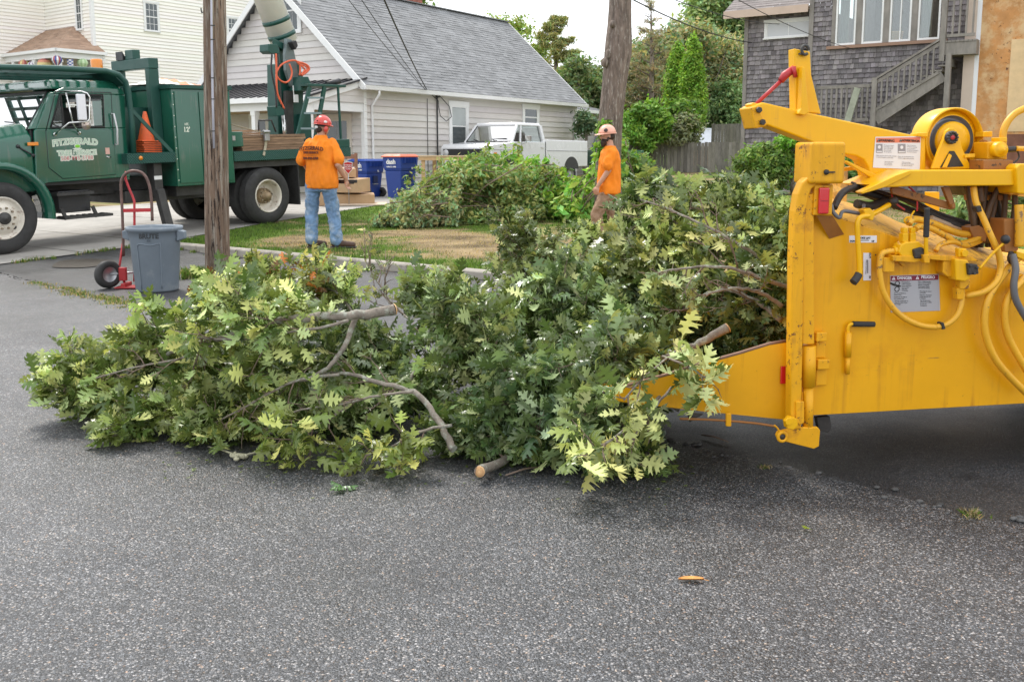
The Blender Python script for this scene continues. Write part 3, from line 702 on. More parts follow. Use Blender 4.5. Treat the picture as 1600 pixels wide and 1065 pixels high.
# ---------- grey shingled house, right
grayw=M('weathered_cedar_shingle',(.21,.19,.19),.85,attr=True,var=.2,vs=5,bump=.4,bs=50,stretch=(1,1,.4))
gwood=M('weathered_grey_lumber',(.235,.215,.19),.8,attr=True,var=.28,vs=7,bump=.4,bs=40,stretch=(1,1,.3))
HG=thing('grey_shingle_house','weathered grey cedar shingle house with four tall windows and an outside staircase','house',(6.66,28,.45),math.atan2(-.59,.807))
# local x along the front (towards the right), y inward
def hg(px,py,y=0): return lp(HG,px,py,y)
x1,_=hg(1272,100); zE=hg(1160,18)[1]; x2,_=hg(1522,100,-.35); FX=-.35
zt=zE+.1; random.seed(31)
wx0,wz0=hg(1305,72,FX); wx1,_=hg(1468,60,FX); wz1=wz0+2.2
sx0,sz1=hg(1199,36); sx1,sz0=hg(1268,56)
mb=MB(); siding(mb,(0,0),(1,0),(0,-1),-.3,zE,.127,L=x1,unit=.12,tint=.38,uj=.008,lap=.03)
siding(mb,(x1,FX),(1,0),(0,-1),-.3,zE+2.2,.127,L=x2-x1,unit=.12,tint=.38,uj=.008,lap=.03,holes=[(wx0-x1,wx1-x1,wz0,wz1)])
siding(mb,(x1,0),(0,-1),(-1,0),-.3,zE+2.2,.127,L=-FX,unit=.12,tint=.38,uj=.008,lap=.03)
siding(mb,(0,0),(0,1),(-1,0),-.3,zE,.127,L=7,unit=.3,tint=.38,uj=.008,lap=.03)
mb.box(.03,x1-.02,.03,7,-.3,zE-.02); mb.box(x1,x2,3.2,7,-.3,zE+2.1)
mb.box(x1+.03,x2-.02,FX+.03,3.2,-.3,wz0-.06); mb.build('wall',grayw,HG)
mb=MB(); mb.box(-.05,.06,-.05,.06,-.3,zE,); mb.box(x1-.05,x1+.07,FX-.05,FX+.06,-.3,zE+2.2); mb.build('corner_board',gwood,HG)
mb=MB(); roofplane(mb,(-.5,-.45,zE-.05),(x1-.051,-.45,zE-.05),(x1-.051,3.5,zE+2.4),(-.5,3.5,zE+2.4),exp=.15,unit=.33); mb.build('roof',M('brown_grey_shingle',(.2,.175,.165),.85,attr=True,var=.15,bump=.3,bs=80),HG)
mb=MB(); mb.box(-.5,x1-.06,-.5,-.46,zE-.24,zE-.04); mb.box(-.5,x1-.06,-.46,-.03,zE-.1,zE-.07); mb.build('fascia',M('peach_trim',(.55,.42,.33),.6,var=.08),HG)
window(HG,((sx0+sx1)/2,-.02),(1,0),(0,-1),(sz0+sz1)/2,sx1-sx0,.42,mw=.06,cols=2,sash=False,trim=.014,gm=M('bright_glass',(.55,.56,.57),.1))
# the four-pane picture window, an opening with a dim room behind
mb=MB(); room=M('room_gloom',(.05,.048,.045),.9)  # near-black colour stands for the unlit room
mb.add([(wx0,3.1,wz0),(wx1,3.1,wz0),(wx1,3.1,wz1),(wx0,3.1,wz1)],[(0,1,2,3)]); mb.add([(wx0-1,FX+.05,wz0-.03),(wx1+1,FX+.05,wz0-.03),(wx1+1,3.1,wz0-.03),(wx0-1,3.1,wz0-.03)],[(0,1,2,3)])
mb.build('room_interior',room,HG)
nP=4; gap=.16; pw=((wx1-wx0)-gap*3)/4
wf=None
for i in range(4):
    a=wx0+i*(pw+gap); mb=MB()
    mb.box(a,a+.045,FX-.04,FX+.04,wz0+.05,wz1); mb.box(a+pw-.045,a+pw,FX-.04,FX+.04,wz0+.05,wz1); mb.box(a,a+pw,FX-.045,FX+.04,wz0,wz0+.05)
    if i==2: mb.box(a+pw*.48,a+pw*.53,FX-.03,FX+.03,wz0+.05,wz1)
    fr=mb.build('window',white,HG); mb=MB(); mb.box(a+.046,a+pw-.046,FX-.004,FX+.004,wz0+.051,wz1-.01); mb.build('pane',glass,fr)
    if i in (0,3):
        mb=MB(); q=[]; 
        x0c=a+.05+(0 if i==3 else 0); n_=14; ww=pw*.45; vs=[];fs=[]
        for k in range(n_+1):
            xx=x0c+ww*k/n_; vs+=[(xx,FX+.15+.03*math.sin(k*1.9),wz0+.1),(xx,FX+.15+.03*math.sin(k*1.9),wz1)]
        for k in range(n_): fs.append((2*k,2*k+2,2*k+3,2*k+1))
        mb.add(vs,fs,None,True).build('curtain',M('sheer_curtain',(.3,.32,.3),.8),fr)
mb=MB()
for i in range(3):
    a=wx0+(i+1)*(pw+gap)-gap; mb.box(a+.002,a+gap-.002,FX-.05,FX+.03,wz0,wz1)
mb.box(wx0-.1,wx0-.004,FX-.05,FX+.03,wz0,wz1); mb.build('mullion',gwood,HG)
mb=MB(); mb.box(wx0-.2,wx1+.2,FX-.12,FX+.02,wz0-.09,wz0-.012); mb.build('window_sill',M('sill_brown',(.3,.18,.12),.6),HG)
bx,bz=hg(1395,60,FX+.35)
t=thing('wicker_basket','wide wicker basket on the sill behind the third tall pane of the grey house','basket',FRM[HG]@Vector((bx,FX+.4,wz0+.0)))
mb=MB()
for k in range(9): mb.tube([(.2*math.cos(a)*(1+.02*k),.16*math.sin(a)*(1+.02*k),.02+k*.033) for a in [i*.3927 for i in range(17)]],.017,6,cap=False)
mb.build('weave',M('wicker',(.55,.35,.15),.7,var=.2,vs=20),t); mb=MB(); mb.lathe((0,0,0),(0,0,1),[(0,.0),(.19,0),(.2,.02)],16); mb.build('bottom',M('wicker_dark',(.2,.12,.05),.8),t)
# staircase: from landing at upper right down to the left
YS=-1.15
def hs(px,py,y=YS): 
    a=lp(HG,px,py,y); return Vector((a[0],y,a[1]))
A=hs(1372,180); B=hs(1478,104)      # underside-ish stringer line ends
mb=MB()
for yy in (YS,YS-1.0+2.0):
    pass
def stair(parent):
    p0=hs(1368,182); p1=hs(1474,112); nst=9; mb=MB()
    for yy in (YS,YS+.95):
        d=p1-p0; mb.bar((p0.x,yy,p0.z-.08),(p1.x,yy,p1.z-.08),.045,.3)
    o1=mb.build('stringer',gwood,parent)
    mb=MB()
    for i in range(nst+1):
        f=i/nst; x=p0.x+(p1.x-p0.x)*f; z=p0.z+(p1.z-p0.z)*f+.12
        mb.box(x-.13,x+.15,YS-.03,YS+.98,z,z+.04); mb.box(x+.125,x+.145,YS+.03,YS+.92,z+.041,z+.19)
    mb.build('tread',gwood,parent)
    mb=MB(); r0=hs(1362,128); r1=hs(1470,62)
    for yy in (YS-.03,):
        mb.bar((r0.x,yy,r0.z),(r1.x,yy,r1.z),.1,.05); mb.bar((r0.x,yy,r0.z-.1),(r1.x,yy,r1.z-.1),.04,.08); mb.bar((r0.x,yy,r0.z-.78),(r1.x,yy,r1.z-.78),.04,.07)
        for i in range(1,12):
            f=i/12; x=r0.x+(r1.x-r0.x)*f; z=r0.z+(r1.z-r0.z)*f; mb.box(x-.02,x+.02,yy-.025,yy+.015,z-.78,z-.1)
    mb.build('handrail',gwood,parent)
    mb=MB()
    for (px,pa,pb2) in ((1364,122,200),(1472,0,96),(1478,84,176)):
        q=hs(px,pb2); r=hs(px,pa); mb.box(q.x-.06,q.x+.06,YS-.09,YS+.03,q.z,r.z); mb.build('newel_post',gwood,parent); mb=MB()
    q=hs(1478,176); mb.box(q.x-.05,q.x+.06,YS-.09,YS+.03,-.3,q.z); mb.build('stair_post',gwood,parent); mb=MB()
    q=hs(1364,200); mb.box(q.x-.05,q.x+.06,YS-.09,YS+.03,-.3,q.z)
    mb.build('stair_post',gwood,parent)
    # landing
    a=hs(1474,84); b=hs(1515,84); mb=MB(); zl=hs(1474,66).z; mb.box(a.x,b.x+.15,YS-.05,FX-.02,zl-.32,zl-.02)
    for k in range(8): x=a.x+(b.x+.15-a.x)*k/8; mb.box(x+.004,x+(b.x+.15-a.x)/8-.004,YS-.07,FX-.02,zl-.018,zl+.02)
    mb.build('landing',gwood,parent)
    mb=MB(); mb.box(a.x+.06,b.x+.1,YS-.05,YS+.0,zl+.95,zl+1.03); mb.box(a.x+.06,b.x+.1,YS-.05,YS,zl+.1,zl+.17)
    x=a.x+.16
    while x<b.x+.1: mb.box(x,x+.04,YS-.045,YS-.01,zl+.17,zl+.95); x+=.15
    mb.build('landing_railing',gwood,parent)
    # lower deck with railing, px 1272..1364, y 134..205
    c=hs(1272,139); d=hs(1360,136); z1=c.z; mb=MB(); mb.box(c.x,d.x,YS-.05,YS,z1-.02,z1+.06); mb.box(c.x,d.x,YS-.05,YS,z1-.85,z1-.78)
    x=c.x+.06
    while x<d.x: mb.box(x,x+.05,YS-.045,YS-.01,z1-.78,z1-.02); x+=.13
    mb.box(c.x-.05,c.x+.06,YS-.09,YS+.03,-.3,z1+.1)
    mb.build('deck_railing',gwood,parent)
    mb=MB(); mb.box(c.x,d.x+.1,YS,FX-.02,z1-1.1,z1-.95); mb.build('deck',gwood,parent)
    # leaning pale plank rail
    p=hs(1343,138); q=hs(1323,188); mb=MB(); mb.bar((p.x,YS-.15,p.z),(q.x,YS-.15,q.z-.3),.06,.16); mb.build('leaning_plank',M('pale_green_plank',(.33,.35,.27),.8,var=.2,vs=8),parent)
    # ground steps and their rail, px 1225..1270
    mb=MB()
    for k in range(5):
        z=.1+.19*k; xx=hs(1238,280).x
        mb.box(xx,xx+1.2,YS-1.5+.27*k,YS-1.5+.27*k+.28,z-.04,z)
    mb.build('lower_step',gwood,parent)
    p=hs(1245,222,YS-.3); q=hs(1228,252,YS-1.3); mb=MB(); mb.bar((q.x,YS-1.3,q.z),(p.x,YS-.3,p.z),.1,.05); mb.box(q.x-.05,q.x+.05,YS-1.35,YS-1.25,-.4,q.z); mb.box(p.x-.05,p.x+.05,YS-.35,YS-.25,-.3,p.z); mb.build('lower_rail',gwood,parent)
stair(HG)
# ---------- plywood-clad house under renovation, far right
ply=M('orange_plywood',(.52,.25,.085),.75,var=.3,vs=1.6,dirt=(.62,.42,.22),dth=.52,ds=2.2,bump=.2,bs=30,spots=(.12,.05,.02),sth=.66,ss=9)
HP=thing('unfinished_house','wall of an unfinished house in bare orange plywood sheathing with tan corner trim','house',(0,0,0),0)
q=FRM[HG]@Vector((x2,FX-.5,0)); HP.location=(q.x,q.y,.45); HP.rotation_euler=(0,0,math.atan2(-.59,.807)); FRM[HP]=Matrix.Translation((q.x,q.y,.45))@Matrix.Rotation(math.atan2(-.59,.807),4,'Z')
mb=MB(); mb.box(.12,7,.0,6,-.4,7.5); wl=mb.build('sheathing',ply,HP)
mb=MB(); mb.box(-.14,.1,-.04,.12,-.4,7.5); mb.build('corner_board',M('tan_trim',(.55,.45,.37),.6,var=.06),HP)
mb=MB(); mb.box(.1,.2,-.012,-.001,-.4,7.5); mb.build('torn_house_wrap',M('white_wrap',(.75,.76,.78),.6,bump=.5,bs=20),HP)
mb=MB(); a=lp(HP,1581,62); b=lp(HP,1640,205); mb.box(a[0],a[0]+2.2,-.02,-.001,b[1],a[1]); mb.build('patch_panel',M('pale_plywood',(.68,.49,.27),.7,var=.12,vs=3),HP)
mb=MB(); a=lp(HP,1570,210); mb.box(a[0],a[0]+2.2,-.015,-.001,0,a[1]); mb.build('lower_panel',M('brown_plywood',(.2,.085,.05),.8,var=.35,vs=3),HP)
# ---------- fence, shed, canopy
def fence(p0,p1,h,label,name='plank_fence',zj=.02,post=2.4):
    d=Vector((p1[0]-p0[0],p1[1]-p0[1],0)); Ln=d.length; d.normalize(); nn=Vector((-d.y,d.x,0))
    if nn.y>0: nn=-nn
    t=thing(name,label,'fence',(p0[0],p0[1],gz(*p0)))
    mb=MB(); a=0
    while a<Ln:
        w=.14; q=Vector((p0[0],p0[1],0))+d*(a+w/2); z=gz(q.x,q.y); c=random.uniform(.7,1.25); hh=h+random.uniform(-zj,zj)
        mb.obox((q.x,q.y,z+hh/2),d,nn,w-.012,.022,hh,(c,c,c*random.uniform(.94,1.02))); a+=w
    mb.build('board',gwood,t,True)
    mb=MB()
    for z in (.25,h-.25): mb.obox(Vector((p0[0],p0[1],gz(*p0)+z))+d*Ln/2-nn*.03,d,nn,Ln,.035,.09)
    mb.build('rail',gwood,t,True)
    a=0
    while a<Ln:
        q=Vector((p0[0],p0[1],0))+d*a-nn*.09; mb=MB(); mb.obox((q.x,q.y,gz(q.x,q.y)+h/2),d,nn,.09,.09,h+.05); mb.build('post',gwood,t,True); a+=post
random.seed(41)
f0=at(985,268,41); f1=at(1160,268,39.5)
fence((f0.x,f0.y),(f1.x,f1.y),1.22,'low weathered grey plank fence across the back of the lawn')
f0=at(1112,225,44); f1=at(1175,225,43); fence((f0.x,f0.y),(f1.x,f1.y),2.0,'taller grey plank fence panel behind the white-roofed shed',zj=.01)
sh=at(1104,235,46); t=thing('garden_shed','small shed with a bright white metal roof behind the plank fence','shed',(sh.x,sh.y,gz(sh.x,sh.y)),R(-8))
zr=at(1104,200,46).z-gz(sh.x,sh.y); ze=at(1104,226,46).z-gz(sh.x,sh.y)
mb=MB(); mb.box(-.9,.7,-.6,1.2,0,ze-.05); mb.add([(.7,-.6,ze-.05),(.7,1.2,ze-.05),(.7,.3,zr-.06)],[(0,1,2)]); mb.build('wall',M('shed_wood',(.5,.33,.24),.7,var=.1),t)
mb=MB(); mb.add([(-1.1,-.75,ze-.08),(.85,-.75,ze-.08),(.85,.3,zr),(-1.0,.3,zr)],[(0,1,2,3)]); mb.add([(.85,1.35,ze-.08),(-1.1,1.35,ze-.08),(-1.0,.3,zr),(.85,.3,zr)],[(0,1,2,3)]); mb.build('roof',M('white_metal_roof',(.72,.75,.8),.35,var=.05),t)
q=at(1122,150,60); t=thing('canopy_tent','white canopy tent top showing above the hedge','tent',(q.x,q.y,gz(q.x,q.y)))
zc=q.z-gz(q.x,q.y); mb=MB()
for k in range(4):
    a0=(-1.9,-1.9),(1.9,-1.9),(1.9,1.9),(-1.9,1.9); p=a0[k]; r=a0[(k+1)%4]; mb.add([(p[0],p[1],zc-.1),(r[0],r[1],zc-.1),(0,0,zc+.45)],[(0,1,2)]); mb.add([(p[0],p[1],zc-.5),(r[0],r[1],zc-.5),(r[0],r[1],zc-.1),(p[0],p[1],zc-.1)],[(0,1,2,3)])
mb.build('canopy',M('tent_fabric',(.8,.76,.72),.6),t); mb=MB()
for p in a0: mb.cyl((p[0]*.97,p[1]*.97,0),(p[0]*.97,p[1]*.97,zc-.3),.03,seg=6)
mb.build('leg',white,t)
q=at(1005,222,42); mb=MB(); random.seed(3)
for k in range(12):
    for j in range(7):
        c=random.uniform(.7,1.2); mb.box(-.35+j*.1+.05*(k%2),-.26+j*.1+.05*(k%2),-.2,.2,k*.075,k*.075+.065,(c,c,c))
o=mb.build('brick_pier',brick); o.location=(q.x,q.y,gz(q.x,q.y)+.55); tagit(o,'short red brick pier between the green truck and the plank fence','pier')
mb=MB(); mb.box(-.4,.4,-.25,.25,-.6,0); 
# ================= TREES AND SHRUBS
bark=M('tree_bark',(.17,.135,.105),.9,var=.35,vs=5,bump=1.,bs=22,stretch=(1,1,.3),dirt=(.30,.29,.26),dth=.6,ds=16)
foliage=leafmat('tree_leaf',(1.2,1.18,1.3),(1.4,1.35,1.4),.5,.3)
def leafcloud(rng,cl,n,size,base,hue=.2,flat=.0,droop=0):
    """cl: list of clumps (x,y,z,r,squash,bright); returns v,f,col of small two-fold leaves"""
    cl=np.array(cl,float); w=cl[:,3]**2; w/=w.sum(); k=rng.choice(len(cl),n,p=w); c=cl[k]
    d=rng.normal(size=(n,3)); d/=np.linalg.norm(d,axis=1)[:,None]; r=c[:,3]*rng.uniform(.1,1,n)**.5*(1+rng.normal(0,.38,n))
    p=c[:,:3]+d*r[:,None]*np.stack([np.ones(n),np.ones(n),c[:,4]],1)
    nn=d*.6+rng.normal(size=(n,3))*.7+np.array([0,0,.5+flat]); nn/=np.linalg.norm(nn,axis=1)[:,None]
    a=np.cross(nn,rng.normal(size=(n,3))); a/=np.linalg.norm(a,axis=1)[:,None]+1e-9; b=np.cross(nn,a)
    s=size*rng.uniform(.6,1.4,n)[:,None]
    v=np.stack([p-a*s,p+b*s*.42+nn*s*.1,p+a*s,p-b*s*.42+nn*s*.1],1).reshape(-1,3)
    i=np.arange(n)*4; f=np.concatenate([np.stack([i,i+1,i+2],1),np.stack([i,i+2,i+3],1)])
    col=np.array(base)[None]*(rng.uniform(.65,1.4,(n,1)))*c[:,5:6]; col=col*(1+rng.uniform(-hue,hue,(n,1))*np.array([1.3,0,-.3]))
    return v,f,np.repeat(np.clip(col,0,1),4,0)
def limbs(mb,base,cl,r0,rng,frac=.5):
    base=Vector(base); top=Vector(base); zs=[c[2] for c in cl]; zt=max(zs)
    cx=sum(c[0] for c in cl)/len(cl); cy=sum(c[1] for c in cl)/len(cl); H=zt-base.z
    tr=[base,base+Vector((rng.normal(0,.1),rng.normal(0,.1),H*.3)),Vector(((base.x+cx)/2,(base.y+cy)/2,base.z+H*.6)),Vector((cx,cy,base.z+H*.97))]
    mb.tube(tr,[r0*1.2,r0*.85,r0*.5,r0*.12],8)
    for c in cl:
        f=rng.uniform(.25,.75); z=base.z+H*f; k=f/.3; q=tr[0].lerp(tr[1],min(1,f/.3)) if f<.3 else tr[1].lerp(tr[2],min(1,(f-.3)/.3)) if f<.6 else tr[2].lerp(tr[3],(f-.6)/.37)
        e=Vector(c[:3]); 
        if e.z<q.z-.3: continue
        m=q.lerp(e,.5)+Vector((rng.normal(0,.1),rng.normal(0,.1),-.08*H)); mb.tube([q,m,e],[r0*.3,r0*.17,r0*.06],5)
def tree(name,label,cat,base,cl,n,size,col,r0,seed,group=None,hue=.2,mat=None,flat=0,bm=None):
    rng=np.random.default_rng(seed); t=thing(name,label,cat,base,0,group)
    mb=MB(); limbs(mb,base,cl,r0,rng); mb.build('trunk',bm or bark,t,True)
    v,f,c=leafcloud(rng,cl,n,size,col,hue,flat); v=v-np.array(base); npmesh('crown',v,f,mat or foliage,c,t); return t
def clumps(px0,px1,py0,py1,Y,n,r,seed,depth=1.5,sq=.75,shape=None,br=.25):
    rng=np.random.default_rng(seed); out=[]
    while len(out)<n:
        a,b=rng.uniform(-1,1,2)
        if a*a+b*b>1.05 and shape is None: continue
        px=(px0+px1)/2+a*(px1-px0)/2; py=(py0+py1)/2+b*(py1-py0)/2
        if shape and not shape(a,b): continue
        q=at(px,py,Y+rng.uniform(-depth,depth)); out.append((q.x,q.y,q.z,r*rng.uniform(.6,1.3),sq,1+rng.uniform(-br,br)))
    return out
def base(px,Y): 
    x=(px-800)/FPX*Y; return (x,Y,gz(x,Y)-.05)
G1=(.17,.24,.06)
tree('leafy_tree','tree crown showing just above the roof ridge by the brick chimney','tree',base(632,52),clumps(598,664,-30,26,52,22,.8,1),5000,.13,G1,.2,1,'trees behind the houses')
tree('leafy_tree','tree behind the far end of the grey roof ridge, light green','tree',base(790,56),clumps(735,850,32,130,56,40,.85,2),9000,.14,(.20,.26,.06),.22,2,'trees behind the houses')
# pine beyond the roof, with visible sparse branches
def pine(label,px,Y,ptop,pbot,w,seed,col,n=9000,shape=1.0,name='pine_tree',skew=0,bare=.0,size=.16,nb=34):
    rng=np.random.default_rng(seed); b=Vector(base(px,Y)); top=at(px+skew,ptop,Y); bot=at(px,pbot,Y)
    t=thing(name,label,'tree',b,0,'pines behind the houses'); mb=MB(); mb.tube([b,bot,bot.lerp(top,.5)+Vector((.05,0,0)),top],[.2,.16,.09,.02],8); cl=[]
    wm=w*Y/FPX
    for i in range(nb):
        f=(i+rng.random())/nb; z=bot.lerp(top,f); a=rng.uniform(0,6.28); Lb=wm*(1-f*.75)*rng.uniform(.5,1.1)*shape
        e=z+Vector((math.cos(a)*Lb,math.sin(a)*Lb*.8,Lb*rng.uniform(.1,.5)+.1)); m=z.lerp(e,.55)-Vector((0,0,.06*Lb)); mb.tube([z,m,e],[.05*(1-f)+.015,.03*(1-f)+.01,.008],5)
        if rng.random()<bare: 
            continue
        for k in (.55,.8,1.0):
            q=m.lerp(e,(k-.5)*2); cl.append((q.x,q.y,q.z,.34*rng.uniform(.7,1.3)*(1-f*.4),.45,1+rng.uniform(-.3,.3)))
    mb.build('trunk',bark,t,True)
    v,f_,c=leafcloud(rng,cl,n,size,col,.3)
    # needles: make leaves slim
    v=v.reshape(-1,4,3); m=v.mean(1,keepdims=True); ax=(v[:,2:3]-v[:,0:1]); v[:,1]=m[:,0]+(v[:,1]-m[:,0])*.3; v[:,3]=m[:,0]+(v[:,3]-m[:,0])*.3; v=v.reshape(-1,3)-np.array(b)
    npmesh('crown',v,f_,foliage,c,t)
pine('sparse pine with a visible trunk beyond the end of the grey roof',868,50,30,140,52,3,(.24,.25,.09),12000,name='pine_tree')
pine('tall thin half-bare pine right of the big tree trunk',1017,46,5,170,42,4,(.24,.21,.12),3600,bare=.35,nb=46,size=.11)
tree('evergreen_tree','dark bushy evergreen filling the gap between the grey roof and the big trunk','tree',base(905,46),clumps(862,950,100,215,46,46,.62,5),14000,.12,(.14,.19,.075),.2,5,'trees behind the houses',hue=.25)
tree('evergreen_tree','olive-green evergreen directly right of the big trunk','tree',base(985,48),clumps(950,1030,85,215,48,40,.7,6),12000,.12,(.19,.21,.09),.2,6,'trees behind the houses',hue=.3)
tree('evergreen_tree','broad olive-brown pine crown behind the two columnar cedars','tree',base(1075,50),clumps(990,1160,45,175,50,80,.85,7,2),30000,.13,(.21,.23,.11),.28,7,'trees behind the houses',hue=.35)
tree('leafy_tree','tall bright leafy tree at the top beside the grey house','tree',base(1120,60),clumps(1080,1180,-30,90,60,46,1.0,8,2.5),16000,.16,(.19,.26,.10),.3,8,'trees behind the houses')
tree('leafy_tree','dense bush-like tree against the left corner of the grey house','tree',base(1135,48),clumps(1090,1175,130,205,48,34,.6,9),12000,.11,(.13,.20,.075),.2,9,'trees behind the houses')
# two columnar cedars
def cedar(label,px,Y,ptop,pbot,w,seed):
    rng=np.random.default_rng(seed); b=base(px,Y); top=at(px,ptop,Y); bot=at(px,pbot,Y); cl=[]; Hh=top.z-bot.z; wm=w*Y/FPX/2
    t=thing('columnar_cedar',label,'tree',b,0,'columnar cedars'); mb=MB(); mb.tube([b,tuple(top)],[.12,.02],8); mb.build('trunk',bark,t,True)
    for i in range(150):
        f=rng.random(); rr=wm*(math.sin(min(1,(1-f)*1.25)*math.pi/2)**.8)*(.75+.25*min(1,f*6)); a=rng.uniform(0,6.28)
        cl.append((b[0]+math.cos(a)*rr*.8,b[1]+math.sin(a)*rr*.8,bot.z+Hh*f,.17+.1*(1-f),1.5,1+rng.uniform(-.35,.35)))
    v,f_,c=leafcloud(rng,cl,16000,.075,(.17,.29,.035),.2); npmesh('crown',v-np.array(b),f_,foliage,c,t)
cedar('shorter and left one of the two bright green columnar cedars',1053,43,72,165,32,11)
cedar('taller and right one of the two bright green columnar cedars',1076,42,62,180,36,12)
def shrub(label,px0,px1,py0,py1,Y,n,size,col,seed,r=.35,name='leafy_shrub',k=26,depth=.7,group='garden shrubs',hue=.2,flat=0):
    px=(px0+px1)/2; return tree(name,label,'shrub',base(px,Y),clumps(px0,px1,py0,py1,Y,k,r,seed,depth),n,size,col,.05,seed,group,hue,flat=flat)
shrub('big light green compound-leaved shrub right of the trunk',975,1035,158,232,40,8000,.11,(.13,.24,.035),21)
shrub('light green feathery shrub in front of the columnar cedars',1030,1100,160,200,41,7000,.11,(.12,.21,.035),22)
shrub('pale variegated shrub above the plank fence',1040,1088,180,226,40.5,6000,.09,(.24,.26,.15),23,hue=.1)
shrub('dark green shrub just left of the white-roofed shed',1000,1082,200,232,42.5,6000,.1,(.11,.16,.06),24)
shrub('dark hedge behind the taller fence panel',1090,1165,155,205,49,9000,.1,(.13,.2,.07),25)
shrub('small weeping bush at the wall of the rear addition',903,928,178,206,36,2500,.08,(.09,.14,.07),26,r=.25,k=12,depth=.3)
shrub('yellow-green shrub at the foot of the grey shingle wall',1160,1232,232,290,22,9000,.06,(.12,.19,.04),27,r=.22,k=30)
shrub('climbing green vine at the lower steps of the grey house',1222,1262,205,262,21.5,4500,.06,(.13,.26,.03),28,r=.14,k=26,depth=.3)
shrub('dark bush under the chipper boom beside the grey house steps',1255,1360,225,300,20,7000,.07,(.07,.13,.03),29,r=.25,k=26)
shrub('pale green bush seen between the chipper hoses',1500,1620,250,420,17,9000,.07,(.16,.22,.08),30,r=.25,k=30)
# hazy backdrop of the far wood, as one mass
rng=np.random.default_rng(77); cl=[]
for i in range(260):
    px=rng.uniform(-400,2100); Y=rng.uniform(85,110); z=rng.uniform(0,6.5); x=(px-800)/FPX*Y; cl.append((x,Y,z,1.9,.8,1+rng.uniform(-.25,.25)))
v,f,c=leafcloud(rng,cl,30000,.42,(.14,.19,.09),.2); o=npmesh('far_wood',v,f,foliage,c); tagit(o,'distant green wood behind all the houses','trees',kind='stuff')
# ---------- the big bare trunk in the middle
t=thing('old_tree','thick bare tree trunk with knots standing between the white pickup and the grey house','tree',tuple(at(955,300,17.2).xy)+(gz(*at(955,300,17.2).xy)-.05,))
Yt=17.2; pr=[(952,325,46),(950,290,41),(951,240,39),(954,190,37),(959,140,38),(962,110,39),(965,85,42),(967,65,41),(968,40,37),(969,10,34),(970,-40,33),(974,-160,30),(985,-330,26)]
vs=[];fs=[];seg=28
for i,(px,py,w) in enumerate(pr):
    c=at(px,py,Yt); r=w/2*Yt/FPX
    for k in range(seg):
        a=2*math.pi*k/seg; rr=r*(1+.05*mnoise.noise(Vector((math.cos(a)*1.5,math.sin(a)*1.5,i*.8)))); vs.append((c.x+rr*math.cos(a),c.y+rr*math.sin(a),c.z))
for i in range(len(pr)-1):
    for k in range(seg):
        fs.append((i*seg+k,i*seg+(k+1)%seg,(i+1)*seg+(k+1)%seg,(i+1)*seg+k))
mb=MB().add(vs,fs,None,True); mb.build('trunk',M('ridged_bark',(.17,.13,.105),.95,var=.55,vs=14,bump=3.,bs=26,stretch=(1,1,.2),dirt=(.42,.38,.33),dth=.60,ds=30),t,True)
mb=MB()
for (px,py,w,dd) in ((957,38,9,-.20),(945,98,12,-.15),(953,85,14,-.13)):
    c=at(px,py,Yt+dd); mb=MB(); mb.ell(c,w/2*Yt/FPX,.08,w/2*Yt/FPX*1.3,14,8); mb.build('knot',t.children[0].data.materials[0],t,True)
rng=np.random.default_rng(5); cl=[]
for i in range(26): q=at(rng.uniform(935,950),rng.uniform(195,300),Yt-.25); cl.append((q.x,q.y,q.z,.1,1,1+rng.uniform(-.2,.3)))
v,f,c=leafcloud(rng,cl,1400,.05,(.14,.25,.03)); o=npmesh('climbing_vine',v-np.array(t.location),f,foliage,c,t)
# crown high above, out of the picture but shading the place
# ---------- overhead cables
def cable(label,a,b,sag,r=.009,Ls=.0):
    a=Vector(a);b=Vector(b); pts=[a.lerp(b,i/24)-Vector((0,0,sag*4*(i/24)*(1-i/24))) for i in range(25)]
    mb=MB(); mb.tube(pts,r,6); o=mb.build('overhead_cable',cm); tagit(o,label,'cable',group='overhead cables'); return o
cable('thickest overhead cable running down across the grey roof to the beige house wall',at(575,-60,14),hook,.1,.016)
cable('upper thin overhead cable crossing the grey roof to the beige house wall',at(500,-60,14),hook+Vector((-.03,0,.02)),.12,.007)
cable('middle thin overhead cable crossing the grey roof to the beige house wall',at(525,-60,14),hook+Vector((-.05,0,.0)),.05,.008)
cable('lower overhead cable crossing the trees to the grey shingle house',at(900,-50,16),FRM[HG]@Vector((x1*.1,-.1,zE-.9)),.2,.014)
cable('upper overhead cable crossing the trees to the grey shingle house',at(940,-50,16),FRM[HG]@Vector((x1*.5,-.1,zE-.45)),.2,.01)
cable('overhead cable passing over the white slit window of the grey house',at(1050,-60,16),FRM[HG]@Vector((x1+1.2,FX-.1,zE-1.3)),.15,.008)
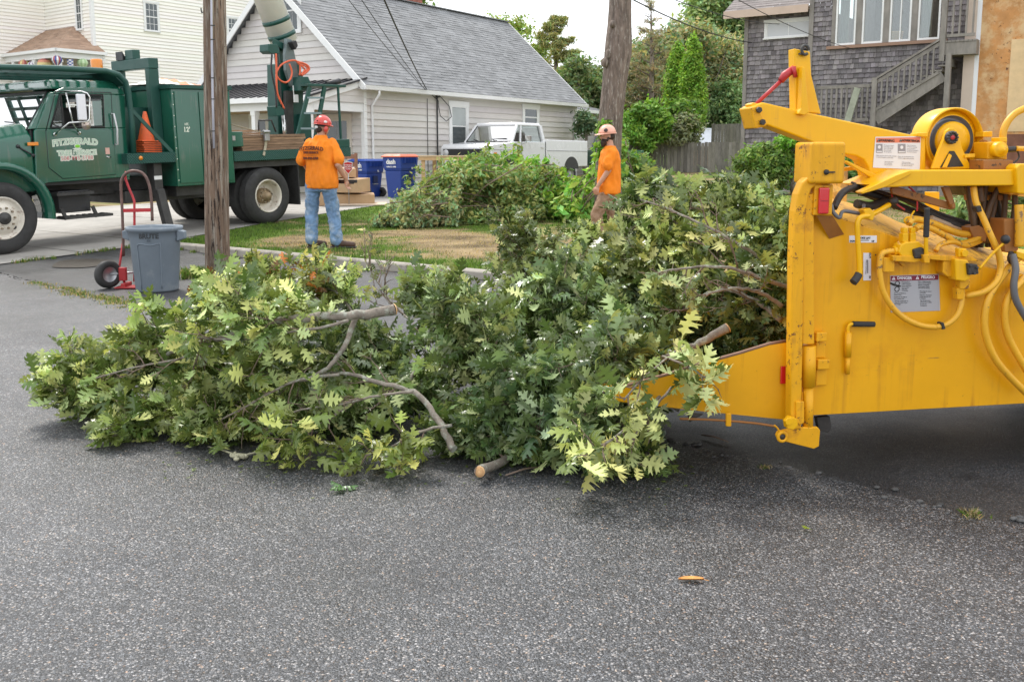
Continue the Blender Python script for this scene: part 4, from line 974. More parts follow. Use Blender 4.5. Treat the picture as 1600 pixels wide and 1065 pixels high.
# ================= GREEN BUCKET TRUCK
gpaint=M('green_truck_paint',(.012,.105,.064),.2,var=.1,vs=1.5,coat=.7,dirt=(.10,.13,.10),dth=.70,ds=2,streak=(.12,.15,.12),kth=.60)
gdull=M('dull_green_steel',(.013,.075,.058),.42,var=.14,vs=3,dirt=(.10,.12,.10),dth=.7,ds=5)
def platemat(name,col):
    m,ns,ls,P=nodes(name); tc=N(ns,'TexCoord'); P.inputs['Base Color'].default_value=(*col,1); P.inputs['Roughness'].default_value=.4; P.inputs['Metallic'].default_value=.2
    w1=N(ns,'TexWave'); w1.inputs['Scale'].default_value=14; w1.bands_direction='DIAGONAL'; ls.new(tc.outputs['Object'],w1.inputs['Vector'])
    mp=scaled(ns,ls,tc.outputs['Object'],(-1,1,1)); w2=N(ns,'TexWave'); w2.inputs['Scale'].default_value=14; w2.bands_direction='DIAGONAL'; ls.new(mp,w2.inputs['Vector'])
    mm=N(ns,'Math',operation='MAXIMUM'); ls.new(w1.outputs['Fac'],mm.inputs[0]); ls.new(w2.outputs['Fac'],mm.inputs[1])
    b=N(ns,'Bump'); b.inputs['Strength'].default_value=.9; b.inputs['Distance'].default_value=.02; ls.new(mm.outputs[0],b.inputs['Height']); ls.new(b.outputs[0],P.inputs['Normal'])
    k=ramp(ns,ls,mm.outputs[0],[(.7,.55),(1,1.5)]); ls.new(mixc(ns,ls,1.,col,k,'MULTIPLY'),P.inputs['Base Color']); return m
diam=platemat('green_diamond_plate',(.022,.10,.078))
rimw=M('white_wheel_enamel',(.68,.63,.54),.4,var=.1,vs=5,dirt=(.20,.10,.05),dth=.60,ds=9)
chrome=M('chrome',(.7,.7,.68),.12,1)
amber=M('amber_lens',(.8,.25,.01),.15,spec=.8); redl=M('red_lens',(.6,.012,.015),.12,spec=.8,coat=.5)
letw=M('lettering_pale',(.72,.78,.66),.4); letr=M('lettering_red',(.55,.04,.08),.4); letg=M('lettering_lime',(.22,.62,.04),.4); letk=M('lettering_dark',(.02,.02,.02),.5)
TR=thing('bucket_truck','dark green tree-service bucket truck parked on the concrete driveway with its white boom raised','truck',(-7.256,13.748,.05),math.atan2(.807,.59))
TILT=.0316; TR.rotation_euler=(0,-TILT,math.atan2(.807,.59)); FRM[TR]=Matrix.Translation((-7.256,13.748,.05))@Matrix.Rotation(math.atan2(.807,.59),4,'Z')@Matrix.Rotation(-TILT,4,'Y')
def T(px,py,y=0): return lp(TR,px,py,y)
def tx(px,py,y=0): a=lp(TR,px,py,y); return Vector((a[0],y,a[1]))
def wheel(x,y0,w,kind,parent,rad=.515,flip=1):
    """y0 outer face, w width inward*flip"""
    f=flip; ax=(0,f,0); c=(x,y0,rad); mb=MB(); rr=rad
    prof=[(rr*.58,.035),(rr*.60,.015),(rr*.66,.0),(rr*.80,-.004),(rr*.9,.006),(rr*.955,.028),(rr*.985,.05)]
    n=6
    for i in range(n):
        a=.055+(w-.11)*i/n; b=.055+(w-.11)*(i+1)/n; g=.008
        prof+=[(rr,a),(rr,b-g*1.2),(rr-.012,b-g),(rr-.012,b)]
    prof+=[(rr,w-.05),(rr*.96,w-.03),(rr*.85,w),(rr*.66,w),(rr*.6,w-.02)]
    mb.lathe(c,ax,prof,72)
    # tread blocks at the shoulder
    ty=mb.build('wheel',rubber,parent)
    ty.name='wheel'
    if kind is None: return ty
    mb=MB()
    if kind=='front':
        mb.lathe(c,ax,[(rr*.6,.02),(rr*.575,.0),(rr*.55,.012),(rr*.52,.05),(rr*.45,.055),(rr*.42,.03),(rr*.3,.0),(rr*.2,-.012),(0,-.012)],48)
    else:
        mb.lathe(c,ax,[(rr*.6,.03),(rr*.575,.005),(rr*.55,.01),(rr*.52,.06),(rr*.5,.17),(rr*.47,.2),(rr*.33,.205),(0,.205)],48)
    rim=mb.build('rim',rimw,ty)
    mb=MB(); nb=10; br=rr*(.29 if kind=='front' else .23); yb=-.0 if kind=='front' else .10
    for k in range(nb):
        a=2*math.pi*k/nb; p=Vector((x+br*math.cos(a),y0+f*(yb),rad+br*math.sin(a))); mb.cyl(p,p-Vector((0,f*.035,0)),.018,.014,6)
    mb.build('lug_nut',M('rusty_nut',(.32,.26,.18),.5,.4,var=.3,vs=20),rim)
    mb=MB()
    if kind=='front': mb.lathe(c,ax,[(rr*.17,-.012),(rr*.17,-.04),(rr*.13,-.05),(rr*.08,-.06),(rr*.07,-.075),(0,-.08)],24); mb.build('hub_cap',darksteel,rim)
    else:
        mb.lathe(c,ax,[(rr*.28,.2),(rr*.27,.10),(rr*.15,.09),(rr*.14,.03),(rr*.10,.0),(0,-.005)],24); mb.build('hub_cap',M('tan_hub',(.30,.22,.13),.6,.2,var=.35,vs=14),rim)
    mb=MB()
    for k in range(2 if kind=='front' else 3):
        a=[-.75,2.4][k] if kind=='front' else [.05,2.2,4.2][k]; q=rr*(.40 if kind=='front' else .40)
        yy=.035 if kind=='front' else .199
        mb.lathe((x+q*math.cos(a),y0+f*(yy-.004),rad+q*math.sin(a)),ax,[(.034,0),(.03,-.004),(0,-.004)],12)
    mb.build('hand_hole',black,rim)
    return ty
wheel(0,0,.26,'front',TR); wheel(0,2.4,.26,'front',TR,flip=-1)
wheel(4.8,0,.26,'rear',TR); wheel(4.8,.30,.26,None,TR); wheel(4.8,2.4,.26,'rear',TR,flip=-1); wheel(4.8,2.1,.26,None,TR,flip=-1)
# chassis
mb=MB(); mb.box(-1.0,7.0,.75,.85,.72,.96); mb.build('frame_rail',darksteel,TR); mb=MB(); mb.box(-1.0,7.0,1.55,1.65,.72,.96); mb.build('frame_rail',darksteel,TR)
mb=MB(); mb.cyl((0,.2,.515),(0,2.2,.515),.06); mb.build('front_axle',darksteel,TR); mb=MB(); mb.cyl((4.8,.2,.515),(4.8,2.2,.515),.11); mb.ell((4.8,1.2,.515),.26,.22,.24); mb.tube([(1.2,1.2,.75),(3,1.2,.68),(4.6,1.2,.56)],.05); mb.build('rear_axle',darksteel,TR)
mb=MB()
for yy in (.95,1.4): mb.tube([(3.2,yy,.72),(3.6,yy-.2,.6),(4.3,yy,.62),(5.6,yy+.1,.8)],.025,6)
mb.box(2.2,3.9,.45,1.9,.55,.75); mb.box(3.0,3.6,.2,.7,.62,.95); mb.box(5.5,6.6,.5,1.9,.6,1.1); mb.build('underbody',darksteel,TR,bevel=.02)
# rear springs
mb=MB(); mb.box(4.0,5.6,.7,.78,.6,.68); mb.box(4.2,5.4,.7,.78,.53,.598); mb.build('leaf_spring',darksteel,TR)
# steps and battery box
a=T(92,296,.08); b=T(150,318,.08); mb=MB(); mb.box(a[0]+.04,b[0]-.02,.2,.65,T(92,345,.1)[1]+.1,a[1]-.04); bb=mb.build('battery_box',black,TR,bevel=.01)
for (px0,px1,py) in ((89,152,303),(102,182,340)):
    a=T(px0,py,.06); b=T(px1,py,.06); mb=MB(); mb.box(a[0],b[0]-.05,.06,.32,a[1]-.035,a[1]+.005)
    for k in range(8): x=a[0]+(b[0]-.05-a[0])*k/8; mb.box(x+.01,x+.05,.058,.3,a[1]+.0052,a[1]+.014)
    mb.build('step',darksteel,TR)
mb=MB(); a=T(96,326,.1); b=T(104,343,.1); mb.bar((a[0],.1,a[1]),(b[0],.1,b[1]),.03,.05); mb.bar((a[0]+.5,.1,a[1]),(b[0]+.5,.1,b[1]),.03,.05); mb.build('step_bracket',darksteel,TR)
# hood and fenders
mb=MB(); hz=T(0,203,.3)[1]; A=[(-1.25,.55,.75),(-1.25,1.85,.75),(-1.25,1.85,1.45),(-1.25,1.6,1.56),(-1.25,.8,1.56),(-1.25,.55,1.45)]
B=[(.62,.17,.85),(.62,2.23,.85),(.62,2.23,1.66),(.62,2.05,1.86),(.62,.35,1.86),(.62,.17,1.66)]
Mm=[(-.5,.32,.8),(-.5,2.08,.8),(-.5,2.08,1.5),(-.5,1.85,1.72),(-.5,.55,1.72),(-.5,.32,1.5)]
mb.hullprism(A,Mm); mb.hullprism(Mm,B); hood=mb.build('hood',gpaint,TR,bevel=.05,seg=3,smooth=True)
def fender(yo,yi,parent):
    mb=MB(); cx,cz=0.02,.53; ro=.735;ri=.655; pts=[]; 
    for i in range(25):
        a=-.12+(math.pi+.18)*i/24; pts.append((a))
    for a0,a1 in zip(pts,pts[1:]):
        P=[]
        for a in (a0,a1):
            kx=1.02; P.append([(cx+kx*ro*math.cos(a),cz+ro*math.sin(a)*1.06),(cx+kx*ri*math.cos(a),cz+ri*math.sin(a)*1.04)])
        v=[]
        for q in P:
            v+=[(q[1][0],yo,q[1][1]),(q[0][0],yo+.02*(1 if yi>yo else -1),q[0][1]),(q[0][0]*1.0,yi,q[0][1]+.02),(q[1][0],yi,q[1][1])]
        mb.add(v,[(0,4,5,1),(1,5,6,2),(3,2,6,7),(0,3,7,4)] if yi>yo else [(1,5,4,0),(2,6,5,1),(7,6,2,3),(4,7,3,0)],None,True)
    mb.build('fender',gpaint,parent)
fender(-.02,.42,TR); fender(2.42,1.98,TR)
mb=MB(); mb.ell((0.02,.3,.9),.62,.12,.4,20,10); mb=MB(); mb.box(-1.275,-1.25,.75,1.65,.85,1.45); gl=mb.build('grille',black,hood)
for k in range(7): mb=MB(); mb.box(-1.29,-1.276,.77,1.63,.9+.08*k,.92+.08*k); mb.build('grille_bar',chrome,gl)
for y_ in (.62,1.78): mb=MB(); mb.box(-1.27,-1.2,y_-.1,y_+.1,1.0,1.18); mb.build('headlight',M('lamp_lens',(.6,.62,.62),.1),hood)
mb=MB(); mb.box(-1.5,-1.36,.05,2.35,.5,.78); mb.build('bumper',white,TR,bevel=.02); mb=MB(); mb.box(-1.37,-.9,.8,.9,.6,.75); mb.box(-1.37,-.9,1.5,1.6,.6,.75); mb.build('bumper_bracket',darksteel,TR)
mb=MB(); mb.box(-.6,.64,.4,2.0,.7,1.2); mb.build('wheel_well',black,TR)
mb=MB(); a=T(43,272-2,.13); q=tx(51,275,.14)
# cab: side wall with a window opening, roof, pillars
zb_,zw0,zw1,zr=T(120,281,.15)[1],T(120,201,.15)[1],T(120,147,.15)[1],T(140,134,.15)[1]
xf=T(77,150,.15)[0]; xw0=T(72,200,.15)[0]+.07; xw1=T(163,200,.15)[0]; xr=T(197,200,.15)[0]; xh=.60
def cabside(y0,y1,parent):
    mb=MB()
    low=[(xh,1.02),(xh+.05,zw0-.02),(xw0-.22,zw0),(xr,zw0),(xr,zb_),(.78,zb_-.02),(.7,.95)]
    mb.prism(low,y0,y1); mb.prism([(xw0-.22,zw0+.001),(xw0-.0,zw0+.001),(xf+.16,zw1),(xf+.02,zw1)],y0,y1)       # A pillar
    mb.prism([(xw1,zw0+.001),(xr,zw0+.001),(xr+.03,zw1),(xw1+.02,zw1)],y0,y1); mb.prism([(xf+.02,zw1+.001),(xr+.03,zw1+.001),(xr+.0,zr-.03),(xf+.25,zr-.03)],y0,y1)
    return mb
body=cabside(.15,.21,TR).build('cab_side',gpaint,TR,bevel=.012); cabside(2.25,2.19,TR).build('cab_side',gpaint,TR,bevel=.012)
mb=MB(); mb.hullprism([(xf+.02,.19,zr-.06),(xr+.05,.19,zr-.06),(xr+.05,2.21,zr-.06),(xf+.02,2.21,zr-.06)][::-1],[(xf+.14,.34,zr+.09),(xr-.05,.34,zr+.10),(xr-.05,2.06,zr+.10),(xf+.14,2.06,zr+.09)][::-1]); mb.build('roof',gpaint,TR,bevel=.05,seg=3)
mb=MB(); mb.box(xr-.05,xr+.02,.2,2.2,.95,zw0+.05); mb.box(xr-.05,xr+.02,.2,.5,zw0,zr-.05); mb.box(xr-.05,xr+.02,1.9,2.2,zw0,zr-.05); mb.box(xr-.05,xr+.02,.5,1.9,zr-.2,zr-.05); mb.build('cab_back',gpaint,TR)
mb=MB(); mb.box(.62,xr-.06,.22,2.18,.93,1.0); mb.build('cab_floor',black,TR)
# door seams, hinge, window glass
mb=MB(); dx0=T(72,240,.15)[0]; dx1=T(178,240,.15)[0]
def seamline(pts,mat,name,parent,y=.146,r=.008):
    mb=MB(); mb.tube([(p[0],y,p[1]) for p in pts],r,5); return mb.build(name,mat,parent)
door=MB(); dp=[(dx0+.03,zw0-.03),(dx0+.02,T(78,262,.15)[1]),(dx0+.22,zb_+.03),(dx1,zb_+.05),(dx1+.02,zw0-.03)]
door.prism(dp,.138,.149); door=door.build('door',gpaint,TR,bevel=.006)
seamline(dp+[(dx1+.04,zw1+.03),(xf+.1,zw1+.03),dp[0]],black,'door_gap',TR,.151,.008)
seamline([(xw0+.0,zw0+.02),(xw1,zw0+.02),(xw1+.02,zw1-.01),(xf+.17,zw1-.01),(xw0+.0,zw0+.02)],rubber,'window_seal',door,.148,.016)
mb=MB(); mb.box(xw0+.2,xw0+.22,.15,.17,zw0+.02,zw1-.01); mb.build('vent_bar',rubber,door)
mb=MB(); mb.prism([(xw0+.01,zw0+.02),(xw0+.2,zw0+.02),(xw0+.2,zw1-.01),(xf+.18,zw1-.01)],.17,.174); mb.build('side_glass',glass,door)
mb=MB(); ws=[(xh+.0,.28,zw0-.02),(xh+.0,2.12,zw0-.02),(xf+.10,2.02,zw1+.03),(xf+.10,.38,zw1+.03)]
skyglass=glassmat('windshield_glass',(.35,.42,.42),.72)
mb.add(ws,[(0,3,2,1)]); wsd=mb.build('windshield',skyglass,TR)
mb=MB(); mb.tube([ws[0],ws[1],ws[2],ws[3],ws[0]],.022,6); mb.build('windshield_seal',rubber,wsd)
mb=MB(); mb.hullprism([(xh,.17,zw0),(xh,.27,zw0),(xf+.10,.37,zw1+.03),(xf+.05,.2,zw1+.03)],[(xh+.1,.17,zw0),(xh+.1,.27,zw0),(xf+.2,.37,zw1+.03),(xf+.15,.2,zw1+.03)]); mb.build('a_pillar',gpaint,TR,bevel=.01)
for yy in (.55,1.3):
    mb=MB(); mb.tube([(xh-.08,yy,zw0-.02),(xh+.02,yy+.1,zw0+.1),(xh+.05,yy+.45,zw0+.12)],.012,5); mb.ell((xh-.06,yy,zw0-.02),.05,.05,.03); mb.build('wiper',black,TR)
# interior: seat, steering wheel
mb=MB(); mb.box(1.45,1.65,.35,1.0,1.3,2.1); mb.box(1.1,1.6,.35,1.0,1.2,1.4); mb.box(1.45,1.65,1.3,2.0,1.3,2.1); mb.build('seat',M('seat_vinyl',(.05,.045,.04),.6),TR,bevel=.05)
mb=MB(); mb.tube([(1.0+.06*math.sin(a),.7+.21*math.cos(a),1.85+.2*math.sin(a)) for a in [i*.3927 for i in range(17)]],.014,6,cap=False); mb.cyl((1.0,.7,1.85),(.8,.7,1.6),.02); mb.build('steering_wheel',black,TR)
mb=MB(); mb.box(.62,.85,.25,2.15,1.5,1.8); mb.build('dashboard',black,TR,bevel=.03)
# lettering on the door
def tt(name,s,px,py,size,mat,parent=door,y=.133,**k):
    p=tx(px,py,y); mb=MB(); mb.text(s,p,(1,0,0),(0,0,1),size,ext=.001,**k); return mb.build(name,mat,parent)
dk2=M('lettering_shadow',(.01,.04,.03),.4)
cxp=119.
def outl(s,px,py,size,inner,outer,arc=0,sp=1.05):
    tt('lettering_outline',s,px,py,size,outer,y=.1345,bold=.012,arc=arc,spacing=sp); tt('lettering',s,px,py,size,inner,y=.1325,bold=-.001,arc=arc,spacing=sp)
outl('FITZGERALD',118,225,.122,M('lettering_sage',(.33,.5,.36),.4),letw,arc=.2)
outl('TREE SERVICE',121,242,.098,M('lettering_sage2',(.33,.5,.36),.4),letw)
outl('508-993-3788',121,250,.088,letr,letw)
p=tx(121,228.5,.134); mb=MB(); mb.ell(p,.052,.003,.034,24,8); mb.build('logo_halo',letw,door); mb=MB(); mb.ell(p-Vector((0,.003,0)),.042,.003,.025,24,8); mb.build('logo_tree',letg,door)
p=tx(121,232.5,.134); mb=MB(); mb.ell(p,.08,.003,.012,20,6); mb.build('logo_ground',letw,door)
p=tx(168,236,.133); mb=MB(); mb.box(p.x-.035,p.x+.035,.13,.137,p.z-.05,p.z+.05); hd=mb.build('door_handle',M('pink_sticker',(.65,.4,.33),.4),door); mb=MB(); mb.tube([(p.x-.03,.13,p.z-.08),(p.x,.12,p.z-.1),(p.x+.05,.13,p.z-.09)],.01,6); mb.build('latch',chrome,hd)
p=tx(52,225,.13); mb=MB(); mb.box(p.x-.08,p.x+.08,.13,.15,p.z-.025,p.z+.025); mb.build('marker_lamp',amber,TR,bevel=.006)
p=tx(28,229,.2); q=tx(52,243,.12); mb=MB(); mb.tube([p,q],.012,6); mb.ell(p,.03,.03,.03); mb.ell(q,.03,.02,.025); mb.build('hood_latch',black,TR)
# grab handle
p=tx(175,178,.13); q=tx(181,226,.13); mb=MB(); mb.tube([p+Vector((0,.03,0)),p-Vector((0,.05,0)),p.lerp(q,.5)-Vector((-.02,.06,0)),q-Vector((0,.05,0)),q+Vector((0,.03,0))],.014,8); mb.build('grab_handle',M('white_handle',(.7,.7,.7),.4),TR)
# mirror
mb=MB(); pts=[tx(86,210,.10),tx(108,192,-.12),tx(137,190,-.2),tx(140,186,-.2),tx(140,152,-.2),tx(136,146,-.2),tx(128,143,-.15),tx(100,143,.1)]; mb.tube(pts,.014,8)
mb.tube([tx(103,145,-.02),tx(114,193,-.12),tx(124,208,.11)],.012,8); mb.ell(tx(86,210,.12),.03,.02,.03); mb.ell(tx(124,208,.12),.03,.02,.03); mir=mb.build('mirror_frame',chrome,TR)
p=tx(119,147,-.2); q=tx(136,188,-.2); mb=MB(); mb.box(p.x,q.x,-.22,-.17,q.z,p.z); mb.build('mirror',M('mirror_shell',(.75,.75,.78),.3,.3),mir,bevel=.012)
p=tx(134,196,-.1); mb=MB(); mb.lathe(p,(0,-1,0),[(.07,0),(.065,.03),(0,.04)],20); mb.build('round_mirror',M('mirror_tan',(.5,.42,.36),.2,.6),mir)
# roof rack over the cab
rackp=[(-60,102),(0,105),(90,107),(165,111),(185,117),(196,128),(201,145),(206,190),(209,240)]
for yy in (.05,2.3):
    mb=MB(); pts=[]
    for (px,py) in rackp: a=T(px,py,.05); pts.append((a[0],yy,a[1]))
    mb.tube(pts,.045,10); mb.build('rack_tube',gdull,TR)
zr0=T(0,105,.05)[1]; x0r=T(-60,102,.05)[0]; x1r=T(175,112,.05)[0]
mb=MB(); x=x0r
while x<x1r: z=zr0-.02+ (x)*.02; mb.box(x,x+.05,.08,2.27,z-.03,z+.0); x+=.17
for yy in (.6,1.2,1.8): mb.box(x0r,x1r,yy,yy+.05,zr0-.075,zr0-.04)
mb.build('rack_slat',gdull,TR)
mb=MB(); a=T(187,113,.05); b=T(201,160,.05)
mb.add([(x1r,.1,zr0),(x1r,2.25,zr0),(b[0],2.25,b[1]+.25),(b[0],.1,b[1]+.25)],[(0,1,2,3),(3,2,1,0)]); mb.build('rack_curve_panel',gdull,TR)
p=tx(151,100,.6); mb=MB(); mb.lathe((p.x,.6,zr0+.06),(0,0,1),[(.09,0),(.09,.14),(.08,.16),(0,.16)],20); be=mb.build('beacon_lens',amber,TR); mb=MB(); mb.lathe((p.x,.6,zr0),(0,0,1),[(.1,0),(.1,.06),(0,.06)],20); mb.build('beacon_base',white,be)
mb=MB(); p=tx(204,170,.02); q=tx(269,238,.02); mb.bar(p,q,.02,.06); mb.build('rack_brace',gdull,TR)
# boom rest frame behind the cab
pn=tx(236,92,.35); zt=pn.z; xn=pn.x
for yy,nm in ((.3,'near'),(1.25,'far')):
    mb=MB(); mb.box(xn-.09,xn+.09,yy,yy+.12,1.3,zt-.16); mb.build('rest_post',gdull,TR,bevel=.01)
mb=MB(); mb.box(xn-.09,xn+.09,.29,1.38,zt-.159,zt+.01); mb.build('rest_beam',gdull,TR,bevel=.01)
mb=MB(); mb.box(xn-.07,xn+.07,.75,.98,zt+.011,zt+.17); mb.build('rest_pad_block',gdull,TR,bevel=.01)
mb=MB(); mb.prism([(xn-.1,zt+.011),(xn+.1,zt+.011),(xn+.1,zt+.15),(xn+.05,zt+.06),(xn-.05,zt+.06),(xn-.1,zt+.15)],1.0,1.2); mb.build('rest_cradle',black,TR)
# deck ahead of the box, carrying the cones
dz1=T(260,238,0)[1]; dz0=T(260,254,0)[1]; xd0=T(198,240,0)[0]; xb0=T(275,240,0)[0]
mb=MB(); mb.box(xd0,xb0-.004,0,2.4,dz0,dz1); dk_=mb.build('front_deck',diam,TR,bevel=.008)
p=tx(220,247,-.004); mb=MB(); mb.lathe(p,(0,-1,0),[(.035,0),(.032,.012),(0,.016)],16); mb.build('marker_lamp',amber,dk_)
mb=MB(); mb.box(xd0+.03,xb0-.05,.55,.6,dz1,T(200,168,.55)[1]); mb.build('bulkhead',gdull,TR)
# side box body
zt2=T(300,133,0)[1]; zb2=T(300,290,0)[1]; xb1=T(357,200,0)[0]+.08
mb=MB(); mb.box(xb0,xb1,.012,2.38,zb2,zt2-.07); bx=mb.build('tool_box',gpaint,TR,bevel=.01)
mb=MB(); mb.box(xb0-.03,xb1+.03,-.02,2.42,zt2-.069,zt2); mb.build('box_lid',diam,bx,bevel=.006)
xm=T(313,200,0)[0]
for (a,b) in ((xb0+.05,xm-.01),(xm+.01,xb1-.03)):
    mb=MB(); mb.box(a,b,-.008,.011,zb2+.05,zt2-.11); d_=mb.build('box_door',gpaint,bx,bevel=.004)
tt('lettering','HT.',292,196,.055,letw,bx,y=-.012,bold=.002); tt('lettering',"12'",292,206,.11,letw,bx,y=-.012,bold=.004); tt('lettering','9"',323,206,.11,letw,bx,y=-.012,bold=.004)
mb=MB()
for k in range(9): z=zb2+.1+k*(zt2-zb2-.25)/8; mb.lathe((xb0+.025,-.001+.012,z),(0,-1,0),[(.01,0),(.008,.006),(0,.008)],8)
mb.build('rivet',letw,bx)
# long deck with diamond plate edge
zd1=T(360,237,0)[1]; zd0=T(360,253,0)[1]; xe=T(548,230,0)[0]
mb=MB(); mb.box(xb1+.002,xe,0,2.4,zd0,zd1); mb.build('rear_deck',diam,TR,bevel=.008)
mb=MB(); mb.box(xb0,xe-.1,.1,2.3,zd0-.12,zd0-.003); mb.build('deck_subframe',darksteel,TR)
mb=MB(); mb.box(xe-.9,xe+.0,.02,.5,zd1,zd1+.16); mb.build('tail_box',gdull,TR,bevel=.01)
mb=MB(); a=T(356,206,.1); b=T(378,229,.1); mb.box(a[0],b[0],.05,.5,b[1],a[1]); lb=mb.build('lock_box',gpaint,TR,bevel=.01); p=tx(365,216,.045); mb=MB(); mb.box(p.x-.03,p.x+.03,.035,.05,p.z-.04,p.z+.04); mb.build('lock',steel,lb)
mb=MB(); mb.box(5.55,5.58,.05,.65,.3,zd0-.12); mb.build('mud_flap',rubber,TR); mb=MB(); mb.box(5.55,5.58,1.75,2.35,.3,zd0-.12); mb.build('mud_flap',rubber,TR)
# outriggers
p=tx(240,258,.1); q=tx(256,300,.1); mb=MB(); mb.box(p.x,q.x,.1,.3,q.z-.1,dz0-.005); mb.build('outrigger_housing',darksteel,TR,bevel=.01)
p=tx(248,296,.08); q=tx(265,348,-.05); q.z=.03; mb=MB(); mb.bar(p,q,.12,.14); og=mb.build('outrigger_leg',darksteel,TR,bevel=.01); mb=MB(); mb.box(q.x-.15,q.x+.15,-.2,.15,-.01,.03); mb.build('foot',darksteel,og)
mb=MB(); p=tx(241,278,.095); mb.box(p.x,p.x+.14,.09,.099,p.z-.03,p.z+.03); mb.build('sticker',white,TR)
# boom
BY=1.0
def bz(px,py,y=BY): return tx(px,py,y)
fiber=M('white_fibreglass',(.88,.87,.82),.35,var=.05,vs=3,dirt=(.45,.42,.34),dth=.74,ds=5)
a=bz(443,62); b=bz(404,-40); d=(b-a).normalized(); top=a+d*5.5
r0=17.5*a.y; rb=(bz(463,62)-bz(427,62)).length/2*.92
mb=MB(); mb.tube([a-d*.05,top],[rb,rb*.92],32); arm=mb.build('boom_arm',fiber,TR)
for pr_ in ((437,56),(429,33)):
    c=bz(*pr_); f=(c-a).dot(d); c=a+d*f; mb=MB(); mb.tube([c-d*.04,c+d*.04],[rb*1.03]*2,32); mb.build('boom_band',gdull,arm)
mb=MB(); mb.hullprism([bz(427,60,.75),bz(452,72,.75),bz(446,80,.75),bz(425,68,.75)],[bz(427,60,1.25),bz(452,72,1.25),bz(446,80,1.25),bz(425,68,1.25)]); mb.bar(bz(434,60),bz(444,150),.18,.14); mb.build('boom_socket',gdull,TR,bevel=.01)
def pl(name,pts,y0,y1,mat,parent=None,bevel=.01):
    mb=MB(); mb.prism([T(px,py,y0) for px,py in pts],y0,y1); return mb.build(name,mat,parent or TR,bevel=bevel)
zdk=zd1
ped=pl('pedestal',[(433,100),(452,96),(452,160),(456,232),(436,232),(434,170)],.8,1.1,gdull)
pl('pedestal_column',[(456,98),(466,96),(474,120),(474,230),(458,230),(455,150)],.72,1.0,gdull)
pl('pivot_plate',[(448,60),(456,62),(463,95),(466,120),(461,140),(455,134),(447,110),(446,85)],.62,.70,M('grey_green_steel',(.16,.2,.2),.4,.3,var=.15))
pl('control_box',[(419,69),(433,69),(438,84),(424,84),(419,80)],.5,.75,gdull); pl('control_box',[(470,120),(482,120),(487,133),(487,142),(470,142)],.4,.7,gdull); pl('control_box',[(430,166),(443,166),(445,180),(432,182)],.5,.75,gdull)
pl('turntable',[(430,218),(470,218),(476,232),(428,232)],.5,1.5,gdull)
pl('valve_block',[(446,142),(458,142),(460,230),(446,230)],.68,.75,darksteel)
pl('lower_cabinet',[(470,178),(486,178),(488,228),(470,228)],.6,1.0,gdull)
mb=MB(); mb.cyl(bz(443,180,.6),bz(446,228,.6),.035); mb.build('hydraulic_rod',M('rod_chrome',(.6,.6,.58),.2,.9),TR)
p=bz(458,135,.55); mb=MB(); mb.box(p.x,p.x+.1,.53,.56,bz(458,160,.55).z,bz(458,148,.55).z); mb.tube([bz(458,134,.56),bz(459,150,.56)],.01,5); mb.build('tag_plate',white,TR)
orh=M('orange_hose',(.75,.14,.06),.45); 
def hose(pts,r,mat,name='hose',y=.5,parent=TR,fn=None):
    P=[(fn or tx)(q[0],q[1],q[2] if len(q)>2 else y) for q in pts]
    # smooth
    out=[]
    for i in range(len(P)-1):
        p0=P[max(i-1,0)];p1=P[i];p2=P[i+1];p3=P[min(i+2,len(P)-1)]
        for k in range(6):
            t=k/6; out.append(.5*((2*p1)+(p2-p0)*t+(2*p0-5*p1+4*p2-p3)*t*t+(3*p1-p0-3*p2+p3)*t**3))
    out.append(P[-1]); mb=MB(); mb.tube(out,r,8); return mb.build(name,mat,parent)
hose([(431,84),(432,110),(432,130),(434,148),(444,170)],.02,orh); hose([(431,115),(438,103),(450,96),(462,95),(468,101)],.018,orh)
hose([(431,117),(438,126),(447,129),(454,123),(456,112),(452,100)],.018,orh); hose([(466,97),(478,101),(483,107),(479,113),(471,118)],.022,orh); hose([(464,97),(474,106),(476,110),(470,117)],.018,orh); hose([(468,98),(469,108),(468,118)],.018,orh); hose([(466,100),(480,106),(474,116)],.015,orh)
hose([(425,84),(424,110),(430,140),(432,168)],.018,black); hose([(434,84),(437,120),(440,168)],.012,black)
pl('bucket_bracket',[(456,66),(463,63),(466,72),(462,78)],.5,.7,black)
# ladder and platform at the tail
mb=MB(); a=bz(481,129,.2); b=bz(541,135,.2); mb.box(a.x,b.x,.2,.9,b.z-.02,a.z-.02); lad=mb.build('platform',gdull,TR,bevel=.008)
zp=a.z-.03
for (p0,p1) in (((484,136),(464,215)),((507,136),(491,225))):
    mb=MB(); mb.bar(tx(*p0,.22),tx(*p1,.22),.04,.08); mb.build('ladder_rail',gdull,lad)
for (l,r,py) in ((478,503,153),(473,500,177),(468,495,201)):
    mb=MB(); mb.bar(tx(l,py,.23),tx(r,py,.23),.08,.035); mb.build('rung',M('grey_rung',(.25,.33,.36),.4,.3),lad)
mb=MB(); mb.bar(tx(528,136,.22),tx(533,224,.22),.035,.035); mb.build('platform_post',gdull,lad)
mb=MB(); mb.tube([tx(510,130,.4),tx(520,129,.4),tx(530,127,.4)],[.03,.05,.06],8); mb.build('work_lamp',black,lad)
mb=MB(); mb.tube([tx(404,207,.3),tx(404,188,.3),tx(424,188,.3),tx(431,206,.3)],.016,6); mb.build('tool_rack',black,TR)
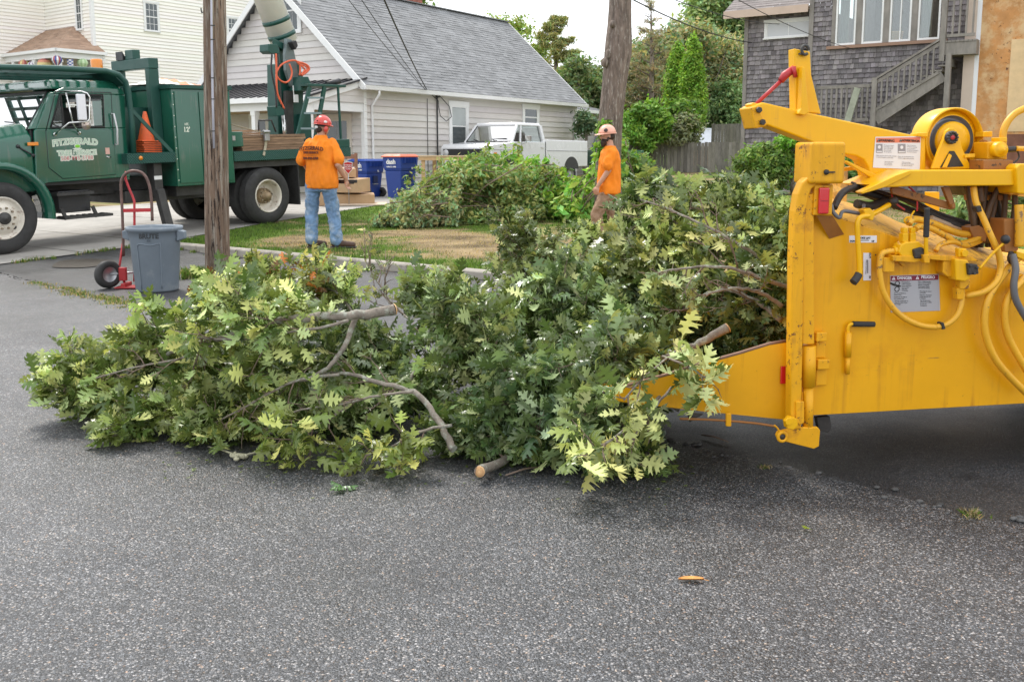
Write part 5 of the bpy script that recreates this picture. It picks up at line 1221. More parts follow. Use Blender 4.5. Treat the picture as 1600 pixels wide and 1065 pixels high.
# ---------- cargo on the truck: planks, strap, cones, tarp (things of their own)
TM=FRM[TR]
def ttw(px,py,y): return TM@tx(px,py,y)
plank_m=M('old_oak_plank',(.27,.17,.11),.8,attr=True,var=.35,vs=12,stretch=(.4,1,3),bump=.4,bs=60)
random.seed(61)
zlay=[zd1+.003+.042*k for k in range(12)]
names=['bottom','second','third','fourth','fifth','sixth']
nl=0
def plank(x0,x1,y0,y1,z,h,label):
    t=MB(); c=random.uniform(.65,1.35); j=random.uniform(-.04,.04)
    n=8; 
    t.box(x0+j,x1+j,y0+random.uniform(-.015,.015),y1,z,z+h-.004,(c,c,c*.95)); o=t.build('oak_plank',plank_m,None); o.matrix_world=TM; FRM[o]=TM; tagit(o,label,'plank',group='planks strapped on the truck deck'); return o
xs0,xs1=T(380,232,.05)[0],T(478,232,.05)[0]
hh=(T(430,210,.06)[1]-zd1)/6
where=['lowest plank of the strapped stack, lying on the green deck','second plank from the bottom of the strapped stack','third plank from the bottom of the strapped stack','fourth plank from the bottom of the strapped stack, darker','fifth plank from the bottom of the strapped stack, just under the top one','topmost long plank of the strapped stack beneath the ratchet']
for k in range(6): plank(xs0-(0 if k<5 else 0),xs1,.06,1.1,zd1+.002+hh*k,hh,where[k])
zz=zd1+.002+hh*6
plank(T(356,200,.3)[0],T(410,200,.3)[0],.35,.7,zz,hh*.9,'short grey plank lying on the strapped stack behind the green lock box')
plank(T(356,200,.3)[0]-.05,T(411,200,.3)[0],.35,.7,zz+hh,hh*.9,'highest short plank, on top of the other short plank on the stack')
st_=thing('ratchet_strap','dirty beige ratchet strap with a metal buckle holding down the plank stack','strap',tuple(ttw(415,215,.0))); 
mb=MB(); 
def W(px,py,y): return ttw(px,py,y)
wv=[(417,204,.03),(415,228,.03),(412,243,-.01)]
for (p,q) in zip(wv,wv[1:]): mb.bar(W(*p),W(*q),.012,.05,side=TM.to_3x3()@Vector((0,1,0)))
mb.bar(W(360,194,.3),W(415,209,.05),.05,.012,side=TM.to_3x3()@Vector((0,1,0))); mb.build('webbing',M('strap_web',(.42,.37,.27),.8,var=.15,vs=20),st_,True)
mb=MB(); mb.bar(W(416,205,.0),W(417,220,.0),.05,.11,side=TM.to_3x3()@Vector((0,1,0))); mb.cyl(W(411,206,-.03),W(421,206,-.03),.03,seg=10); mb.build('ratchet',steel,st_,True,bevel=.006)
conem=M('orange_cone_rubber',(.78,.13,.03),.5,var=.1,vs=6,dirt=(.35,.1,.05),dth=.6,ds=8); coneshade=M('cone_gap_shadow',(.05,.045,.04),.6)
cb=tx(231,237,.28); labs=['lowest traffic cone of the stack on the front deck','second traffic cone up in the stack on the front deck','third traffic cone up in the stack on the front deck','fourth traffic cone up in the stack on the front deck','fifth traffic cone up in the stack, just under the top one','topmost traffic cone of the stack, the one whose whole orange cone shows']
for k in range(6):
    z=dz1+.003+.034*k; t=thing('traffic_cone',labs[k],'cone',tuple(TM@Vector((cb.x,.3,z))),math.atan2(.807,.59)+random.uniform(-.08,.08),'stacked traffic cones')
    mb=MB(); s_=.17; mb.obox((0,0,.012),(1,0,0),(0,1,0),2*s_,2*s_,.022); mb.build('base',conem if k%2==0 else conem,t,bevel=.008)
    mb=MB(); mb.lathe((0,0,.022),(0,0,1),[(.135,0),(.128,.02),(.028,.46),(.02,.47),(0,.47)] if k==5 else [(.135,0),(.128,.02),(.085,.2),(.08,.2)],24); mb.build('cone',conem,t)
    if k<5: mb=MB(); mb.obox((0,0,.0285),(1,0,0),(0,1,0),2*s_-.02,2*s_-.02,.006); mb.build('rim_shadow_strip',coneshade,t)  # dark strip between stacked bases, a shadow drawn as a part
# tarp on the tool box lid
tp=thing('tarpaulin','crumpled orange and white tarpaulin lying on top of the green tool box','tarp',tuple(TM@Vector((xb0,.8,zt2+.002))),math.atan2(.807,.59))
vs=[];fs=[];nx,ny=26,14
for j in range(ny+1):
    for i in range(nx+1):
        x=-.05+i/nx*(xb1-xb0+.0); y=-.5+j/ny*1.2; h=.02+.16*max(0,math.sin(math.pi*i/nx))*math.sin(math.pi*j/ny)*(.6+.6*abs(mnoise.noise(Vector((x*4,y*5,2)))))+ .03*abs(mnoise.noise(Vector((x*9,y*9,5)))); vs.append((x,y,h))
cl=[]
mb=MB()
for j in range(ny):
    for i in range(nx):
        k=j*(nx+1)+i; fs.append((k,k+1,k+nx+2,k+nx+1))
for q in fs:
    i=q[0]%(nx+1); cc=(.8,.2,.07) if (i>7 and (i//5)%2==0) or i>17 else (.75,.73,.68); mb.v=vs; mb.f.append(list(q)); mb.c.append(cc); mb.sm.append(True)
mb.build('sheet',M('tarp_fabric',(1,1,1),.6,attr=True,bump=.3,bs=20),tp)
# ================= YELLOW WOOD CHIPPER
ypaint=M('yellow_chipper_paint',(.78,.375,.004),.36,streak=(.46,.19,.01),kth=.57,scratch=(.30,.15,.04),var=.10,vs=1.3,spots=(.16,.055,.012),sth=.73,ss=60,dirt=(.66,.27,.006),dth=.60,ds=1.1,coat=.1,spec=.35)
yclean=M('yellow_clean_paint',(.82,.435,.004),.35,scratch=(.40,.22,.06),streak=(.6,.30,.03),kth=.60,var=.06,vs=3,spots=(.2,.08,.02),sth=.76,ss=40,coat=.08,spec=.35)
yrust=M('yellow_rusty_paint',(.76,.365,.006),.45,var=.1,vs=5,spots=(.20,.075,.02),sth=.645,ss=38,streak=(.34,.14,.02),kth=.58,dirt=(.42,.17,.02),dth=.64,ds=5,spec=.35)
ydeck=M('grimy_deck_paint',(.74,.42,.05),.6,var=.12,vs=3,spots=(.13,.05,.02),sth=.64,ss=40,dirt=(.20,.11,.045),dth=.53,ds=4,spec=.3)
ybrown=M('brown_grime_and_shade',(.30,.12,.025),.55,var=.25,vs=5,spots=(.06,.03,.015),sth=.62,ss=18)  # dark brown yellow for shadowed and dirty parts, shade mixed into the colour
greasy=M('greasy_black',(.035,.03,.026),.55,var=.4,vs=9,bump=.4,bs=50)
hosey=M('yellow_painted_hose',(.76,.39,.02),.42,var=.1,vs=6,spots=(.22,.12,.05),sth=.66,ss=30)
hoseb=M('brown_grimy_hose',(.10,.055,.025),.6,var=.35,vs=9)
hoseg=M('grey_rubber_hose',(.12,.12,.125),.5,var=.15)
c0=at(1283,648,4.2)
CP=thing('wood_chipper','big yellow wood chipper standing at the right edge with its infeed chute full of branches','wood chipper',(c0.x,c0.y,0),math.atan2(.182,.983))
def cx(px,py,y=0): a=lp(CP,px,py,y); return Vector((a[0],y,a[1]))
def plate(name,pts,y,th,mat=None,parent=None,bevel=.003,seg=2):
    mb=MB(); mb.prism([lp(CP,px,py,y) for px,py in pts],y,y+th); return mb.build(name,mat or ypaint,parent or CP,bevel=bevel,seg=seg)
def chose(pts,r,mat,name='hydraulic_hose',y=-.05,parent=None): return hose(pts,r,mat,name,y,parent or CP,fn=cx)
WD=-1.35+2.7 # hopper width 1.35 inward
def pts3(pts): return [cx(*p) for p in pts]
# near side panel with the sloping top deck
side=plate('side_panel',[(1266,300),(1318,344),(1410,373),(1453,394),(1488,405),(1543,418),(1640,438),(1700,452),(1700,625),(1600,630),(1283,648),(1262,649)],0,.012,bevel=.003)
edge=[(1264,292),(1318,343),(1410,372),(1453,393),(1488,404),(1543,417),(1640,437),(1700,451)]
mb=MB(); E_=[cx(px,py,.0) for px,py in edge]
rise=[.05,.09,.11,.11,.11,.10,.08,.08]; Y1=.34
A=[Vector((p.x,.004,p.z+.001)) for p in E_]; B=[Vector((p.x+.05,Y1,p.z+r)) for p,r in zip(E_,rise)]; B[0].x=A[0].x; Cc=[Vector((p.x,1.0,p.z)) for p in B]; D=[Vector((p.x,1.35,a.z)) for p,a in zip(A,A)]
for q_,sh in ((B[0],.14),(Cc[0],.75),(D[0],.95)): q_.x+=sh
D=[Vector((max(p.x,D[0].x),p.y,p.z)) for p in D]; Cc=[Vector((max(p.x,Cc[0].x),p.y,p.z)) for p in Cc]; B=[Vector((max(p.x,B[0].x),p.y,p.z)) for p in B]
n=len(A); rows=A+B+Cc+D
mb.add(rows,[(r*n+i,r*n+i+1,(r+1)*n+i+1,(r+1)*n+i) for r in range(3) for i in range(n-1)]); m=mb.build('hopper_deck',ydeck,CP)
sol=m.modifiers.new('t','SOLIDIFY'); sol.thickness=.008
mb=MB(); mb.prism([(E_[0].x,.75),(E_[0].x+.9,E_[5].z)]+[(p.x,p.z) for p in E_[6:]]+[(E_[-1].x,.35),(E_[0].x,.36)],1.34,1.352); mb.build('far_side_panel',ypaint,CP)
mb=MB(); zf=cx(1283,640).z; mb.box(cx(1262,645).x,cx(1700,625).x,.014,1.34,zf,zf+.01); mb.build('hopper_floor',yrust,CP)
# lip on the deck edge
mb=MB(); a=cx(1318,298,Y1); 
chose([(1303,325),(1318,300,.06),(1350,288,.2)],.016,greasy,'cable_harness',.02)
# body of the machine beyond the right edge: feed housing
mb=MB(); mb.box(cx(1700,500).x+.55,cx(1700,500).x+1.5,-.1,1.0,.32,1.3); mb.build('feed_housing',ypaint,CP,bevel=.03)
mb=MB(); mb.box(cx(1700,500).x-.02,cx(1700,500).x+.549,.02,1.3,.37,.92); mb.build('feed_throat',ypaint,CP,bevel=.01)
mb=MB(); mb.box(cx(1300,640).x,cx(1700,500).x+3.2,.25,.35,.30,.40); mb.build('frame_rail',ybrown,CP); mb=MB(); mb.box(cx(1300,640).x,cx(1700,500).x+3.2,1.0,1.1,.30,.40); mb.build('frame_rail',ybrown,CP)
mb=MB(); mb.box(cx(1700,500).x+1.51,cx(1700,500).x+2.9,.0,1.35,.42,1.7); mb.build('engine_cover',ypaint,CP,bevel=.05,seg=3)
mb=MB(); xw=cx(1700,500).x+1.1; mb.lathe((xw,-.15,.36),(0,1,0),[(.2,.03),(.23,.0),(.33,.0),(.36,.04),(.36,.18),(.33,.22),(.2,.2)],40); wh=mb.build('wheel',rubber,CP); mb=MB(); mb.lathe((xw,-.15,.36),(0,1,0),[(.21,.03),(.18,.05),(.1,.06),(.06,.02),(0,.02)],30); mb.build('rim',rimw,wh)
mb=MB(); mb.lathe((xw,1.55,.36),(0,-1,0),[(.2,.03),(.23,.0),(.33,.0),(.36,.04),(.36,.18),(.33,.22),(.2,.2)],40); mb.build('wheel',rubber,CP)
# opening frame posts
def post(yc,parent):
    mb=MB(); path=[(1233,668),(1237,400),(1240,330),(1244,305),(1250,290),(1259,282),(1268,279),(1290,278)]
    P=[cx(px+6,py,yc) for px,py in path]
    # rectangular section swept
    w=.052; vs=[]
    for i,p in enumerate(P):
        d=(P[min(i+1,len(P)-1)]-P[max(i-1,0)]).normalized(); s=Vector((0,1,0)); u=d.cross(s).normalized()
        for (a,b) in ((-1,-1),(1,-1),(1,1),(-1,1)): vs.append(p+u*a*w*.5+s*b*w*.6)
    m_=len(P); fs=[(i*4+k,i*4+(k+1)%4,(i+1)*4+(k+1)%4,(i+1)*4+k) for i in range(m_-1) for k in range(4)]+[(3,2,1,0),((m_-1)*4,(m_-1)*4+1,(m_-1)*4+2,(m_-1)*4+3)]
    mb.add(vs,fs); return mb.build('opening_post',yrust,parent,bevel=.009,seg=3)
post(-.035,CP)
# door post with hinge
plate('door_post',[(1253,306),(1272,302),(1273,538),(1254,538)],-.05,.05,yrust,bevel=.006)
plate('weld_strip',[(1247,310),(1252,310),(1254,640),(1246,640)],-.012,.02,yrust)
mb=MB(); mb.cyl(cx(1264,540,-.035),cx(1263,603,-.035),.031,seg=20); hb=mb.build('hinge_barrel',yrust,CP)
mb=MB(); mb.cyl(cx(1263,603,-.035),cx(1262,676,-.035),.023,seg=20); mb.build('hinge_pin',yrust,hb)
for (a,b) in (((1272,518),(1288,532)),((1274,560),(1292,575)),((1276,534),(1290,559)),((1276,576),(1292,602))):
    p=cx(*a,-.02); q=cx(*b,-.02); mb=MB(); dpt=.045 if b[1]-a[1]<20 else .02; mb.box(p.x,q.x,-dpt,0,q.z,p.z); mb.build('hinge_block',yrust,CP,bevel=.005)
plate('bottom_plate',[(1216,674),(1240,668),(1278,667),(1282,672),(1280,697),(1272,701),(1216,687),(1213,680)],-.06,.018,yrust,bevel=.004)
plate('latch_plate',[(1244,627),(1257,627),(1257,660),(1251,664),(1244,660)],-.075,.03,yrust,bevel=.004)
def hexb(px,py,y,r,h,mat,name,parent=None):
    c=cx(px,py,y); mb=MB(); mb.tube([c,c-Vector((0,h,0))],[r,r*.97],6,smooth=False); o=mb.build(name,mat,parent or CP,bevel=.002); return o
hexb(1232,658,-.075,.030,.035,yclean,'big_bolt'); hexb(1232,658,-.11,.019,.006,yclean,'bolt_centre')
c=cx(1221,681,-.062); mb=MB(); mb.tube([c+Vector((.02*math.cos(a),-.008,.02*math.sin(a))) for a in [i*.3927 for i in range(17)]],.008,8,cap=False); mb.build('lock_ring',yrust,CP)
mb=MB(); mb.lathe(c,(0,-1,0),[(.014,0),(.014,.012),(0,.012)],14); mb.build('ring_pin',greasy,CP)
chose([(1210,664),(1217,672),(1221,690)],.004,yrust,'wire_clip',-.07)
plate('under_bracket',[(1276,652),(1297,650),(1300,668),(1294,676),(1280,672)],.05,.03,greasy); 
# tail light housing
p=cx(1269,222,-.09); q=cx(1320,287,-.09); mb=MB(); mb.box(p.x,q.x,-.09,.07,q.z,p.z); hs_=mb.build('lamp_housing',yrust,CP,bevel=.014,seg=4)
c=cx(1291,269,-.092); mb=MB(); mb.lathe(c,(0,-1,0),[(.012,0),(.011,.006),(0,.008)],14); mb.box(c.x,c.x+.038,-.098,-.092,c.z-.003,c.z+.003); mb.build('key_lock',greasy,hs_)
p=cx(1273,288,-.06); q=cx(1300,336,-.06); mb=MB(); mb.box(p.x,q.x,-.06,.02,q.z,p.z-.002); br=mb.build('lamp_bracket',yrust,CP,bevel=.004)
p=cx(1279,293,-.065); q=cx(1293,334,-.065); mb=MB(); mb.box(p.x,q.x,-.078,-.061,q.z,p.z); mb.build('tail_light',redl,br,bevel=.006,seg=3)
mb=MB(); mb.box(p.x+.004,q.x-.004,-.0795,-.0775,p.z-.085 if False else (p.z+q.z)/2-.001,(p.z+q.z)/2+.001)
mb.build('lens_rib',M('dark_red',(.2,.01,.01),.3),br)
mb=MB(); A=[cx(1275,337,-.058),cx(1303,345,-.03),cx(1319,366,-.002),cx(1300,374,-.002),cx(1296,368,-.002)]
mb.add([cx(1276,337,-.055),cx(1301,337,-.055),cx(1319,366,-.003),cx(1296,373,-.003)],[(0,1,2,3),(3,2,1,0)]); mb.build('gusset',ybrown,CP)
# the winch boom
boom=plate('winch_boom',[(1174,166),(1193,160),(1240,171),(1300,184),(1440,214),(1447,216),(1447,268),(1440,285),(1388,292),(1362,286),(1357,262),(1350,250),(1338,244),(1320,241),(1290,232),(1268,222),(1232,208),(1199,196),(1182,198)],.18,.11,yclean,bevel=.008,seg=3)
plate('boom_end_cap',[(1173,168),(1184,165),(1199,195),(1196,198),(1181,201)],.165,.13,yrust,bevel=.006)
hexb(1185,172,.163,.014,.015,greasy,'boom_bolt'); hexb(1190.5,191,.163,.014,.015,greasy,'boom_bolt')
plate('boom_mast',[(1241,76),(1266,81),(1268,118),(1283,178),(1243,174)],.2,.06,yclean,bevel=.004)
plate('mast_rib',[(1254,104),(1258,106),(1264,176),(1257,180),(1247,178),(1252,170)],.155,.045,yclean,bevel=.003)
c=cx(1258,80,.19); mb=MB(); mb.tube([c+Vector((.016*math.cos(a)-.002,-.004,.02*math.sin(a)+.004)) for a in [i*.3927 for i in range(15)]],.007,8); mb.box(c.x-.028,c.x+.004,.185,.197,c.z-.016,c.z-.009); mb.build('shackle',darksteel,CP)
rod=M('red_grease_rod',(.45,.03,.035),.4,var=.2,vs=8)
mb=MB(); mb.tube([cx(1181,163,.22),cx(1222,125,.22)],.009,10); mb.build('hydraulic_rod',rod,CP); mb=MB(); mb.tube([cx(1220,127,.22),cx(1226,118,.22),cx(1243,106,.22)],[.014,.019,.016],12); mb.tube([cx(1240,104,.2),cx(1243,121,.2)],.01,8); mb.build('hydraulic_cylinder',rod,CP)
plate('rod_clevis',[(1172,163),(1178,160),(1186,163),(1184,168),(1175,169)],.19,.06,yclean)
# decals
def decal(name,pts,y,parent,mat,rad=.0):
    return plate(name,pts,y,.0015,mat,parent,bevel=0)
dw=M('decal_white',(.72,.72,.74),.35,var=.03); dor=M('decal_orange',(.72,.2,.1),.35); dmar=M('decal_maroon',(.2,.012,.035),.35); dgr=M('decal_grey',(.28,.27,.29),.5)
def ctext(name,s,px,py,size,mat,parent,y,**k):
    mb=MB(); mb.text(s,cx(px,py,y),(1,0,-.04),(0.0,0,1),size,ext=.0004,**k); return mb.build(name,mat,parent)
wd_=decal('warning_decal',[(1368,214),(1439,213),(1437,265),(1364,262)],.1775,boom,dw); decal('warning_band',[(1369,215.5),(1438,214.5),(1438,223),(1369,223)],.1765,wd_,dor)
ctext('decal_text','WARNING',1386,221.5,.0155,letk,wd_,.1755,bold=.0004); ctext('decal_text','ADVERTENCIA',1423,221.5,.0135,letk,wd_,.1755,bold=.0004)
def tri(px,py,r,mat,parent,y):
    c=cx(px,py,y); mb=MB(); mb.add([(c.x-r,y,c.z-r*.8),(c.x+r,y,c.z-r*.8),(c.x,y,c.z+r)],[(0,1,2)]); mb.build('warning_triangle',mat,parent)
    mb=MB(); mb.add([(c.x-r*.12,y-.0005,c.z-r*.1),(c.x+r*.12,y-.0005,c.z-r*.1),(c.x+r*.1,y-.0005,c.z+r*.5),(c.x-r*.1,y-.0005,c.z+r*.5)],[(0,1,2,3)]); mb.add([(c.x-r*.12,y-.0005,c.z-r*.6),(c.x+r*.12,y-.0005,c.z-r*.6),(c.x+r*.12,y-.0005,c.z-r*.35),(c.x-r*.12,y-.0005,c.z-r*.35)],[(0,1,2,3)]); mb.build('exclamation_mark',letw if mat is letk else dmar,parent)
tri(1373,219.3,.008,letk,wd_,.1757); tri(1407.5,219.3,.008,letk,wd_,.1757)
for (x0,x1,y0,y1) in ((1369,1379,225,239),(1403,1415,225,239.5)):
    w_=decal('pictogram',[(x0,y0),(x1,y0),(x1,y1),(x0,y1)],.1765,wd_,dgr); decal('pictogram_bar',[(x0+1,y1-3),(x1-1,y1-3),(x1-1,y1-1.2),(x0+1,y1-1.2)],.176,w_,dw)
    mb=MB(); c=cx((x0+x1)/2,(y0+y1)/2-2,.176); mb.lathe(c,(0,-1,0),[(.008,0),(0,.0003)],12); mb.build('pictogram_mark',dw,w_)
random.seed(71)
def textlines(x0,x1,y0,dy,n,size,mat,parent,y,words):
    for i in range(n):
        s=words[i%len(words)]; mb=MB(); mb.text(s,cx(x0,y0+dy*i,y),(1,0,-.04),(0,0,1),size,ext=.0002,align='LEFT'); mb.build('decal_text',mat,parent)
W1=['Moving parts hazard','keep hands and feet','clear of the winch','line at all times','Do not operate','without training']; W2=['Peligro de piezas en','movimiento mantenga','manos y pies lejos','del cable del cabrestante','No opere la maquina','sin entrenamiento']
textlines(1381,1400,227.5,2.6,5,.0062,dgr,wd_,.1757,W1); textlines(1417,1436,227.5,2.6,5,.0058,dgr,wd_,.1757,W2)
textlines(1369,1400,243.5,2.7,2,.0068,dgr,wd_,.1757,['Never use the winch to lift overhead','or pull the machine under load']); textlines(1403,1436,245,2.7,2,.0066,dgr,wd_,.1757,['Nunca use el cabrestante para','levantar cargas sobre personas'])
textlines(1382,1400,253,2.5,3,.0062,dgr,wd_,.1757,W1[2:]); textlines(1409,1436,254,2.5,3,.0062,dgr,wd_,.1757,W2[2:])
# winch drum
wc=cx(1491,219,.2); R_=(cx(1536,219,.2)-wc).length
mb=MB(); mb.lathe(wc,(0,-1,0),[(R_*.98,-.12),(R_,-.1),(R_,.0),(R_*.965,.01),(R_*.93,.0),(R_*.93,-.1)],56); drum=mb.build('winch_shroud',yclean,CP)
mb=MB(); mb.lathe(wc,(0,-1,0),[(R_*.925,-.07),(R_*.92,-.03),(R_*.82,-.028),(R_*.80,-.02),(R_*.76,-.02)],56); mb.build('drum_rim',yclean,drum)
mb=MB(); mb.lathe(wc,(0,-1,0),[(R_*.76,-.02),(R_*.74,-.05),(R_*.60,-.05),(R_*.58,-.02)],56); mb.build('drum_groove',M('worn_grey_steel',(.25,.25,.26),.35,.5,var=.3,vs=6),drum)
mb=MB(); mb.lathe(wc,(0,-1,0),[(R_*.58,-.02),(R_*.55,.0),(R_*.3,.005),(0,.005)],48); mb.build('drum_hub',yclean,drum)
ab=plate('winch_bracket',[(1478,205),(1484,200),(1491,200),(1497,206),(1504,232),(1519,264),(1456,264),(1466,236),(1474,218)],.13,.016,yclean,bevel=.004)
plate('bracket_opening',[(1484,236),(1491,236),(1506,260),(1469,262)],.127,.002,greasy,ab,bevel=0)
plate('bracket_strut',[(1473,262),(1484,240),(1488,243),(1480,262)],.118,.01,yclean,ab); 
c=cx(1485,215,.128); mb=MB(); mb.lathe(c,(0,-1,0),[(.030,0),(.030,.012),(.026,.016),(0,.016)],24); hbc=mb.build('hub',greasy,ab); mb=MB()
for k in range(12):
    a=k*.5236; mb.ell((c.x+.024*math.cos(a),.11,c.z+.024*math.sin(a)),.006,.006,.006,8,6)
mb.build('hub_bolt',darksteel,hbc); mb=MB(); mb.lathe(c-Vector((0,.016,0)),(0,-1,0),[(.011,0),(.010,.004),(0,.004)],14); mb.build('hub_centre',rod,hbc)
plate('shroud_lug',[(1434,208),(1450,207),(1450,214),(1434,213)],.16,.06,yclean); plate('shroud_lug',[(1537,206),(1551,205),(1551,214),(1536,214)],.16,.06,yclean)
plate('shroud_lug',[(1508,242),(1524,240),(1524,246),(1508,247)],.12,.06,yclean)
# platform beam
beam=plate('platform_beam',[(1366,289),(1423,266),(1585,265),(1590,268),(1590,290),(1427,291),(1384,293)],-.02,.30,yclean,bevel=.006,seg=3)
plate('platform_arm',[(1345,300),(1400,274),(1423,266),(1424,272),(1385,292),(1348,303)],-.03,.05,yclean)
plate('beam_end',[(1588,262),(1594,256),(1640,256),(1640,310),(1590,302)],-.04,.3,yclean,bevel=.006)
plate('brace_bar',[(1319,252),(1324,251),(1392,284),(1388,291),(1378,288)],.14,.03,yclean)
plate('link_arm',[(1393,294),(1400,291),(1490,318),(1494,325),(1487,328),(1395,303)],.05,.02,ybrown); plate('link_arm',[(1473,292),(1484,292),(1494,322),(1487,326)],.03,.02,ybrown)
hexb(1488,322,.028,.01,.01,ybrown,'link_bolt')
plate('far_stanchion',[(1453,300),(1468,300),(1468,340),(1453,340)],.9,.05,yclean)
plate('left_rail',[(1314,262),(1357,258),(1357,264),(1314,268)],.3,.03,yclean)
# hydraulic motor
plate('motor_mount',[(1537,250),(1583,250),(1583,265),(1537,265)],.03,.15,ybrown); plate('motor_mount',[(1543,222),(1574,221),(1574,249),(1543,249)],.08,.1,yrust,bevel=.005)
c=cx(1557,234,.08); mb=MB(); mb.lathe(c,(0,-1,0),[(.036,0),(.036,.03),(.033,.036),(.024,.036),(.022,.044),(.012,.046),(.010,.052),(0,.052)],28); mt=mb.build('hydraulic_motor',yclean,CP)
chose([(1574,234,.06),(1584,233,.05),(1590,233,.05)],.013,greasy,'fitting'); chose([(1588,232,.04),(1610,233,.03)],.011,hosey); chose([(1590,236,.05),(1592,246,.05),(1583,256,.05),(1577,260,.06)],.004,greasy,'wire')
chose([(1567,222,.1),(1568,205,.1),(1576,188,.1),(1590,175,.1),(1612,166,.1)],.016,hosey)
plate('hose_clamp',[(1562,215),(1574,215),(1574,222),(1562,222)],.07,.06,yclean)
plate('knuckle',[(1541,218),(1549,226),(1545,232),(1538,222)],.12,.04,ybrown)
# vertical grimy hoses behind the beam
random.seed(72)
for (x0,x1,x2,yy) in ((1512,1516,1522,.1),(1524,1521,1524,.14),(1540,1537,1537,.12),(1550,1554,1545,.16),(1563,1548,1538,.1),(1572,1570,1568,.15),(1583,1586,1582,.12)):
    chose([(x0,288,yy),(x1,318,yy),(x2,355,yy),(x2+2,378,yy+.02)],.013,hoseb)
random.seed(73)
for k in range(9):  # extra dark hoses fill the bunch and stand for the cavity's shade
    x0=1508+9*k+random.uniform(-4,4); x1=1514+7*k+random.uniform(-8,8); x2=1520+4*k+random.uniform(-8,8); yy=random.uniform(.2,.38)
    chose([(x0,286,yy),(x1,318,yy+random.uniform(-.03,.03)),(x2,352,yy),(x2-3,385,yy+.03)],random.choice((.012,.014,.010)),random.choice((greasy,greasy,hoseb)))
plate('cavity_shade_block',[(1506,291),(1586,291),(1584,304),(1512,306)],.16,.12,greasy,bevel=.004)  # dark block added for the shade in the cavity behind the beam
for k in range(6): plate('valve_port',[(1512+12*k,304),(1520+12*k,304),(1520+12*k,313),(1512+12*k,313)],.15,.03,ybrown,bevel=.003)
for (x0,y0,x1,y1,r_) in ((1330,296,1512,352,.009),(1350,292,1505,348,.007),(1372,300,1500,360,.011),(1400,296,1520,350,.008)):
    chose([(x0,y0,.2),((x0+x1)/2,(y0+y1)/2+7,.18),(x1,y1,.17)],r_,greasy,'hose_bundle')
chose([(1555,288,.18),(1562,330,.2),(1566,362,.2)],.012,greasy); chose([(1530,292,.08),(1533,315,.08)],.017,hoseb,'fitting')
chose([(1521,292,.02),(1525,316,.0),(1536,340,-.02),(1548,368,-.04),(1560,395,-.05),(1563,420,-.05),(1556,440,-.06),(1538,455,-.06),(1515,461,-.05),(1508,461,-.03)],.0145,hosey)
plate('hose_tape',[(1525,323),(1533,321),(1535,330),(1528,332)],-.03,.034,greasy)
chose([(1596,398,.0),(1575,420,-.02),(1556,445,-.05),(1543,470,-.06),(1538,500,-.06),(1542,530,-.06),(1555,560,-.06),(1575,585,-.06),(1605,615,-.06)],.0165,hosey)
chose([(1606,430,.0),(1590,445,-.03),(1575,465,-.05),(1570,495,-.05),(1577,530,-.05),(1605,580,-.05)],.0165,hosey)
chose([(1582,398,-.04),(1587,420,-.07),(1584,445,-.08),(1588,470,-.08),(1608,505,-.08)],.0155,hoseg)
plate('oil_filter_box',[(1569,342),(1592,342),(1592,390),(1586,396),(1570,394)],-.01,.1,ybrown,bevel=.006); chose([(1592,320,-.02),(1593,350,-.03),(1592,385,-.03)],.02,hosey)
chose([(1580,394,-.01),(1578,405,-.02),(1584,412,-.03)],.012,greasy,'fitting'); plate('filter_foot',[(1588,392),(1602,396),(1610,410),(1590,402)],-.03,.05,yclean)
c=cx(1571,374,-.08); mb=MB(); mb.ell(c,.021,.021,.021,20,12); knob=mb.build('ball_knob',black,CP)
chose([(1568,380,-.078),(1550,397,-.075),(1530,420,-.07)],.006,yclean,'control_lever')
# hoses lying on the deck
for (pts,r) in (([(1420,350,-.02),(1424,344,-.01),(1434,343,.02),(1460,350,.05),(1490,362,.08),(1510,366,.1),(1524,362,.12)],.016),([(1430,358,-.02),(1436,354,0),(1455,357,.03),(1480,370,.05),(1500,380,.06),(1520,376,.08),(1536,368,.1)],.0145),([(1462,392,.01),(1470,382,.02),(1490,378,.04),(1510,384,.06),(1532,376,.1)],.012)):
    chose(pts,r,hosey)
chose([(1455,340,.12),(1480,350,.14),(1515,360,.16)],.012,M('cream_hose',(.5,.4,.28),.5))
for k in range(6):
    chose([(1330+k*9,285+k*4,.15+.02*k),(1380+k*8,302+k*2,.12),(1420+k*7,316+k*4,.14),(1465+k*5,336+k*3,.14),(1512,356,.15)],.0055+.001*(k%3),greasy,'wire')
chose([(1393,302,.1),(1398,316,.08),(1414,328,.06)],.004,rod,'wire'); chose([(1420,292,.06),(1432,305,.06),(1433,330,.07)],.004,rod,'wire')
chose([(1338,318,.1),(1360,322,.12),(1385,312,.14)],.02,greasy,'hose_bundle'); chose([(1345,300,.15),(1375,308,.16),(1400,322,.16)],.018,greasy,'hose_bundle')
plate('deck_junction',[(1514,355),(1530,352),(1545,362),(1540,378),(1522,372)],.08,.08,ybrown)
mb=MB(); mb.ell(cx(1396,314,.06),.024,.02,.018); mb.build('rubber_boot',greasy,CP)
chose([(1299,320,-.02),(1303,333,-.04),(1312,340,-.04),(1318,330,-.03),(1345,333,.0),(1350,320,.03)],.008,hoseg,'lamp_cable')
c=cx(1417,344,.0); mb=MB(); mb.tube([c+Vector((.018*math.cos(a),-.01,.014*math.sin(a))) for a in [i*.3927 for i in range(17)]],.005,6,cap=False); mb.tube([c+Vector((.012,0,.01)),c+Vector((.04,.01,.04))],.004,6); mb.build('pull_ring',yclean,CP)
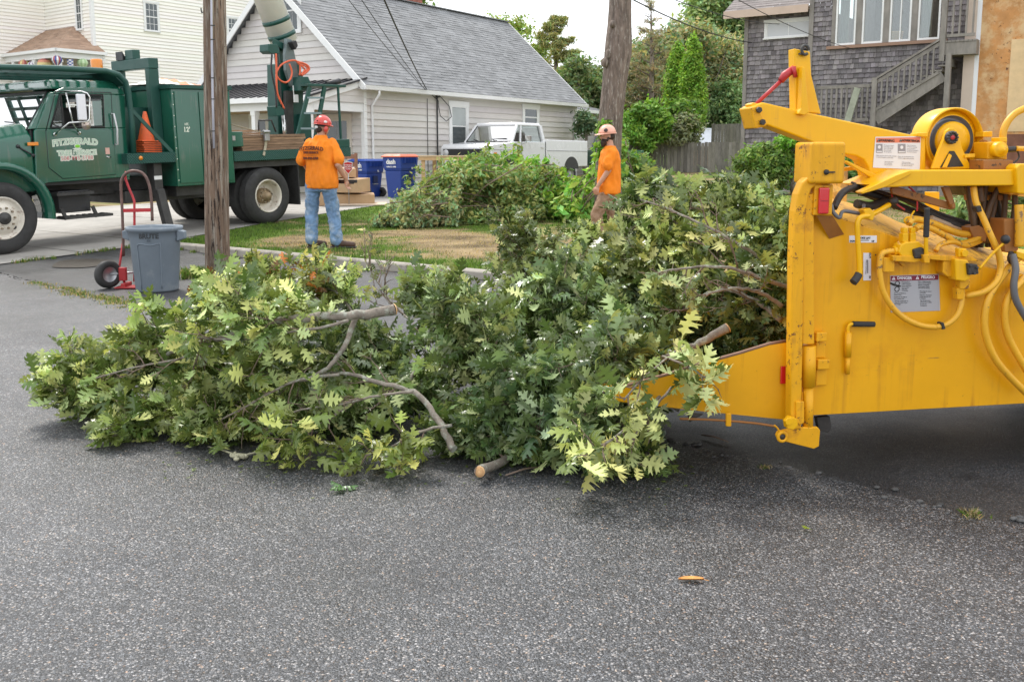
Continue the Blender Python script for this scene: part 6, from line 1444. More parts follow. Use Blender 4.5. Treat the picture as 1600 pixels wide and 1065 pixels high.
# crank handle
chose([(1389,320,.04),(1372,330,.0),(1357,337,-.04),(1346,339,-.055),(1340,347,-.06),(1340,370,-.06),(1342,400,-.06),(1343,424,-.06),(1341,432,-.06)],.012,yclean,'crank_handle')
chose([(1342,428,-.06),(1338,435,-.065),(1333,441,-.07)],.018,rubber,'crank_grip'); plate('crank_collar',[(1350,328),(1360,325),(1368,334),(1364,345),(1352,340)],-.05,.05,yclean)
# small labels
def label(pts,y,parent,lines,rot=False):
    o=decal('control_label',pts,y,parent,dw); return o
l1=decal('control_label',[(1327,368),(1370,368),(1370,379),(1327,379)],-.002,side,dw); ctext('decal_text','YOKE LIFT',1351,373.2,.012,letk,l1,-.003,bold=.0004); ctext('decal_text','DOWN',1334,378,.0105,letk,l1,-.003,bold=.0004); ctext('decal_text','UP',1364,378,.0105,letk,l1,-.003,bold=.0004)
plate('arrow_bar',[(1343,375),(1358,375),(1358,376),(1343,376)],-.003,.001,letk,l1,0)
l2=decal('control_label',[(1349,395),(1361,395),(1361,438),(1349,438)],-.002,side,dw); plate('arrow_bar',[(1355.4,406),(1356.4,406),(1356.4,427),(1355.4,427)],-.003,.001,letk,l2,0)
mb=MB(); mb.text('OUT',cx(1358,399,-.003),(0,0,-1),(1,0,0),.012,ext=.0003,bold=.0004); mb.build('decal_text',letk,l2); mb=MB(); mb.text('IN',cx(1358,433,-.003),(0,0,-1),(1,0,0),.012,ext=.0003,bold=.0004); mb.build('decal_text',letk,l2); mb=MB(); mb.text('WINCH CONTROL',cx(1352.6,417,-.003),(0,0,-1),(1,0,0),.0075,ext=.0003); mb.build('decal_text',letk,l2)
dd=decal('danger_decal',[(1391,430.5),(1467,428),(1469,485),(1392,488)],-.002,side,M('decal_silver',(.42,.42,.44),.3,.2)); decal('danger_band',[(1392,431.5),(1466,429.2),(1466,437),(1392,439)],-.003,dd,dmar)
ctext('decal_text','DANGER',1413,436.3,.018,dw,dd,-.004,bold=.0006); ctext('decal_text','PELIGRO',1450,434.9,.0175,dw,dd,-.004,bold=.0006); tri(1396.5,434.6,.009,dw,dd,-.0036); tri(1433.5,433.6,.009,dw,dd,-.0036)
c=cx(1402,446,-.0035); mb=MB()
for (dx,dz) in ((0,.009),(0,-.016)):
    mb.tube([c+Vector((dx+.011*math.cos(a),0,dz+.011*math.sin(a))) for a in [i*.3927 for i in range(17)]],.0016,5,cap=False)
mb.tube([c+Vector((-.034,0,.012)),c+Vector((-.015,0,.004)),c+Vector((.016,0,-.004))],[.004,.005,.003],6); mb.build('pictogram',letk,dd)
textlines(1409,1428,441.5,2.6,6,.0072,letk,dd,-.0035,['Rotating feed','rollers can pull','you in and cause','severe injury','Stay clear','of opening']); textlines(1435,1462,440.5,2.5,5,.0072,letk,dd,-.0035,['Estos rodillos pueden','jalar y causar lesiones','graves o la muerte','mantengase alejado','del area de entrada'])
textlines(1397,1425,458.5,2.7,2,.0072,letk,dd,-.0035,['Do not put hands in','infeed chute']); textlines(1397,1425,464.5,2.6,2,.0072,letk,dd,-.0035,['Feed from the side of','the machine only']); textlines(1398,1425,470.5,2.6,3,.0072,letk,dd,-.0035,['Use the reverse bar to','stop the rollers if you','are caught'])
textlines(1437,1462,455.5,2.6,2,.0072,letk,dd,-.0035,['No ponga las manos','en la tolva']); textlines(1437,1462,461.5,2.6,3,.0072,letk,dd,-.0035,['Alimente solo desde','el lado derecho de','la maquina']); textlines(1438,1462,470,2.6,4,.0072,letk,dd,-.0035,['Use la barra para','detener los rodillos','en caso de','emergencia'])
# control valve on its shelf
plate('valve_shelf',[(1394,399),(1452,401),(1455,404),(1430,410),(1396,408)],-.09,.09,yrust); plate('shelf_bracket',[(1381,402),(1398,403),(1398,425),(1380,425)],-.07,.012,yrust); plate('shelf_bracket',[(1400,406),(1420,406),(1412,417)],-.05,.02,yrust)
plate('valve_shelf',[(1450,398),(1520,401),(1530,408),(1480,408),(1450,405)],-.06,.07,yrust)
vb=plate('control_valve',[(1408,382),(1416,378),(1436,377),(1446,384),(1446,402),(1424,404),(1410,402),(1404,394)],-.085,.06,yclean,bevel=.006,seg=3)
for k in range(3): 
    mb=MB(); mb.tube([cx(1396+5*k,392,-.055),cx(1400+5*k,391.5,-.055)],[.020-.001*k,.022-.002*k],8,smooth=False); mb.build('valve_ring',yclean,vb,bevel=.002)
for (x,dx) in ((1416,9),(1428,8)):
    plate('valve_fitting',[(x-5,364),(x+4,364),(x+4,379),(x-5,379)],-.075,.035,yclean,vb,.004); plate('valve_fitting',[(x-4,356),(x+3,356),(x+3,364),(x-4,364)],-.07,.028,yclean,vb,.004)
plate('valve_spool',[(1428,390),(1441,386),(1448,392),(1446,404),(1430,404)],-.10,.02,greasy,vb,.005)
chose([(1448,410,-.1),(1447,395,-.105),(1447,370,-.11)],.009,yclean,'lever_shaft'); chose([(1447,370,-.11),(1448,345,-.115),(1448.5,325,-.12)],.0125,rubber,'lever_grip')
plate('lever_clevis',[(1442,398),(1453,397),(1453,411),(1445,411)],-.115,.03,yrust)
chose([(1396,392,-.055),(1386,393,-.055),(1378,397,-.055),(1375,410,-.055),(1375,430,-.055),(1380,455,-.055),(1393,478,-.055),(1412,496,-.055),(1438,508,-.055),(1462,511,-.055)],.0135,hosey)
chose([(1462,511,-.055),(1480,506,-.055),(1494,494,-.055),(1501,478,-.05),(1503,460,-.045),(1502,448,-.045)],.0135,hosey)
plate('hose_tape',[(1471,504.5),(1475,503.5),(1478,514),(1473,515)],-.072,.036,greasy)
v2=plate('selector_valve',[(1474,408),(1492,406),(1494,434),(1480,432),(1473,426)],-.055,.055,yrust,bevel=.004); plate('valve_body',[(1492,404),(1512,406),(1516,412),(1516,436),(1508,440),(1494,438)],-.085,.06,yclean,v2,.006)
hexb(1504,395,-.06,.018,.02,yclean,'valve_cap'); plate('cap_stem',[(1498,388),(1511,388),(1512,402),(1498,402)],-.07,.03,yclean,v2,.005)
plate('valve_linkage',[(1512,411),(1528,413),(1530,428),(1514,430)],-.10,.03,greasy,v2,.005)
for (px,py) in ((1516,415),(1526,418),(1522,427)): hexb(px,py,-.10,.007,.008,darksteel,'link_nut')
plate('valve_elbow',[(1500,438),(1516,436),(1516,452),(1500,452)],-.07,.04,yrust,v2,.005); plate('hose_end',[(1495,450),(1507,450),(1506,468),(1496,468)],-.065,.035,yrust,v2,.004)
# pin in its tube with black handle
mb=MB(); mb.cyl(cx(1325.5,519,-.018),cx(1324.5,557,-.018),.0155,seg=16); pt=mb.build('pin_tube',ypaint,CP); mb=MB(); mb.cyl(cx(1324.5,557,-.018),cx(1324,584,-.018),.0105,seg=12); mb.build('lock_pin',yrust,pt)
chose([(1325,520,-.018),(1325,512,-.018),(1328,507,-.02),(1334,506,-.02)],.008,yclean,'pin_handle'); chose([(1332,506,-.02),(1366,506.5,-.02)],.0125,rubber,'handle_grip')
hexb(1368,398,-.0,.004,.003,greasy,'rivet')
# infeed tray
tray=plate('tray_side',[(1229,534),(1206,539),(1162,556),(1110,574),(1085,582),(1060,594),(1022,604),(980,622),(968,632),(972,641),(1030,645),(1110,650),(1229,656)],.03,.012,ypaint,bevel=.003)
# swing the tray so that it recedes a little to the left: its far end closer to the machine's middle
for o_ in (tray,):
    me=o_.data; xr=cx(1229,600,.03).x
    for v in me.vertices:
        k=max(0,xr-v.co.x); v.co.y+=k*.22
mb=MB(); L0=[(1229,534),(1206,539),(1162,556),(1110,574),(1060,594),(980,622)]; P=[]
for px,py in L0:
    q=cx(px,py,.03); k=max(0,xr-q.x); P.append(Vector((q.x,.036+k*.22,q.z+.002)))
mb.tube(P,.008,8); mb.build('tray_lip',M('worn_edge',(.22,.12,.08),.5,.3,var=.3,vs=12),tray)
mb=MB(); a=cx(1229,640,.03); b=cx(975,636,.03); k=xr-b.x
mb.add([(a.x,.05,a.z),(b.x,.05+k*.22,b.z+.02),(b.x,1.3-k*.22,b.z+.02),(a.x,1.33,a.z)],[(0,1,2,3)]); m=mb.build('tray_floor',yrust,CP); s_=m.modifiers.new('t','SOLIDIFY'); s_.thickness=.008
mb=MB(); mb.prism([(P[0].x,P[0].z),(P[3].x,P[3].z),(P[5].x,P[5].z),(b.x,b.z),(a.x,a.z-.03)],1.30,1.312); m=mb.build('tray_far_side',ypaint,CP)
for v in m.data.vertices: v.co.y-=max(0,xr-v.co.x)*.22
q=cx(1226,584,.02); mb=MB(); mb.box(q.x-.018,q.x+.012,.018,.029,q.z-.045,q.z+.035); mb.build('reflector',redl,CP,bevel=.003)
c=cx(1021,640,.17); mb=MB(); mb.tube([c+Vector((.014*math.cos(a),-.006,.014*math.sin(a))) for a in [i*.3927 for i in range(17)]],.006,8,cap=False); mb.build('tray_ring',ybrown,CP)
chose([(1062,654,.1),(1120,656,.07),(1180,661,.04),(1212,666,-.0)],.0055,ybrown,'release_rod'); plate('rod_bracket',[(1135,646),(1143,646),(1143,666),(1135,666)],.05,.015,yrust); plate('rod_bracket',[(1076,646),(1100,647),(1088,653),(1078,660)],.1,.02,greasy)
# ================= PEOPLE
skin=M('skin',(.50,.27,.18),.5,var=.06,vs=12); skin.node_tree.nodes['Principled BSDF'].inputs['Subsurface Weight'].default_value=.08
orange=M('orange_tshirt',(.86,.235,.010),.85,var=.08,vs=4,bump=.15,bs=200)
denim=M('faded_denim',(.15,.25,.40),.9,var=.28,vs=7,bump=.3,bs=240,dirt=(.35,.42,.50),dth=.56,ds=5)
khaki=M('khaki_trousers',(.30,.19,.12),.9,var=.2,vs=7,bump=.3,bs=200)
boot=M('brown_leather_boot',(.07,.035,.022),.6,var=.3,vs=14)
hair=M('dark_hair',(.035,.02,.014),.7,var=.3,vs=60,bump=.5,bs=150)
def remesh(mb,name,mat,parent,vox,smooth=3,noise=0,nscale=7,stretch=(1,1,.35),seedv=0):
    tmp=mb.build('tmp',mat,None); m=tmp.modifiers.new('r','REMESH'); m.mode='VOXEL'; m.voxel_size=vox; m.use_smooth_shade=True
    s=tmp.modifiers.new('s','SMOOTH'); s.iterations=smooth; s.factor=.6
    dg=bpy.context.evaluated_depsgraph_get(); me=bpy.data.meshes.new_from_object(tmp.evaluated_get(dg)); bpy.data.objects.remove(tmp)
    if noise:
        vn=[v.normal.copy() for v in me.vertices]
        for v,n in zip(me.vertices,vn):
            q=Vector((v.co.x*nscale*stretch[0],v.co.y*nscale*stretch[1],v.co.z*nscale*stretch[2]+seedv)); k=mnoise.noise(q)+.5*mnoise.noise(q*2.3); k=1-2.2*abs(k) 
            v.co+=n*noise*k
    Mi=FRM[parent].inverted(); me.transform(Mi); me.name=name
    for p in me.polygons: p.use_smooth=True
    me.materials.clear(); me.materials.append(mat); o=bpy.data.objects.new(name,me); C.objects.link(o); o.parent=parent; FRM[o]=FRM[parent]; return o
def limb(mb,pts,rs):
    pts=[Vector(p) for p in pts]; P=[];Rr=[]
    for i in range(len(pts)-1):
        for k in range(4): t=k/4; P.append(pts[i].lerp(pts[i+1],t)); Rr.append(rs[i]*(1-t)+rs[i+1]*t)
    P.append(pts[-1]);Rr.append(rs[-1]); mb.tube(P,Rr,14)
    for p,r in zip(pts,rs): mb.ell(p,r,r,r,12,8)
def rings(mb,rows,right,fwd,seg=24):
    """rows: (centre, half width, half depth)"""
    vs=[];fs=[]
    for c,a,b in rows:
        for k in range(seg):
            t=2*math.pi*k/seg; x=math.copysign(abs(math.cos(t))**.85,math.cos(t)); y=math.copysign(abs(math.sin(t))**.85,math.sin(t)); vs.append(Vector(c)+right*(a*x)+fwd*(b*y))
    n=len(rows)
    for i in range(n-1):
        for k in range(seg): fs.append((i*seg+k,i*seg+(k+1)%seg,(i+1)*seg+(k+1)%seg,(i+1)*seg+k))
    fs.append([k for k in range(seg)][::-1]); fs.append([(n-1)*seg+k for k in range(seg)]); mb.add(vs,fs,None,True)
def hand(mb,w,d,side,curl=.8):
    """w wrist, d direction of hand, side = thumb-side direction"""
    w=Vector(w); d=Vector(d).normalized(); s=Vector(side); s=(s-d*s.dot(d)).normalized(); n=d.cross(s)
    mb.hullprism([w+s*.028+n*.012,w-s*.028+n*.012,w-s*.028-n*.012,w+s*.028-n*.012],[w+d*.09+s*.042+n*.011,w+d*.09-s*.04+n*.011,w+d*.09-s*.04-n*.011,w+d*.09+s*.042-n*.011]); mb.ell(w+d*.05,.04,.03,.04,10,6)
    for k,L in enumerate((.07,.08,.075,.058)):
        b=w+d*.085+s*(.032-.022*k); c1=d*math.cos(curl*.5)+n*math.sin(curl*.5); c2=d*math.cos(curl*1.3)+n*math.sin(curl*1.3); c3=d*math.cos(curl*2)+n*math.sin(curl*2)
        mb.tube([b-d*.02,b,b+c1*L*.45,b+c1*L*.45+c2*L*.32,b+c1*L*.45+c2*L*.32+c3*L*.25],[.0095,.0095,.009,.0082,.007],8)
    b=w+d*.025+s*.03; mb.tube([b,b+s*.025+d*.03+n*.005,b+s*.03+d*.06+n*.018],[.012,.011,.009],8)
def head(mb,c,face,up,sz=1.,nose=True):
    c=Vector(c); f=Vector(face).normalized(); u=Vector(up).normalized(); u=(u-f*u.dot(f)).normalized(); s=f.cross(u); rot=Matrix((s,f,u)).transposed()
    mb.ell(c+u*.025,.076*sz,.094*sz,.10*sz,20,14,rot); mb.ell(c+f*.02-u*.045,.058*sz,.070*sz,.07*sz,16,10,rot); mb.ell(c+f*.055-u*.085,.028,.03,.025,10,8,rot)
    if nose: mb.tube([c+f*.085+u*.02,c+f*.112-u*.018,c+f*.09-u*.028],[.010,.014,.012],8)
    mb.ell(c+f*.083-u*.048,.024,.014,.008,10,6,rot); mb.ell(c+f*.083-u*.060,.022,.013,.008,10,6,rot)
    for q in (-1,1): mb.ell(c+s*q*.076-u*.005-f*.005,.010,.022,.032,10,8,rot); mb.ell(c+s*q*.032+f*.078+u*.035,.022,.012,.007,8,6,rot)
    return f,u,s,rot
def eyes(c,f,u,s,parent):
    for q in (-1,1):
        mb=MB(); mb.ell(Vector(c)+s*q*.031+f*.082+u*.018,.011,.011,.008,10,8); o=mb.build('eye',M('eye_white',(.6,.6,.58),.2),parent,True); mb=MB(); mb.ell(Vector(c)+s*q*.031+f*.092+u*.018,.005,.004,.005,8,6); mb.build('iris',black,o,True)
# ---- person A, seen from behind
YA=13.8
def pa(px,py,dy=0): return at(px,py,YA+dy)
ft=gnd(517,384); PA=thing('person','person seen from behind in red helmet, orange t-shirt and jeans on the grass','person',(ft.x,ft.y,ft.z))
fa=Vector((.42,.9,0)).normalized(); ra=Vector((.9,-.42,0)).normalized()
hips=pa(502,286); 
mb=MB(); hc=pa(504,199,.03); facedir=Vector((.75,.66,-.08))
ff,uu,ss,rr_=head(mb,hc,facedir,(0.05,-.02,1)); limb(mb,[pa(501,214,.02),hc-Vector((0,0,.04))],[.062,.056])
rows=[(pa(502,290),.165,.115),(pa(501,270),.16,.11),(pa(501,245),.175,.12),(pa(500,228),.18,.11),(pa(500,219,.01),.12,.08),(pa(501,213,.02),.06,.06)]
rings(mb,rows,ra,fa)
shL=pa(481,224,.05);elL=pa(473,252,.02);wrL=pa(486,272,.30); shR=pa(521,224,-.03);elR=pa(528,258,-.10);wrR=pa(541,281,.02)
limb(mb,[shL,elL,wrL],[.042,.043,.03]); limb(mb,[shR,elR,wrR],[.044,.046,.031])
hand(mb,wrR,(.12,.1,-1),fa,.6); hand(mb,wrL,(.3,.6,-.7),fa,.8)
hL=pa(489,290,.02);kL=pa(488,331,.06);aL=pa(488,372,.0); hR=pa(514,290,-.02);kR=pa(521,331,.02);aR=pa(526,373,-.04)
limb(mb,[hL,kL,aL],[.085,.058,.042]); limb(mb,[hR,kR,aR],[.085,.058,.042])
limb(mb,[aL,aL+Vector((.07,.04,-.07))],[.04,.03]); limb(mb,[aR,aR+Vector((.1,.0,-.08))],[.04,.03])
bodyA=remesh(mb,'body',skin,PA,.0085,2)
eyes(hc,ff,uu,ss,bodyA)
mb=MB(); rings(mb,[(pa(503,296,.01),.0,.0),(pa(503,293,.01),.232,.165),(pa(503,284),.236,.165),(pa(502,262),.222,.155),(pa(501,242),.222,.152),(pa(500,229),.215,.135),(pa(500,222,.01),.18,.11),(pa(500,218,.01),.12,.09),(pa(501,215,.015),.085,.08),(pa(501,212.5,.02),.075,.07)],ra,fa)
limb(mb,[pa(483,224,.05),pa(476,238,.04),pa(472,250,.03)],[.066,.074,.076]); limb(mb,[pa(519,224,-.03),pa(525,238,-.05),pa(528.5,249,-.08)],[.067,.076,.078])
shirtA=remesh(mb,'tshirt',orange,PA,.011,2,noise=.016,nscale=8,stretch=(1,1,.35),seedv=3)
mb=MB(); rings(mb,[(pa(502,279),.165,.12),(pa(502,290),.182,.13),(pa(502,299),.17,.12)],ra,fa); limb(mb,[pa(489,290,.02),pa(487,331,.06),pa(487,374,.0)],[.105,.088,.083]); limb(mb,[pa(514,290,-.02),pa(521,331,.02),pa(526,375,-.04)],[.108,.090,.085])
remesh(mb,'jeans',denim,PA,.011,3,noise=.012,nscale=9,stretch=(1,1,1.0),seedv=9)
for k,(a,dv) in enumerate(((aL,Vector((.15,.09,0))),(aR,Vector((.235,-.02,0))))):
    mb=MB(); g=ft.z; b=Vector((a.x,a.y,g+.055)); limb(mb,[b-dv*.15+Vector((0,0,.0)),b+dv*.45,b+dv*1.0-Vector((0,0,.012))],[.05,.05,.043]); limb(mb,[b,Vector((a.x,a.y,g+.17))],[.055,.058])
    bo=remesh(mb,'boot',boot,PA,.009,2); mb=MB(); d=dv.normalized(); n=Vector((-d.y,d.x,0)); mb.obox(b-Vector((0,0,.045))+dv*.42,d,n,dv.length*1.2+.09,.088,.02); mb.build('sole',black,bo,True,bevel=.008)
# back print
def shirttext(s,px,py,size,dy=-.19,arc=0):
    c=pa(px,py,0)-fa*.158; mb=MB(); mb.text(s,c,ra,(0,0,1),size,ext=.004,bold=.0025,arc=arc); mb.build('shirt_print',M('print_brown',(.16,.04,.012),.8),shirtA,True)
shirttext('FITZGERALD',497,234,.072,arc=.5); shirttext('TREE SERVICE',496,240,.042); shirttext('508-993-3788',496,249,.046)
mb=MB(); c=pa(497,243)-fa*.161; mb.obox(c,ra,fa,.2,.004,.004); mb.build('print_line',M('print_brown2',(.16,.04,.012),.8),shirtA,True)
helr=M('red_helmet_shell',(.62,.07,.055),.25,var=.06,vs=4,coat=.3,dirt=(.6,.35,.3),dth=.66,ds=9)
def helmet(hc,f,u,s,rot,mat,parent,brim,vents=False,sz=1.):
    c=Vector(hc)+u*.055; mb=MB(); vs=[];fs=[];sg=28;rg=9
    for i in range(rg+1):
        ph=math.pi/2*i/rg
        for k in range(sg):
            t=2*math.pi*k/sg; r=math.cos(ph); q=s*(.108*sz*r*math.cos(t))+f*(.132*sz*r*math.sin(t))+u*(.112*sz*math.sin(ph)-.012*(1-math.sin(ph))); vs.append(c+q)
    for i in range(rg):
        for k in range(sg): fs.append((i*sg+k,i*sg+(k+1)%sg,(i+1)*sg+(k+1)%sg,(i+1)*sg+k))
    mb.add(vs,fs,None,True); o=mb.build('helmet',mat,parent,True); m=o.modifiers.new('t','SOLIDIFY'); m.thickness=.006
    mb=MB(); vs=[];fs=[]
    for k in range(sg+1):
        t=2*math.pi*k/sg; fr=max(0,math.sin(t)); w=.012+brim*fr**2; e=s*math.cos(t)*.108*sz+f*math.sin(t)*.132*sz; eo=s*math.cos(t)*(.108*sz+w)+f*math.sin(t)*(.132*sz+w); vs+= [c+e-u*.008,c+eo-u*(.014+.012*fr),c+eo-u*(.022+.012*fr),c+e-u*.022]
    for k in range(sg):
        for j in range(4): fs.append((k*4+j,k*4+(j+1)%4,(k+1)*4+(j+1)%4,(k+1)*4+j))
    mb.add(vs,fs,None,True); mb.build('brim',mat,o,True)
    mb=MB(); mb.tube([c+s*(.1115*sz*math.cos(a)*0)+f*(.126*math.cos(a))+u*(.116*math.sin(a)) for a in [math.pi*i/12 for i in range(1,12)]],.006,6); mb.build('ridge',mat,o,True)
    return o,c
hA,cA=helmet(hc,ff,uu,ss,rr_,helr,bodyA,.018)
mb=MB(); a0=-ff*.115; 
for q in (-.35,.35): mb.ell(cA-ff*.118+ss*q*.12+uu*.03,.014,.006,.01,10,6,rr_)
mb.build('helmet_vent',black,hA,True)
mb=MB(); mb.ell(cA+ss*.105+uu*.02-ff*.02,.012,.028,.018,10,8,rr_); mb.build('helmet_clip',white,hA,True)
mb=MB(); c=Vector(hc); mb.tube([c+uu*.02+(ss*math.cos(t)*.084+ff*math.sin(t)*.1) for t in [math.pi+math.pi*i/12 for i in range(13)]],.014,8); mb.build('headband',black,bodyA,True)
mb=MB(); mb.ell(c-ff*.055-uu*.03,.06,.045,.055,14,10,rr_); mb.ell(c-ff*.09-uu*.062,.022,.018,.026,10,8,rr_); mb.build('hair',hair,bodyA,True)
mb=MB(); mb.ell(c-ff*.1-uu*.005,.04,.016,.022,12,8,rr_); mb.build('sweatband_pad',white,bodyA,True)
for q in (1,-1): mb=MB(); mb.ell(c+ss*q*.095-uu*.02,.022,.035,.045,12,10,rr_); mb.build('ear_muff',helr,bodyA,True)
mb=MB(); mb.tube([c+ss*.09-uu*.03,c+ss*.07-uu*.08+ff*.02,c-uu*.115+ff*.03,c-ss*.07-uu*.08+ff*.02,c-ss*.09-uu*.03],.006,6); mb.build('chin_strap',M('strap_red',(.3,.03,.03),.6),bodyA,True)
# chainsaw bar scabbard / black tool held in his right hand
t=thing('hand_saw','black folded pruning saw held in the right hand of the person in the red helmet','saw',tuple(wrR-Vector((0,0,.08))))
mb=MB(); mb.bar(wrR+Vector((-.3,.12,-.02)),wrR+Vector((.11,-.0,-.03)),.03,.06); mb.build('scabbard',black,t,True,bevel=.008); mb=MB(); mb.bar(wrR+Vector((.04,.02,-.02)),wrR+Vector((.16,-.03,-.02)),.026,.05); mb.build('handle',rubber,t,True,bevel=.01)
# ---- person B, walking left
YB=14.2
def pb_(px,py,dy=0): return at(px,py,YB+dy)
ft=gnd(930,380); fz=ft.z; ft=Vector((pb_(945,378).x,YB,fz)); PB=thing('person','bearded person in faded pink hard hat and khaki trousers walking left past the trunk','person',(ft.x,ft.y,ft.z))
fb=Vector((-.97,-.12,0)).normalized(); rb_=Vector((-.12,.97,0)).normalized()
mb=MB(); hb_=pb_(949,213); ff,uu,ss,rr_=head(mb,hb_,(-1,-.22,-.06),(0,0,1)); limb(mb,[pb_(953,229),hb_+Vector((.02,0,-.05))],[.06,.055])
rings(mb,[(pb_(950,305),.15,.10),(pb_(951,280),.15,.10),(pb_(952,255),.16,.11),(pb_(953,241),.16,.10),(pb_(953,233),.10,.07),(pb_(953,228),.05,.05)],rb_,fb)
limb(mb,[pb_(955,240,-.19),pb_(951,266,-.22),pb_(934,291,-.2)],[.042,.043,.029]); limb(mb,[pb_(955,240,.19),pb_(958,268,.22),pb_(950,292,.2)],[.042,.043,.029])
hand(mb,pb_(934,291,-.2),(-.25,-.05,-.9),(-.8,.3,.2),1.0); hand(mb,pb_(950,292,.2),(-.2,0,-1),(-1,0,0),.7)
limb(mb,[pb_(947,305,-.08),pb_(933,336,-.08),pb_(936,370,-.08)],[.085,.056,.042]); limb(mb,[pb_(953,305,.08),pb_(958,338,.08),pb_(972,366,.08)],[.085,.056,.042])
bodyB=remesh(mb,'body',skin,PB,.0085,2); eyes(hb_,ff,uu,ss,bodyB)
mb=MB(); rings(mb,[(pb_(951,304),.0,.0),(pb_(951,302),.205,.155),(pb_(951,290),.205,.158),(pb_(952,268),.20,.15),(pb_(953,250),.20,.145),(pb_(953,240),.19,.125),(pb_(953,233),.12,.09),(pb_(953,229),.075,.07)],rb_,fb)
limb(mb,[pb_(956,240,-.18),pb_(953,250,-.21),pb_(950,259,-.22)],[.075,.08,.078]); limb(mb,[pb_(956,240,.18),pb_(957,252,.21),pb_(958,259,.21)],[.075,.08,.078])
remesh(mb,'tshirt',orange,PB,.011,2,noise=.016,nscale=8,stretch=(1,1,.45),seedv=5)
mb=MB(); rings(mb,[(pb_(950,294),.15,.115),(pb_(950,304),.17,.125),(pb_(950,314),.15,.11)],rb_,fb); limb(mb,[pb_(947,305,-.08),pb_(932,336,-.08),pb_(936,373,-.08)],[.10,.084,.072]); limb(mb,[pb_(953,305,.08),pb_(958,338,.08),pb_(972,369,.08)],[.10,.084,.072])
remesh(mb,'trousers',khaki,PB,.011,3,noise=.012,nscale=9,stretch=(1,1,1),seedv=2)
for (px,dy,up) in ((936,-.08,0),(973,.08,.05)):
    b=pb_(px,370,dy); b.z=fz+.055+up; dv=Vector((-.19,-.03,0)); mb=MB(); limb(mb,[b-dv*.2,b+dv*.4,b+dv*1.0-Vector((0,0,.012))],[.05,.05,.042]); limb(mb,[b,b+Vector((0,0,.1))],[.052,.055]); bo=remesh(mb,'boot',boot,PB,.009,2)
    mb=MB(); mb.obox(b-Vector((0,0,.045))+dv*.4,(-1,-.15,0),(.15,-1,0),.30,.088,.02); mb.build('sole',black,bo,True,bevel=.008)
help=M('pink_helmet_shell',(.80,.40,.29),.35,var=.08,vs=5,coat=.2)
hB,cB=helmet(hb_,ff,uu,ss,rr_,help,bodyB,.05)
mb=MB(); mb.lathe(cB-ss*.0+Vector((-.03,-.112,.03)),(0,-1,.25),[(.028,-.01),(.028,.004),(0,.006)],18); mb.build('helmet_sticker',M('sticker_dark',(.05,.03,.03),.5),hB,True)
c=Vector(hb_); mb=MB(); mb.ell(c-ff*.03+uu*.0,.079,.085,.075,18,12,rr_); mb.build('hair',hair,bodyB,True)
mb=MB(); mb.ell(c+ff*.055-uu*.085,.055,.052,.05,16,12,rr_); mb.ell(c+ff*.07-uu*.115,.035,.035,.04,12,8,rr_); mb.tube([c+ss*q_*.072+ff*.0-uu*.02 for q_ in (1,)]+[c+ss*.068+ff*.03-uu*.06,c+ff*.09-uu*.045+ss*.02],.018,8); mb.tube([c-ss*.074-uu*.015,c-ss*.07+ff*.03-uu*.06,c+ff*.09-uu*.045-ss*.02],.018,8); mb.build('beard',hair,bodyB,True)
# ================= CUT OAK BRANCHES
from mathutils.geometry import tessellate_polygon
def leaftemplate(seed,curl,bend,fold,lob=1.):
    rng=random.Random(seed); L=lob
    side=[(.02,0),(.06,.07),(.19*L,.10),(.31*L,.19),(.18*L,.225),(.08,.265),(.09,.31),(.22*L,.335),(.38*L,.35),(.31*L,.43),(.43*L,.54),(.22*L,.50),(.10,.49),(.09,.55),(.20*L,.59),(.33*L,.66),(.23*L,.70),(.27*L,.80),(.14*L,.75),(.07,.74),(.06,.79),(.14*L,.86),(.06,.89),(0,1.0)]
    V=[];F=[]
    for sgn in (1,-1):
        pts=[(x*sgn*rng.uniform(.85,1.12),y+rng.uniform(-.018,.018)) for x,y in side]
        pts[0]=(side[0][0]*sgn,0); pts[-1]=(0,1.0)
        mid=[(0,.8),(0,.53),(0,.27),(0,.0)]
        poly=pts+mid; tri=tessellate_polygon([[Vector((x,y,0)) for x,y in poly]]); b=len(V)
        V+=[(x,y) for x,y in poly]
        for t in tri:
            a,c,d=t; ar=(poly[c][0]-poly[a][0])*(poly[d][1]-poly[a][1])-(poly[d][0]-poly[a][0])*(poly[c][1]-poly[a][1])
            F.append((b+a,b+c,b+d) if ar>0 else (b+a,b+d,b+c))
    b=len(V); V+=[(-.009,-.32),(.009,-.32),(.011,.02),(-.011,.02)]; F+=[(b,b+1,b+2),(b,b+2,b+3)]
    A=np.array(V); x,y=A[:,0],A[:,1]; z=fold*np.abs(x)-curl*x*x*2.2-bend*np.maximum(y,0)**2+.02*np.sin(9*y+seed)*np.sign(x)
    z=np.where(y<0,-.35*y*y,z)
    return np.stack([x,y,z],1),np.array(F)
TPL=[leaftemplate(i,c,b,f,l) for i,(c,b,f,l) in enumerate(((.5,.12,.18,1),(.9,.3,.25,.95),(.2,-.12,.1,1.05),(1.2,.45,.3,.9),(.6,.2,-.1,1.0),(1.5,.1,.35,.85)))]
oakleaf=leafmat('oak_leaf',(.074,.106,.038),(.30,.345,.19),.27,.14)
oakbark=M('oak_branch_bark',(.225,.19,.155),.85,var=.35,vs=14,bump=.7,bs=60,dirt=(.38,.40,.33),dth=.56,ds=22)
twigbark=M('oak_twig_bark',(.19,.135,.10),.7,var=.3,vs=20)
cutm=M('fresh_cut_wood',(.68,.42,.20),.7,var=.12,vs=20)
heart=M('heartwood',(.40,.2,.08),.7)
def nrm(a): return a/(np.linalg.norm(a,axis=-1,keepdims=True)+1e-9)
